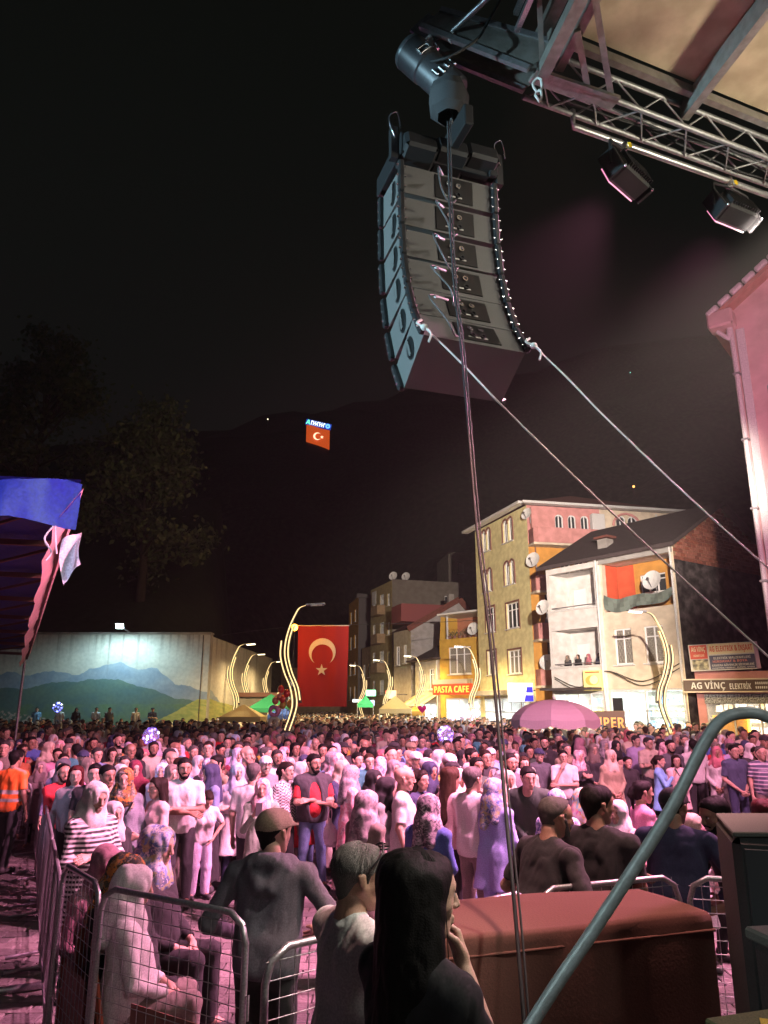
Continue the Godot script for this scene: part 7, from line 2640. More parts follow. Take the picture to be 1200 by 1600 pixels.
# ---------------------------------------------------------------- stalls, parasols, balloons
func canopy(at: Vector3, w: float, d: float, eave: float, peak: float, m: Material, label: String, group := "market canopies") -> void:
	var t := thing("market_canopy", label, "canopy", at, 0, group)
	var st := new_st()
	var c := [Vector3(-w / 2, eave, -d / 2), Vector3(w / 2, eave, -d / 2), Vector3(w / 2, eave, d / 2), Vector3(-w / 2, eave, d / 2)]
	var p := Vector3(0, peak, 0)
	for k in 4:
		var a: Vector3 = c[k]
		var b: Vector3 = c[(k + 1) % 4]
		var n := 5
		for i in n:
			# a hipped roof that sags a little between the ribs
			var q0 := a.lerp(b, i / float(n))
			var q1 := a.lerp(b, (i + 1) / float(n))
			var m0 := q0.lerp(p, 0.5) + Vector3(0, -0.05 * sin(PI * i / n), 0)
			var m1 := q1.lerp(p, 0.5) + Vector3(0, -0.05 * sin(PI * (i + 1) / n), 0)
			put_quad(st, m1, m0, q0, q1)
			put_tri(st, p, m0, m1)
			put_quad(st, q1, q0, q0 + Vector3(0, -0.28, 0), q1 + Vector3(0, -0.28 + 0.03 * (i % 2), 0))
	commit(st, "canopy_cloth", m, t)
	for q in c:
		st = new_st()
		put_tube(st, [Vector3(q.x * 0.98, 0, q.z * 0.98), Vector3(q.x * 0.98, eave, q.z * 0.98)], 0.025, 6)
		commit(st, "leg", M.steel, t)

func balloon(at: Vector3, c: Color, label: String, kind := "light") -> void:
	var t := thing("balloon", label, "balloon", Vector3(at.x, 0, at.z), 0, "balloons over the crowd")
	var y := at.y
	var st := new_st()
	if kind == "light":
		put_ball(st, Vector3(0, y, 0), Vector3.ONE * 0.2, 14)
		var gm := mat(Color(0.8, 0.85, 1.0), 0.05)
		gm.transparency = BaseMaterial3D.TRANSPARENCY_ALPHA
		gm.albedo_color.a = 0.15
		commit(st, "skin", gm, t)
		var r := RandomNumberGenerator.new()
		r.seed = int(at.x * 31 + at.z * 7)
		for k in 16:
			st = new_st()
			var d := Vector3(r.randfn(), r.randfn(), r.randfn()).normalized() * 0.17
			put_ball(st, Vector3(0, y, 0) + d, Vector3.ONE * 0.028, 6)
			commit(st, "light_bead", glow(c if k % 4 else Color(0.9, 0.9, 1.0), 5.0), t)
	elif kind == "ring":
		for k in 3:
			st = new_st()
			var ring := []
			for i in 17:
				var a := TAU * i / 16.0
				ring.append(Vector3(cos(a) * 0.16, y - k * 0.42 + sin(a) * 0.16, 0))
			put_tube(st, ring, 0.08, 8)
			commit(st, "foil_ring", mat([Color(0.7, 0.25, 0.5), Color(0.7, 0.62, 0.5), Color(0.7, 0.6, 0.25)][k], 0.3, 0.3), t)
	elif kind == "heart":
		var n := 20
		for s in [-1.0, 1.0]:
			for i in n:
				var h := func(k: int) -> Vector3:
					var a := TAU * k / n
					return Vector3(0.016 * 16.0 * pow(sin(a), 3), 0.016 * (13 * cos(a) - 5 * cos(2 * a) - 2 * cos(3 * a) - cos(4 * a)), 0)
				var c0 := Vector3(0, y, 0.12 * s)
				if s > 0:
					put_tri(st, Vector3(0, y, 0) + h.call(i), Vector3(0, y, 0) + h.call(i + 1), c0)
				else:
					put_tri(st, Vector3(0, y, 0) + h.call(i + 1), Vector3(0, y, 0) + h.call(i), c0)
		commit(st, "foil", mat(c, 0.25, 0.3), t)
	else:
		put_ball(st, Vector3(0, y, 0), Vector3(0.17, 0.21, 0.17), 14)
		put_lathe(st, Transform3D(Basis(), Vector3(0, y - 0.24, 0)), [Vector2(0.02, 0), Vector2(0.008, 0.03)], 6)
		commit(st, "rubber", mat(c, 0.25, 0.1), t)
	st = new_st()
	put_tube(st, [Vector3(0.02, 1.3, 0), Vector3(0, y - 0.18, 0)], 0.008, 4)
	commit(st, "stick", M.white_paint, t)

func stalls_and_balloons() -> void:
	# the pink parasol
	var t := thing("parasol", "large pink-lit parasol with scalloped rim above the crowd", "parasol", Vector3(4.45, 0, -20.0))
	var pale := mat(Color(0.72, 0.56, 0.58), 0.75, 0, M.fine, 3.0)
	pale.backlight_enabled = true
	pale.backlight = Color(0.25, 0.15, 0.16)
	var n := 8
	for k in n:
		var st := new_st()
		for i in 4:
			for j in 6:
				var q := func(u: float, v: float) -> Vector3:
					var a := TAU * (k + u) / n + 0.3
					var r := 1.14 * sin(v * PI * 0.42) / sin(PI * 0.42)
					var sag := 1.0 - 0.08 * sin(u * PI) * v
					return Vector3(cos(a) * r * sag, 2.05 + 0.5 * cos(v * PI * 0.5) - 0.03 * sin(u * PI) * v, sin(a) * r * sag)
				put_quad(st, q.call((i + 1) / 4.0, j / 6.0), q.call(i / 4.0, j / 6.0), q.call(i / 4.0, (j + 1) / 6.0), q.call((i + 1) / 4.0, (j + 1) / 6.0))
		commit(st, "canopy_panel", pale, t)
		st = new_st()
		for i in 4:
			var q2 := func(u: float, v: float) -> Vector3:
				var a := TAU * (k + u) / n + 0.3
				return Vector3(cos(a) * 1.14 * (1.0 - 0.08 * sin(u * PI)), 2.05 - 0.03 * sin(u * PI) - v * (0.16 + 0.05 * sin(u * PI)), sin(a) * 1.14 * (1.0 - 0.08 * sin(u * PI)))
			put_quad(st, q2.call((i + 1) / 4.0, 0.0), q2.call(i / 4.0, 0.0), q2.call(i / 4.0, 1.0), q2.call((i + 1) / 4.0, 1.0))
		commit(st, "valance_panel", pale, t)
		st = new_st()
		var a2 := TAU * k / n + 0.3
		put_tube(st, [Vector3(0, 2.5, 0), Vector3(cos(a2) * 1.13, 2.04, sin(a2) * 1.13)], 0.01, 4)
		commit(st, "rib", M.steel, t)
	var ps := new_st()
	put_tube(ps, [Vector3(0, 0, 0), Vector3(0, 2.62, 0)], 0.025, 8)
	commit(ps, "pole", M.white_paint, t)
	var cream := mat(Color(0.62, 0.56, 0.3), 0.8, 0, M.fine, 3.0)
	canopy(Vector3(-7.7, 0, -42), 2.2, 2.2, 1.85, 2.5, cream, "pale yellow market canopy before the mural wall lamps")
	canopy(Vector3(-7.4, 0, -50), 2.6, 2.4, 2.3, 3.2, mat(Color(0.02, 0.3, 0.14), 0.8, 0, M.fine, 3.0), "green market canopy left of the tall lamp")
	canopy(Vector3(-6.4, 0, -48), 1.6, 1.6, 1.9, 2.4, mat(Color(0.03, 0.1, 0.5), 0.8, 0, M.fine, 3.0), "blue market canopy beside the green one")
	canopy(Vector3(0.7, 0, -48), 2.0, 2.0, 2.25, 3.05, cream, "pale yellow market canopy in the middle of the street")
	canopy(Vector3(2.0, 0, -49), 1.2, 1.6, 2.1, 2.4, mat(Color(0.6, 0.38, 0.08), 0.8, 0, M.fine, 3.0), "small amber canopy beside the pale yellow one in the street")
	canopy(Vector3(-1.6, 0, -66), 1.4, 1.4, 2.6, 3.3, mat(Color(0.03, 0.4, 0.2), 0.8), "green canopy far down the street")
	# small white kiosk behind the canopies
	var kx := thing("kiosk", "small grey kiosk with dark flat roof below the mural wall lamps", "kiosk", Vector3(-8.9, 0, -52))
	add_box(kx, "kiosk_wall", M.plaster_grey, Transform3D(Basis(), Vector3(0, 1.5, 0)), Vector3(1.6, 3.0, 1.6), 0.03)
	add_box(kx, "kiosk_roof", M.brown_trim, Transform3D(Basis(), Vector3(0.4, 3.15, 0)), Vector3(3.0, 0.3, 2.0), 0.03)
	# balloons
	balloon(Vector3(-12.8, 2.35, -30), Color(0.12, 0.15, 1.0), "glowing blue light balloon on a stick against the mural wall")
	balloon(Vector3(-5.25, 1.72, -17.4), Color(0.15, 0.1, 1.0), "glowing blue light balloon held low in the left crowd")
	balloon(Vector3(1.4, 1.75, -17.6), Color(0.2, 0.1, 1.0), "glowing violet-blue light balloon in the crowd right of the cable")
	for k in 6:
		balloon(Vector3(2.9 + k * 0.22, 1.98 + 0.12 * (k % 2), -33.0 - 0.1 * k), [Color(0.5, 0.3, 1.0), Color(1.0, 0.2, 0.5), Color(0.3, 0.4, 1.0)][k % 3], ["first", "second", "third", "fourth", "fifth", "sixth"][k] + " light balloon in the violet row below the red sign")
	balloon(Vector3(2.2, 2.25, -44), Color(0.45, 0.02, 0.16), "dark pink heart balloon beside the street lamp", "heart")
	balloon(Vector3(-4.3, 2.2, -30), Color(1, 1, 1), "column of pastel foil rings left of the tall lamp", "ring")
	for k in 9:
		var a := k * 2.4
		balloon(Vector3(-5.2 + cos(a) * 0.12 * sqrt(k) * 1.6, 2.75 + sin(a) * 0.13 * sqrt(k) * 1.6, -39.0 - 0.05 * k), [Color(0.6, 0.03, 0.04), Color(0.65, 0.2, 0.2), Color(0.55, 0.3, 0.08)][k % 3], ["centre", "inner", "upper inner", "lower inner", "outer", "upper outer", "lower outer", "far outer", "top outer"][k] + " balloon of the red bunch beside the flag's lower corner", "plain")

# ---------------------------------------------------------------- the crowd
# kit, x, z, scale, facing (0 towards the camera, 90 to +x, 180 away), look, label
var LISTED := [
	["hoodman", -0.68, -4.80, 0.985, 172, "top=slatelilac bottom=black hair=khaki_cap hk=cap", "person in a khaki cap and dark hooded jacket, seen from behind at the barrier"],
	["greyman", -0.12, -3.50, 1.000, 122, "top=greywhite bottom=charcoal hair=greyhair hk=short skin=tan", "grey-haired person in a plain white t-shirt, eyeglasses pushed up, in the foreground"],
	["girl", 0.11, -2.72, 1.060, 128, "top=black bottom=black hair=blackhair hk=longhair skin=light", "person with very long straight black hair, nearest the camera"],
	["blacktee", 1.03, -5.40, 1.000, 118, "top=black bottom=charcoal hair=greyhair hk=receding skin=tan beard=1", "bearded person in black t-shirt, one arm resting on the barrier behind the brown cover"],
	["blackpolo", 1.52, -5.65, 1.020, 140, "top=black bottom=black hair=blackhair hk=short skin=tan", "person with shaved dark hair in a black collared top, back turned, behind the brown cover"],
	["suitman", 2.12, -5.85, 1.000, 150, "top=navy bottom=charcoal hair=black hk=cap skin=tan", "person in dark navy jacket and black cap, elbow on the barrier, behind the steel handrail"],
	["sidebeard", 2.69, -6.00, 0.977, -75, "top=black bottom=black hair=blackhair hk=short skin=tan beard=1", "bearded person in black turned to the picture's left behind the stage loudspeaker"],
	["w_down", 3.46, -7.20, 0.870, 80, "top=maroon bottom=black hair=darkred hk=long skin=light", "person with dark red hair at the right edge beside the bearded one in black"],
	["redvest", -0.98, -10.85, 0.972, 20, "top=red bottom=jeans hair=blackhair hk=short skin=tan beard=1", "bearded person in red t-shirt and dark vest holding a plastic bag"],
	["pinktee", 0.94, -8.40, 0.977, 130, "top=white bottom=greybrown hair=greyhair hk=short skin=light", "person in a loose white t-shirt, hand at the chin, seen from behind"],
	["polo_side", 0.21, -8.70, 0.966, 85, "top=white bottom=slate hair=greyhair hk=bald skin=light", "bald person in white polo shirt in profile"],
	["scarf_back", -0.17, -7.30, 0.904, 140, "top=taupe bottom=black hair=f_grey hk=scarf skin=light", "person in patterned grey headscarf and taupe coat, back turned, above the grey-haired head"],
	["scarf_back2", 0.39, -7.00, 0.904, 150, "top=blue bottom=black hair=f_mono hk=scarf skin=light", "person in black and white headscarf and blue top with sleeves, back turned"],
	["crossed_fine", -2.53, -9.90, 0.977, 10, "top=white bottom=charcoal hair=blackhair hk=short skin=tan beard=1", "bearded person in white printed t-shirt with arms crossed"],
	["stripes", -2.57, -7.00, 0.960, 50, "top=stripes bottom=black hair=white hk=scarf skin=light", "person in white headscarf and black and white striped shirt by the barrier row"],
	["sit_w", -1.80, -6.30, 1.099, 75, "top=black bottom=black hair=f_blue hk=scarf skin=light", "seated person in blue flowered headscarf and black coat"],
	["sit_w", -2.11, -6.10, 1.015, 40, "top=mauve bottom=black hair=mauve hk=scarf skin=light", "seated person in plain mauve headscarf next to the striped shirt"],
	["sit_w2", -1.85, -5.75, 1.015, 60, "top=black bottom=black hair=f_dark hk=scarf skin=light", "seated person in black headscarf with orange print"],
	["sit_w", -1.69, -5.40, 1.008, 110, "top=white bottom=greybrown hair=white hk=scarf skin=light", "seated person in white headscarf and white top right behind the mesh barrier"],
	["girl_bend", -2.36, -10.30, 0.756, 30, "top=white bottom=lilac hair=darkbrown hk=bun skin=light", "small person in white sleeveless blouse and lilac trousers looking down"],
	["vestman", -5.64, -11.90, 0.966, 165, "top=orange bottom=charcoal hair=blackhair hk=short skin=tan", "person in bright orange safety vest, back turned, at the left edge"],
	["w_gown", -0.45, -10.38, 0.904, 110, "top=f_pink bottom=greybrown hair=f_grey hk=scarf", "person in floral headscarf and long pale flowered dress beside the red t-shirt"],
	["w_down", -1.36, -10.80, 0.915, 60, "top=zebra bottom=black hair=darkbrown hk=bun", "person in zebra-patterned blouse left of the red t-shirt"],
	["w_phone", -1.44, -9.30, 0.864, 5, "top=sage bottom=greybrown hair=f_rose hk=scarf", "person in rose headscarf and sage green dress looking at a phone behind the khaki cap"],
	["m_down", -1.62, -9.69, 0.949, 175, "top=white bottom=charcoal hair=greyhair hk=receding", "person with thinning hair in white shirt, back turned, left of the zebra blouse"],
	["w_coat", -2.01, -10.73, 0.904, 10, "top=white bottom=navy hair=paleblue hk=scarf", "person in pale blue headscarf and white coat facing the stage"],
	["w_coat2", -2.34, -10.61, 0.904, -60, "top=denim bottom=black hair=navy hk=scarf", "person in navy headscarf and denim blue shirt turned sideways"],
	["w_phone", -2.58, -9.00, 0.887, -50, "top=palepink bottom=greybrown hair=darkbrown hk=long", "long-haired person in pale pink t-shirt holding a phone"],
	["w_clasp", -2.95, -8.90, 0.949, 15, "top=greyblue bottom=black hair=f_dark hk=scarf", "person in dark patterned headscarf and grey dress with shoulder strap"],
	["w_coat", -3.62, -11.36, 0.904, 15, "top=maroon bottom=black hair=maroon hk=scarf", "person in maroon headscarf and maroon coat"],
	["w_down", -3.98, -10.10, 0.915, 20, "top=grey bottom=black hair=darkred hk=long", "person with dark red hair leaning beside the barrier row"],
	["m_down", -3.65, -9.87, 0.938, 15, "top=black bottom=charcoal hair=blackhair hk=short", "short-haired person in black behind the striped shirt"],
	["w_clasp", -2.60, -7.60, 0.831, 45, "top=black bottom=black hair=silver hk=scarf", "short person in silver headscarf next to the striped shirt"],
	["w_coat", 0.02, -8.90, 0.893, 70, "top=white bottom=black hair=black hk=scarf", "person in black headscarf and white jacket left of the bald one"],
	["w_clasp", -0.13, -9.65, 0.904, 40, "top=red bottom=black hair=black hk=scarf", "person in black headscarf and red coat"],
	["w_down", 0.75, -8.90, 0.955, 120, "top=palepink bottom=black hair=brown hk=long", "person with long brown hair, back half turned, left of the loose white t-shirt"],
	["w_clasp", 1.14, -8.20, 0.921, 140, "top=lilacblue bottom=lilacblue hair=f_blue hk=scarf", "person in blue-grey flowered headscarf and periwinkle dress"],
	["m_lean", 1.79, -9.60, 0.964, -15, "top=darkgreen bottom=charcoal hair=blackhair hk=short", "person in dark green shirt and dark jacket bending forward"],
	["w_clasp", 1.73, -7.90, 0.876, 160, "top=f_navy bottom=navy hair=f_navy hk=scarf", "person in white and navy flowered headscarf, back turned"],
	["w_clasp", 2.01, -8.00, 0.876, 150, "top=f_multi bottom=black hair=f_multi hk=scarf", "person in bright multicoloured headscarf, back turned"],
	["w_clap", 2.25, -7.60, 0.836, -40, "top=f_pink bottom=black hair=white hk=scarf", "smiling person in white headscarf between the two black tops"],
	["w_down2", 2.75, -8.40, 0.898, 95, "top=pink bottom=black hair=blackhair hk=bun", "person in plain pink t-shirt in profile left of the black cap"],
	["w_coat", 2.97, -7.70, 0.763, 80, "top=white bottom=maroon hair=beige hk=scarf", "person in beige headscarf and white vest behind the handrail"],
	["w_clasp", 3.29, -8.00, 0.751, 70, "top=f_pink bottom=black hair=f_rose hk=scarf", "person in pink and white dress with rose headscarf left of the stage loudspeaker"],
	["m_down", 4.59, -14.68, 0.819, 10, "top=black bottom=charcoal hair=blackhair hk=short", "boyish person in black t-shirt standing in the gap"],
	["m_down", 4.71, -15.60, 0.780, 20, "top=skyblue bottom=jeans hair=blackhair hk=short", "small person in sky blue t-shirt"],
	["m_crossed", 5.89, -17.26, 0.960, 10, "top=beige bottom=charcoal hair=greyblack hk=short", "person in beige polo shirt with folded arms beside the lavender shirt"],
	["m_down2", 6.00, -18.42, 0.960, 10, "top=lavender bottom=charcoal hair=greyblack hk=short", "person in lavender shirt"],
	["w_clasp", 5.40, -18.02, 0.904, 10, "top=blackblue bottom=black hair=black hk=scarf", "person in black headscarf and black dress with blue sleeves right of the grey gown"],
	["w_gown", 4.45, -16.46, 0.904, -10, "top=charcoal bottom=black hair=taupe hk=scarf", "person in long charcoal gown with a hand raised to the face"],
	["m_down", 5.70, -15.43, 0.972, 5, "top=slate bottom=charcoal hair=blackhair hk=short beard=1", "bearded person in slate t-shirt behind the two small girls"],
	["w_phone", 5.15, -14.60, 0.836, 60, "top=skyblue bottom=jeans hair=darkbrown hk=bun", "small person with ponytail in light blue top"],
	["w_clasp", 5.56, -14.80, 0.831, -10, "top=palepink bottom=greybrown hair=darkbrown hk=long", "small person in cream pink top"],
	["m_down", 6.48, -16.23, 0.960, 160, "top=white bottom=charcoal hair=blackhair hk=short", "person in white t-shirt, back turned, beside the handrail's upper part"],
	["m_clasp", 6.51, -14.45, 0.949, 5, "top=denimdark bottom=navy hair=blackhair hk=short", "person in dark denim vest with hands clasped, right of the handrail"],
	["m_down2", 6.88, -14.16, 0.938, -10, "top=stripes_h bottom=greybrown hair=greyhair hk=receding", "person in striped polo shirt at the right edge"],
	["m_clasp", 3.86, -17.40, 0.870, 15, "top=white bottom=palepink hair=blackhair hk=cap", "person in white shirt and cap behind the barrier under the pink parasol"],
	["m_chin", 3.24, -14.03, 0.904, -20, "top=white bottom=slate hair=blackhair hk=short", "person in white polo with a hand at the chin, left of the white cap"],
	["w_clasp", 1.14, -15.39, 0.904, 5, "top=whitecream bottom=palepink hair=sand hk=short", "person in cream hooded top with hands together"],
	["w_coat", 1.42, -14.03, 0.904, 5, "top=black bottom=black hair=black hk=scarf", "person in black headscarf beside the hanging cable"],
	["m_crossed", -0.90, -13.56, 0.960, 5, "top=black bottom=charcoal hair=blackhair hk=receding", "person in dark zipped jacket with folded arms behind the red t-shirt"],
	["w_down", -3.16, -11.14, 0.893, 0, "top=palebluetop bottom=black hair=f_sky hk=scarf", "person in sky blue flowered headscarf behind the long-haired pink t-shirt"],
	["m_down", -2.47, -11.55, 0.938, -40, "top=khaki bottom=charcoal hair=blackhair hk=short", "person in khaki shirt turned aside behind the navy headscarf"],
	["w_gown", -2.82, -10.40, 0.910, 20, "top=greybrown bottom=black hair=taupe hk=scarf", "person in taupe headscarf and grey-brown dress left of the crossed arms"],
	["w_down", -4.72, -11.47, 0.915, 0, "top=lavender bottom=black hair=slate hk=scarf", "person in slate headscarf and lavender blouse behind the barrier row"],
	["w_coat", -6.11, -13.90, 0.797, 10, "top=greyrose bottom=black hair=greyrose hk=scarf", "person in grey-rose headscarf right of the orange vest"],
]

var COLOURS := {
	white = Color(0.6, 0.59, 0.58), whitecream = Color(0.54, 0.49, 0.43), greywhite = Color(0.5, 0.49, 0.47), black = Color(0.016, 0.016, 0.018), charcoal = Color(0.04, 0.04, 0.045), slate = Color(0.085, 0.09, 0.105), slatelilac = Color(0.11, 0.105, 0.13),
	grey = Color(0.26, 0.26, 0.27), greyblue = Color(0.2, 0.22, 0.26), greybrown = Color(0.22, 0.18, 0.16), greyrose = Color(0.32, 0.24, 0.25), navy = Color(0.028, 0.035, 0.085), denim = Color(0.16, 0.23, 0.4),
	denimdark = Color(0.05, 0.065, 0.12), jeans = Color(0.13, 0.2, 0.36), blue = Color(0.06, 0.1, 0.32), blackblue = Color(0.025, 0.03, 0.07), skyblue = Color(0.18, 0.4, 0.72), paleblue = Color(0.4, 0.48, 0.62), palebluetop = Color(0.45, 0.52, 0.62), lilacblue = Color(0.3, 0.34, 0.66),
	lavender = Color(0.36, 0.3, 0.5), lilac = Color(0.5, 0.45, 0.58), red = Color(0.55, 0.025, 0.035), maroon = Color(0.17, 0.02, 0.045), pink = Color(0.66, 0.3, 0.45), palepink = Color(0.62, 0.47, 0.46), mauve = Color(0.32, 0.16, 0.2),
	orange = Color(0.95, 0.16, 0.02), beige = Color(0.5, 0.42, 0.33), sand = Color(0.45, 0.35, 0.24), khaki = Color(0.28, 0.23, 0.15), khaki_cap = Color(0.3, 0.24, 0.17), taupe = Color(0.19, 0.155, 0.13), sage = Color(0.26, 0.33, 0.26), darkgreen = Color(0.035, 0.06, 0.045),
	teal = Color(0.05, 0.22, 0.25), mustard = Color(0.45, 0.3, 0.05), rust = Color(0.35, 0.1, 0.04), rose = Color(0.5, 0.16, 0.2), silver = Color(0.5, 0.48, 0.48), brown = Color(0.09, 0.045, 0.025), darkbrown = Color(0.03, 0.018, 0.012), blackhair = Color(0.012, 0.01, 0.009), greyblack = Color(0.07, 0.065, 0.06),
	greyhair = Color(0.17, 0.16, 0.15), silver_hair = Color(0.34, 0.32, 0.3), darkred = Color(0.12, 0.02, 0.02), tan = Color(0.36, 0.205, 0.14), light = Color(0.47, 0.295, 0.22), deep = Color(0.27, 0.15, 0.1)}

var mats := {}
var kits := {}

func pattern(called: String) -> StandardMaterial3D:
	var m := mat(Color.WHITE, 0.85)
	var n := FastNoiseLite.new()
	n.seed = called.hash() % 1000
	n.frequency = 0.05
	n.noise_type = FastNoiseLite.TYPE_CELLULAR
	n.cellular_return_type = FastNoiseLite.RETURN_CELL_VALUE
	n.domain_warp_enabled = true
	n.domain_warp_amplitude = 14.0
	n.domain_warp_frequency = 0.04
	var sets := {
		f_grey = [Color(0.18, 0.16, 0.17), Color(0.32, 0.28, 0.29), Color(0.1, 0.09, 0.1)], f_mono = [Color(0.6, 0.55, 0.56), Color(0.05, 0.05, 0.06), Color(0.35, 0.3, 0.33), Color(0.02, 0.02, 0.025)], f_blue = [Color(0.08, 0.13, 0.36), Color(0.5, 0.5, 0.55), Color(0.04, 0.07, 0.2), Color(0.3, 0.3, 0.12), Color(0.1, 0.18, 0.45)],
		f_dark = [Color(0.02, 0.02, 0.02), Color(0.03, 0.03, 0.025), Color(0.5, 0.2, 0.03), Color(0.02, 0.025, 0.02), Color(0.3, 0.28, 0.25)], f_rose = [Color(0.45, 0.2, 0.24), Color(0.6, 0.45, 0.46), Color(0.25, 0.08, 0.12)], f_pink = [Color(0.65, 0.5, 0.5), Color(0.6, 0.25, 0.3), Color(0.68, 0.6, 0.58), Color(0.3, 0.25, 0.3)],
		f_navy = [Color(0.66, 0.64, 0.66), Color(0.05, 0.06, 0.2), Color(0.6, 0.58, 0.6), Color(0.2, 0.2, 0.34)], f_multi = [Color(0.6, 0.06, 0.08), Color(0.15, 0.45, 0.5), Color(0.6, 0.4, 0.08), Color(0.6, 0.5, 0.5), Color(0.55, 0.1, 0.3)], f_sky = [Color(0.3, 0.45, 0.65), Color(0.62, 0.64, 0.68), Color(0.12, 0.2, 0.4)]}
	if sets.has(called):
		var t := NoiseTexture2D.new()
		t.width = 128
		t.height = 128
		t.seamless = true
		t.noise = n
		var g := Gradient.new()
		g.interpolation_mode = Gradient.GRADIENT_INTERPOLATE_CONSTANT
		var cs: Array = sets[called]
		g.offsets = PackedFloat32Array(range(cs.size()).map(func(i): return float(i) / cs.size()))
		g.colors = PackedColorArray(cs.map(func(c): return (c as Color).linear_to_srgb()))
		t.color_ramp = g
		m.albedo_texture = t
		m.uv1_scale = Vector3.ONE * 2.6
	else:
		var im := Image.create(4, 64, false, Image.FORMAT_RGB8)
		for j in 64:
			var c := Color(0.68, 0.66, 0.66)
			if called == "stripes":
				c = Color(0.02, 0.02, 0.022) if (j / 4) % 2 == 0 else Color(0.66, 0.62, 0.63)
			elif called == "stripes_h":
				c = Color(0.07, 0.07, 0.12) if j % 16 < 11 else Color(0.5, 0.46, 0.5)
			elif called == "orange_vest":
				c = Color(0.38, 0.38, 0.38) if (j > 51 and j < 56) or (j > 59 and j < 63) else Color(0.9, 0.15, 0.02)
			for i in 4:
				im.set_pixel(i, j, c.linear_to_srgb())
		if called == "zebra":
			im = Image.create(64, 64, false, Image.FORMAT_RGB8)
			n.noise_type = FastNoiseLite.TYPE_SIMPLEX
			for i in 64:
				for j in 64:
					var v := sin(j * TAU / 64.0 * 6.0 + 3.0 * sin(i * TAU / 64.0 * 2.0))
					im.set_pixel(i, j, (Color(0.02, 0.02, 0.02) if v > 0 else Color(0.65, 0.62, 0.62)).linear_to_srgb())
		m.albedo_texture = ImageTexture.create_from_image(im)
		m.uv1_scale = Vector3.ONE * {"stripes": 3.2, "stripes_h": 3.5, "orange_vest": 1.0, "zebra": 4.0}.get(called, 2.0)
	m.uv1_triplanar = true
	m.uv1_world_triplanar = false
	return m

func cloth(called: String) -> StandardMaterial3D:
	if not mats.has(called):
		if COLOURS.has(called):
			var m := mat(COLOURS[called], 0.9, 0, M.fine, 5.0, M.soft, 0.5)
			m.rim_enabled = true
			m.rim = 0.15
			mats[called] = m
		else:
			mats[called] = pattern(called)
	return mats[called]

func skin_mat(called: String) -> StandardMaterial3D:
	var key := "skin_" + called
	if not mats.has(key):
		var m := mat(COLOURS[called], 0.55, 0, M.fine, 12.0)
		mats[key] = m
	return mats[key]

func hair_mat(called: String, kind: String) -> StandardMaterial3D:
	if kind in ["scarf", "cap"]:
		return cloth(called)
	var key := "hair_" + called
	if not mats.has(key):
		var m := mat(COLOURS[called], 0.68, 0, M.strand, 9.0, M.bump, 0.8)
		m.metallic_specular = 0.28
		mats[key] = m
	return mats[key]

func look_of(words: String) -> Dictionary:
	var d := {}
	for w in words.split(" "):
		var kv := w.split("=")
		d[kv[0]] = kv[1]
	var hk: String = d.get("hk", "short")
	var o := {skin = skin_mat(d.get("skin", "light")), top = cloth(d.top if d.top != "orange" else "orange_vest"), bottom = cloth(d.bottom), hair = hair_mat(d.hair, hk), hair_kind = hk, beard = d.has("beard")}
	o.brow = hair_mat(d.hair if COLOURS.has(d.hair) and not hk in ["scarf", "cap"] else "blackhair", "short")
	return o

func place(kit: Dictionary, look: Dictionary, at: Vector3, sc: float, face: float, label: String, group: String, shod := true) -> Node3D:
	var t := thing("person", label, "person", at, deg_to_rad(face), group)
	t.scale = Vector3.ONE * sc
	dress(t, kit, look, shod)
	return t

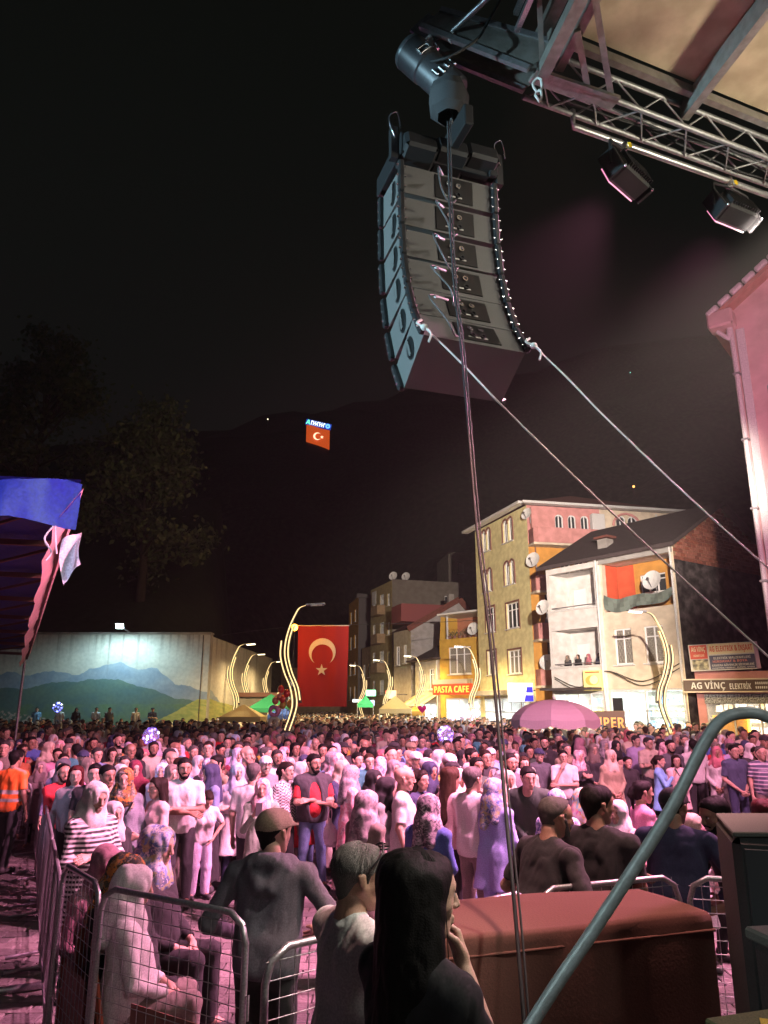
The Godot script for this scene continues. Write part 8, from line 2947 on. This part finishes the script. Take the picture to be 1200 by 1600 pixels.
func people() -> void:
	eye_mat = mat(Color(0.55, 0.53, 0.5), 0.3)
	dark_hair = mat(Color(0.012, 0.01, 0.009), 0.6)
	shoe_mat = mat(Color(0.04, 0.04, 0.04), 0.6)
	var f := 0.0135
	var m := 0.017
	var c := 0.021
	var spec := {
		hoodman = {arms = "rail", top = "hood", lean = 0.08, cell = f, turn = -0.5, girth = 1.12, wide = 1.1}, greyman = {arms = "lean", top = "tee", cell = 0.011, turn = -0.35, girth = 1.22, nod = 0.1, wide = 1.15}, girl = {arms = "chin", top = "tee", cell = 0.011, fem = true, turn = -0.3},
		blacktee = {arms = "rail", top = "tee", lean = 0.25, cell = f, girth = 1.25, wide = 1.15, turn = -0.2}, blackpolo = {arms = "crossed", top = "polo", cell = f, girth = 1.2, wide = 1.15, turn = -0.55}, suitman = {arms = "rail", top = "shirt", lean = 0.22, cell = f, girth = 1.18, wide = 1.15, turn = -0.3}, sidebeard = {arms = "lean", top = "tee", lean = 0.3, cell = f, nod = 0.1},
		redvest = {arms = "crossed", top = "tee", legs = "stride", girth = 1.12, cell = m, turn = 0.35}, redvest_over = {arms = "crossed", top = "openvest", legs = "stride", girth = 1.16, cell = m, turn = 0.35}, pinktee = {arms = "chin", top = "tee", cell = m, girth = 1.08}, polo_side = {arms = "down", top = "polo", cell = m, girth = 1.15},
		scarf_back = {arms = "clasp", top = "coat", fem = true, cell = m, girth = 1.1}, scarf_back2 = {arms = "clasp", top = "shirt", fem = true, cell = m, girth = 1.1}, crossed_fine = {arms = "crossed", top = "tee", cell = m, turn = 0.2}, stripes = {arms = "crossed", top = "tunic", fem = true, cell = m, girth = 1.2, nod = 0.2},
		sit_w = {arms = "lap", legs = "sit", top = "coat", fem = true, cell = m, girth = 1.12, nod = 0.1}, sit_w2 = {arms = "lap", legs = "sit", top = "shirt", fem = true, cell = m, nod = 0.2, turn = 0.4}, girl_bend = {arms = "hip", top = "tee", fem = true, cell = m, lean = 0.35, nod = 0.5, bottom = "loose"}, vestman = {arms = "down", top = "tee", legs = "stride", cell = m},
		m_down = {arms = "down", top = "tee", cell = c}, m_down2 = {arms = "down", top = "polo", cell = c, girth = 1.15, turn = 0.3}, m_crossed = {arms = "crossed", top = "polo", cell = c, girth = 1.08, turn = 0.2}, m_clasp = {arms = "clasp", top = "tee", cell = c}, m_chin = {arms = "chin", top = "tee", cell = c, turn = 0.2}, m_lean = {arms = "clasp", top = "shirt", lean = 0.35, cell = c, turn = 0.4}, m_phone = {arms = "phone", top = "shirt", cell = c}, m_clap = {arms = "clap", top = "shirt", cell = c, turn = 0.35},
		w_down = {arms = "down", top = "shirt", fem = true, cell = c}, w_down2 = {arms = "down", top = "tee", fem = true, cell = c, girth = 1.1}, w_clasp = {arms = "clasp", top = "tunic", fem = true, cell = c, girth = 1.05}, w_coat = {arms = "crossed", top = "coat", fem = true, cell = c, turn = 0.2}, w_coat2 = {arms = "clasp", top = "shirt", fem = true, cell = c, bottom = "skirt"}, w_gown = {arms = "clasp", top = "gown", fem = true, cell = c, turn = 0.2}, w_phone = {arms = "phone", top = "tunic", fem = true, cell = c}, w_clap = {arms = "clap", top = "coat", fem = true, cell = c}}
	jobs = []
	for k in spec:
		jobs.append([k, person_fields.bind(spec[k])])
	run_jobs()
	for i in jobs.size():
		kits[jobs[i][0]] = finish_kit(job_out[i], spec[jobs[i][0]])
	var taken := []
	var nodes := {}
	for r in LISTED:
		var at := Vector3(r[1], 0, r[2])
		var n := place(kits[r[0]], look_of(r[5]), at, r[3], r[4], r[6], "people in the crowd" if r[2] < -4.5 else "people standing by the stage", r[2] > -12.0)
		taken.append(Vector2(r[1], r[2]))
		nodes[r[0]] = n
		if (kits[r[0]] as Dictionary).has("phone"):
			add_phone(n, kits[r[0]], r[6])
	# extras of single people
	share(kits.redvest_over.top, "vest", cloth("charcoal"), nodes.redvest)
	var gl := new_st()
	put_tube(gl, bend([Vector3(-0.088, 0.05, 0.02), Vector3(-0.086, 0.1, 0.06), Vector3(-0.03, 0.128, 0.075), Vector3(0.03, 0.128, 0.075), Vector3(0.086, 0.1, 0.06), Vector3(0.088, 0.05, 0.02), Vector3(0.09, 0.015, -0.02)], 4), 0.0045, 6)
	for s in [-1.0, 1.0]:
		var ring := []
		for i in 13:
			var a := TAU * i / 12.0
			ring.append(Vector3(0.034 * s + cos(a) * 0.024, 0.122 + sin(a) * 0.006 - 0.003, 0.082 + sin(a) * 0.018))
		put_tube(gl, ring, 0.003, 5)
	share(gl.commit(), "eyeglasses", M.black_metal, nodes.greyman, kits.greyman.head)
	# loose strands over the long hair and the short grey hair
	var hr := RandomNumberGenerator.new()
	hr.seed = 21
	for who in ["girl", "greyman"]:
		var hs := new_st()
		for k in (190 if who == "girl" else 420):
			var ph := hr.randf_range(-2.1, 2.1)
			var o := func(rad: float, y: float, zo: float) -> Vector3: return Vector3(sin(ph) * rad, y, -cos(ph) * rad * 0.95 + zo)
			if who == "girl":
				var wv := hr.randfn() * 0.008
				var len := hr.randf_range(0.5, 0.74)
				put_tube(hs, bend([Vector3(sin(ph) * 0.015, 0.134, -0.005), o.call(0.062, 0.112, -0.012), o.call(0.093, 0.045, -0.012), o.call(0.098 + wv, -0.06, -0.012), o.call(0.112 + wv, -0.2, -0.02), o.call(0.125 + wv * 2.0, -len, -0.03)], 3), 0.0022, 4, 0.0008, false)
			else:
				var el := hr.randf_range(0.05, 1.45)
				var p0 := Vector3(sin(ph) * cos(el) * 0.083, 0.043 + sin(el) * 0.085, -0.012 - cos(ph) * cos(el) * 0.107)
				if p0.y * -0.76 + p0.z * 0.65 < -0.01:
					var d0 := Vector3(hr.randfn() * 0.3, -0.6, 0.0) + (p0 - Vector3(0, 0.12, 0.03)) * 5.0
					var nn := (p0 - Vector3(0, 0.04, -0.01)).normalized()
					d0 = (d0 - nn * d0.dot(nn)).normalized()
					put_tube(hs, [p0, p0 + d0 * 0.014 + nn * 0.005, p0 + d0 * 0.03 + nn * 0.001], 0.0017, 4, 0.0006, false)
		share(hs.commit(), "hair_strands", hair_mat("blackhair" if who == "girl" else "silver_hair", "short"), nodes[who], kits[who].head)
		(nodes[who].get_child(nodes[who].get_child_count() - 1) as Node).set_meta("kind", "stuff")
	plastic_bag(Vector3(-0.72, 0.92, -10.62))
	for q in [[-1.80, -6.30, 75, "plastic chair under the blue flowered headscarf"], [-2.11, -6.10, 40, "plastic chair under the mauve headscarf"], [-1.85, -5.75, 60, "plastic chair under the black and orange headscarf"], [-1.69, -5.40, 110, "plastic chair under the white headscarf behind the barrier"]]:
		plastic_chair(Vector3(q[0], 0, q[1]), q[2], q[3])
	balcony_people()
	ledge_people()
	fill_crowd(taken)

func add_phone(n: Node3D, kit: Dictionary, of: String) -> void:
	var t := thing("mobile_phone", "phone held by " + " ".join(Array(of.split(" ")).slice(0, 13)), "phone", n.transform * (kit.phone as Vector3), n.rotation.y, "phones held up in the crowd")
	t.rotation.x = -0.5
	share(phone_mesh, "case", M.black_metal, t)
	var st := new_st()
	put_quad(st, Vector3(0.034, 0.07, -0.0052), Vector3(-0.034, 0.07, -0.0052), Vector3(-0.034, -0.07, -0.0052), Vector3(0.034, -0.07, -0.0052))
	commit(st, "screen", glow(Color(0.7, 0.8, 1.0), 0.8), t)

func plastic_bag(at: Vector3) -> void:
	var t := thing("plastic_bag", "thin white plastic bag hanging from the red t-shirt wearer's hand", "bag", at)
	var d := field_mesh([seg(Vector3(0, -0.17, 0), Vector3(0.02, -0.27, 0.01), 0.09, 0.1, 0.04), seg(Vector3(0, -0.02, 0), Vector3(0, -0.16, 0), 0.018, 0.07, 0.03)], 0.012, 0.02, 16.0)
	var m := mat(Color(0.62, 0.5, 0.6), 0.35)
	m.backlight_enabled = true
	m.backlight = Color(0.3, 0.25, 0.3)
	share(array_mesh(d), "bag_skin", m, t)
	var st := new_st()
	put_tube(st, bend([Vector3(-0.015, -0.03, 0), Vector3(-0.02, 0.06, 0), Vector3(0.01, 0.11, 0), Vector3(0.02, 0.05, 0), Vector3(0.012, -0.03, 0)], 4), 0.006, 5)
	commit(st, "handle", m, t)

func plastic_chair(at: Vector3, face: float, label: String) -> void:
	var t := thing("plastic_chair", label, "chair", at, deg_to_rad(face), "plastic chairs by the barrier")
	var m := mat(Color(0.3, 0.06, 0.03), 0.45)
	add_box(t, "seat", m, Transform3D(Basis(), Vector3(0, 0.385, 0.12)), Vector3(0.42, 0.03, 0.42), 0.012)
	for k in 5:
		add_box(t, "back_slat", m, Transform3D(Basis(Vector3.RIGHT, -0.12), Vector3(-0.16 + k * 0.08, 0.64, -0.16)), Vector3(0.05, 0.46, 0.015), 0.005)
	var st := new_st()
	put_tube(st, bend([Vector3(-0.2, 0.4, -0.1), Vector3(-0.21, 0.75, -0.17), Vector3(-0.12, 0.86, -0.2), Vector3(0.12, 0.86, -0.2), Vector3(0.21, 0.75, -0.17), Vector3(0.2, 0.4, -0.1)], 5), 0.014, 6)
	commit(st, "back_rim", m, t)
	for q in [Vector3(-0.2, 0, -0.12), Vector3(0.2, 0, -0.12), Vector3(-0.19, 0, 0.33), Vector3(0.19, 0, 0.33)]:
		add_box(t, "leg", m, Transform3D(Basis(), Vector3(q.x, 0.19, q.z)), Vector3(0.035, 0.38, 0.035), 0.008)

func balcony_people() -> void:
	var f := face_frame(Vector3(9.25, 0, -41.0), Vector3(13.84, 0, -34.7))
	var face := rad_to_deg(atan2(f.basis.z.x, f.basis.z.z))
	var l := [["w_clasp", "top=charcoal bottom=black hair=taupe hk=scarf", 0.6, "taupe headscarf"], ["w_clasp", "top=black bottom=black hair=darkbrown hk=long", 1.3, "long dark hair"], ["w_coat", "top=rose bottom=black hair=rose hk=scarf", 2.0, "rose headscarf"], ["w_clasp", "top=navy bottom=black hair=black hk=scarf", 2.7, "black headscarf"]]
	for q in l:
		place(kits[q[0]], look_of(q[1]), f * Vector3(q[2], 3.62, -0.45), 0.82, face + 25.0 * sin(q[2] * 5.0), "person with %s watching from the white loggia of the balcony house" % q[3], "people watching from the loggia", false)
	place(kits.w_clasp, look_of("top=grey bottom=black hair=silver hk=scarf"), face_frame(Vector3(9.18, 0, -46.0), Vector3(20.1, 0, -48.3)) * Vector3(0.9, 6.4, 0.4), 0.85, 10, "person in silver headscarf on a balcony of the yellow house", "people watching from the loggia", false)

func ledge_people() -> void:
	var s := thing("stone_ledge", "low stone ledge at the foot of the mural wall", "ledge", Vector3.ZERO)
	for k in 8:
		add_box(s, "ledge_block", M.concrete, Transform3D(Basis(), Vector3(-24.0 + k * 1.55, 0.3, -46.3)), Vector3(1.5, 0.6, 0.7), 0.03)
	var l := [[-19.6, "m_down", "top=white bottom=beige hair=sand hk=cap", "white shirt and sand cap"], [-18.6, "w_gown", "top=black bottom=black hair=black hk=scarf", "long black gown"], [-21.0, "m_down", "top=skyblue bottom=jeans hair=blackhair hk=short", "sky blue t-shirt"], [-17.4, "m_clasp", "top=palebluetop bottom=charcoal hair=blackhair hk=short", "pale blue shirt"], [-16.6, "m_down2", "top=slate bottom=black hair=blackhair hk=short", "slate shirt"], [-15.0, "m_down", "top=white bottom=slate hair=blackhair hk=short", "white t-shirt, by the painted hill"], [-14.0, "m_crossed", "top=navy bottom=charcoal hair=blackhair hk=cap", "navy top, right end of the row"]]
	for q in l:
		place(kits[q[1]], look_of(q[2]), Vector3(q[0], 0.6, -46.3), 0.98, rng.randf_range(0, 40), "person standing on the ledge below the mural in " + q[3], "people on the ledge", false)

func street_right(d: float) -> float:
	# where the house fronts stand on the right-hand side, by distance
	var pts := [[0.0, 9.0], [14.0, 7.5], [20.0, 10.0], [31.0, 13.4], [35.0, 12.8], [41.0, 8.9], [47.0, 8.4], [53.0, 6.2], [62.0, 2.3], [69.0, 0.6], [76.0, 0.3], [84.0, -1.9], [97.0, -4.9], [118.0, -6.0]]
	for i in pts.size() - 1:
		if d < pts[i + 1][0]:
			return lerpf(pts[i][1], pts[i + 1][1], (d - pts[i][0]) / (pts[i + 1][0] - pts[i][0]))
	return -6.0

func random_look(r: RandomNumberGenerator) -> Dictionary:
	var u := r.randf()
	var tops := ["white", "white", "black", "black", "black", "charcoal", "charcoal", "slate", "grey", "greyblue", "navy", "denim", "lavender", "maroon", "red", "pink", "palepink", "beige", "khaki", "taupe", "sage", "teal", "skyblue", "denim", "blue", "red", "rust", "darkgreen", "greyrose", "whitecream", "mustard"]
	var scarves := ["black", "white", "white", "silver", "beige", "taupe", "mauve", "rose", "navy", "silver", "paleblue", "lilac", "greyrose", "teal", "f_grey", "f_blue", "f_rose", "f_pink", "f_navy", "f_dark"]
	var top: String = tops[r.randi() % tops.size()]
	var o := {top = top, bottom = ["black", "charcoal", "jeans", "navy", "greybrown"][r.randi() % 5], skin = ["tan", "light", "light", "deep"][r.randi() % 4]}
	if u < 0.36:
		o.hk = "scarf"
		o.hair = scarves[r.randi() % scarves.size()]
		o.kit = ["w_down", "w_clasp", "w_coat", "w_coat2", "w_gown", "w_phone", "w_clap"][r.randi() % 7]
	elif u < 0.47:
		o.hk = "long" if r.randf() < 0.6 else "bun"
		o.hair = ["blackhair", "darkbrown", "brown"][r.randi() % 3]
		o.kit = ["w_down", "w_down2", "w_clasp", "w_phone"][r.randi() % 4]
	else:
		o.hk = ["short", "short", "short", "receding", "cap", "bald"][r.randi() % 6]
		o.hair = ["blackhair", "blackhair", "darkbrown", "greyblack", "greyhair"][r.randi() % 5]
		if o.hk == "cap":
			o.hair = ["khaki", "black", "navy", "white"][r.randi() % 4]
		o.kit = ["m_down", "m_down2", "m_crossed", "m_clasp", "m_chin", "m_phone", "m_clap"][r.randi() % 7]
		o.beard = r.randf() < 0.3
	return o

func words_for(o: Dictionary) -> String:
	var plain := {whitecream = "cream", greyblue = "grey-blue", palepink = "pale pink", skyblue = "sky blue", greyrose = "grey-rose", paleblue = "pale blue", f_grey = "grey patterned", f_blue = "blue patterned", f_rose = "rose patterned", f_pink = "pink patterned", f_navy = "navy and white", f_dark = "dark patterned", blackhair = "black", darkbrown = "dark brown", greyblack = "greying", greyhair = "grey"}
	var h: String = plain.get(o.hair, o.hair)
	var t: String = plain.get(o.top, o.top)
	var g: String = {"coat": "coat", "gown": "long dress", "tunic": "tunic", "polo": "polo shirt", "shirt": "long-sleeved top"}.get(kits[o.kit].spec.get("top", "tee"), "t-shirt")
	var hw := ""
	match o.hk:
		"scarf": hw = h + " headscarf"
		"cap": hw = h + " cap"
		"bald": hw = "bald head"
		"receding": hw = "receding %s hair" % h
		"long": hw = "long %s hair" % h
		"bun": hw = "tied %s hair" % h
		_: hw = "short %s hair" % h
	return "%s%s, %s %s" % [hw, " and beard" if o.get("beard", false) else "", t, g]

func zone(p: Vector2) -> String:
	var d := -p.y
	var px := 600.0 + 1155.0 * p.x / (d * 0.967 + 0.2)
	var x := "near the barrier row" if px < 200 else ("below the mural" if px < 380 else ("below the flag" if px < 560 else ("left of the cable" if px < 720 else ("left of the parasol" if px < 850 else ("by the pink parasol" if px < 960 else "before the shops")))))
	return x + (", front" if d < 12.5 else (", middle" if d < 16.5 else ", back"))

func fill_crowd(taken: Array) -> void:
	var r := RandomNumberGenerator.new()
	r.seed = 99
	var spots := []
	var clump := FastNoiseLite.new()
	clump.seed = 5
	clump.frequency = 0.09
	var d := 8.6
	while d < 116.0:
		var step := 0.58 if d < 24 else (0.66 if d < 50 else 0.85)
		var x0 := maxf(-0.56 * d - 0.5, -24.5)
		if d < 13.4:
			x0 = maxf(x0, -2.9 - (d - 6.85) * 0.475 + 0.5)
		if d > 45.0:
			x0 = -10.3
		var x1 := minf(0.56 * d + 0.5, street_right(d))
		var x := x0 + r.randf() * step
		while x < x1:
			var p := Vector2(x + r.randf_range(-0.16, 0.16), -d + r.randf_range(-0.2, 0.2))
			x += step * r.randf_range(0.92, 1.25)
			var ok := true
			# the open patch of paving on the right and round the first standing figures
			if p.x > 1.3 + maxf(0.0, (-p.y - 9.0) * 0.32) and -p.y < 14.3 and -p.y > 7.0:
				ok = false
			if -p.y < (11.0 if p.x > -1.9 and p.x < 0.4 else 9.3):
				ok = false
			if absf(p.x - 4.45) < 0.25 and absf(p.y + 20.0) < 0.25:
				ok = false
			# barriers under the parasol
			if p.x > 1.6 and p.x < 5.1 and absf(p.y + 15.8 + (p.x - 1.75) * 0.7) < 0.35:
				ok = false
			if -p.y > 25 and (Vector2(-3.55, -28).distance_to(p) < 0.5 or Vector2(11.2, -30).distance_to(p) < 0.5):
				ok = false
			for c in [Vector2(-7.7, -42), Vector2(-7.4, -50), Vector2(0.7, -48), Vector2(-8.9, -52)]:
				if c.distance_to(p) < 1.5:
					ok = false
			if ok:
				for q in taken:
					if (q as Vector2).distance_to(p) < 0.5:
						ok = false
						break
			if ok and d > 15 and r.randf() < 0.16 + 0.3 * maxf(0.0, clump.get_noise_2d(p.x * 3.0, p.y * 3.0)):
				ok = false
			if ok:
				spots.append(p)
		d += step * 0.92
	# the nearest ones are individuals
	spots.sort_custom(func(a, b): return a.y > b.y)
	var singles := 222
	var people_data := []
	var groups := {}
	for i in mini(singles, spots.size()):
		var o := random_look(r)
		o.at = spots[i]
		o.sc = r.randf_range(0.9, 1.0) * (0.95 if (o.kit as String).begins_with("w") else 1.0)
		o.base = "person with %s, %s" % [words_for(o), zone(spots[i])]
		if not groups.has(o.base):
			groups[o.base] = []
		groups[o.base].append(o)
		people_data.append(o)
	for g in groups:
		var same: Array = groups[g]
		if same.size() > 1:
			same.sort_custom(func(a, b): return a.at.x / a.at.y > b.at.x / b.at.y)
			for i in same.size():
				same[i].base += ", " + ["leftmost", "second", "third", "fourth"][mini(i, 3)]
	for o in people_data:
		var w := "top=%s bottom=%s hair=%s hk=%s skin=%s" % [o.top, o.bottom, o.hair, o.hk, o.skin]
		if o.get("beard", false):
			w += " beard=1"
		var to := Vector2(5.5, -1.0) - (o.at as Vector2)
		var face := rad_to_deg(atan2(to.x, to.y)) + r.randf_range(-28, 22)
		if r.randf() < 0.06:
			face += r.randf_range(60, 180)
		var n := place(kits[o.kit], look_of(w), Vector3(o.at.x, 0, o.at.y), o.sc, face, o.base, "people in the crowd", false)
		if kits[o.kit].has("phone") and r.randf() < 0.8:
			add_phone(n, kits[o.kit], o.base)
	# the rest of the crowd, one object
	var far := Node3D.new()
	far.name = "crowd"
	far.set_meta("kind", "stuff")
	far.set_meta("label", "dense crowd filling the square and the street back to the houses")
	far.set_meta("category", "crowd")
	add_child(far)
	var use := ["m_down", "m_crossed", "m_clasp", "m_chin", "w_down", "w_clasp", "w_coat", "w_gown"]
	var lots := {}
	for k in use:
		lots[k] = []
	for i in range(singles, spots.size()):
		var k: String = use[r.randi() % use.size()]
		lots[k].append(spots[i])
	var tint := func(called: String, rough: float) -> StandardMaterial3D:
		var tm := mat(Color.WHITE, rough)
		tm.vertex_color_use_as_albedo = true
		tm.resource_name = called
		return tm
	var skin_t: StandardMaterial3D = tint.call("skin", 0.6)
	var cloth_t: StandardMaterial3D = tint.call("cloth", 0.9)
	var pal := ["white", "whitecream", "black", "black", "black", "charcoal", "charcoal", "slate", "grey", "navy", "denim", "maroon", "red", "palepink", "beige", "khaki", "taupe", "sage", "whitecream", "greyrose", "lavender"]
	for k in use:
		var pts: Array = lots[k]
		if pts.is_empty():
			continue
		var woman: bool = k.begins_with("w")
		var parts := {body = kits[k].body, clothes = kits[k].top, hair = hair_mesh["scarf" if woman else "short"]}
		if kits[k].has("bottom"):
			parts.trousers = kits[k].bottom
		var mms := {}
		for q in parts:
			var mm := MultiMesh.new()
			mm.transform_format = MultiMesh.TRANSFORM_3D
			mm.use_colors = true
			mm.mesh = parts[q]
			mm.instance_count = pts.size()
			mms[q] = mm
		for i in pts.size():
			var p: Vector2 = pts[i]
			var to := Vector2(5.5, -1.0) - p
			var a := atan2(to.x, to.y) + r.randf_range(-0.5, 0.4)
			if r.randf() < 0.12:
				a += r.randf_range(1.0, 4.0)
			var sc := r.randf_range(0.86, 1.02) * (0.95 if woman else 1.0) * (0.75 if r.randf() < 0.07 else 1.0)
			var t := Transform3D(Basis(Vector3.UP, a) * Basis.from_scale(Vector3.ONE * sc), Vector3(p.x, 0, p.y))
			mms.body.set_instance_transform(i, t)
			mms.body.set_instance_color(i, COLOURS[["tan", "light", "light", "deep"][r.randi() % 4]])
			mms.clothes.set_instance_transform(i, t)
			mms.clothes.set_instance_color(i, COLOURS[pal[r.randi() % pal.size()]])
			mms.hair.set_instance_transform(i, t * (kits[k].head as Transform3D))
			mms.hair.set_instance_color(i, COLOURS[["white", "white", "black", "beige", "taupe", "mauve", "rose", "navy", "silver", "paleblue"][r.randi() % 10] if woman else ["blackhair", "blackhair", "darkbrown", "greyblack", "greyhair"][r.randi() % 5]])
			if mms.has("trousers"):
				mms.trousers.set_instance_transform(i, t)
				mms.trousers.set_instance_color(i, COLOURS[["black", "charcoal", "jeans", "navy"][r.randi() % 4]])
		for q in parts:
			var mi := MultiMeshInstance3D.new()
			mi.name = {"body": "bodies", "clothes": "clothes", "hair": "hair", "trousers": "trousers"}[q]
			mi.multimesh = mms[q]
			mi.material_override = skin_t if q == "body" else cloth_t
			far.add_child(mi, true)
	print("crowd spots ", spots.size())
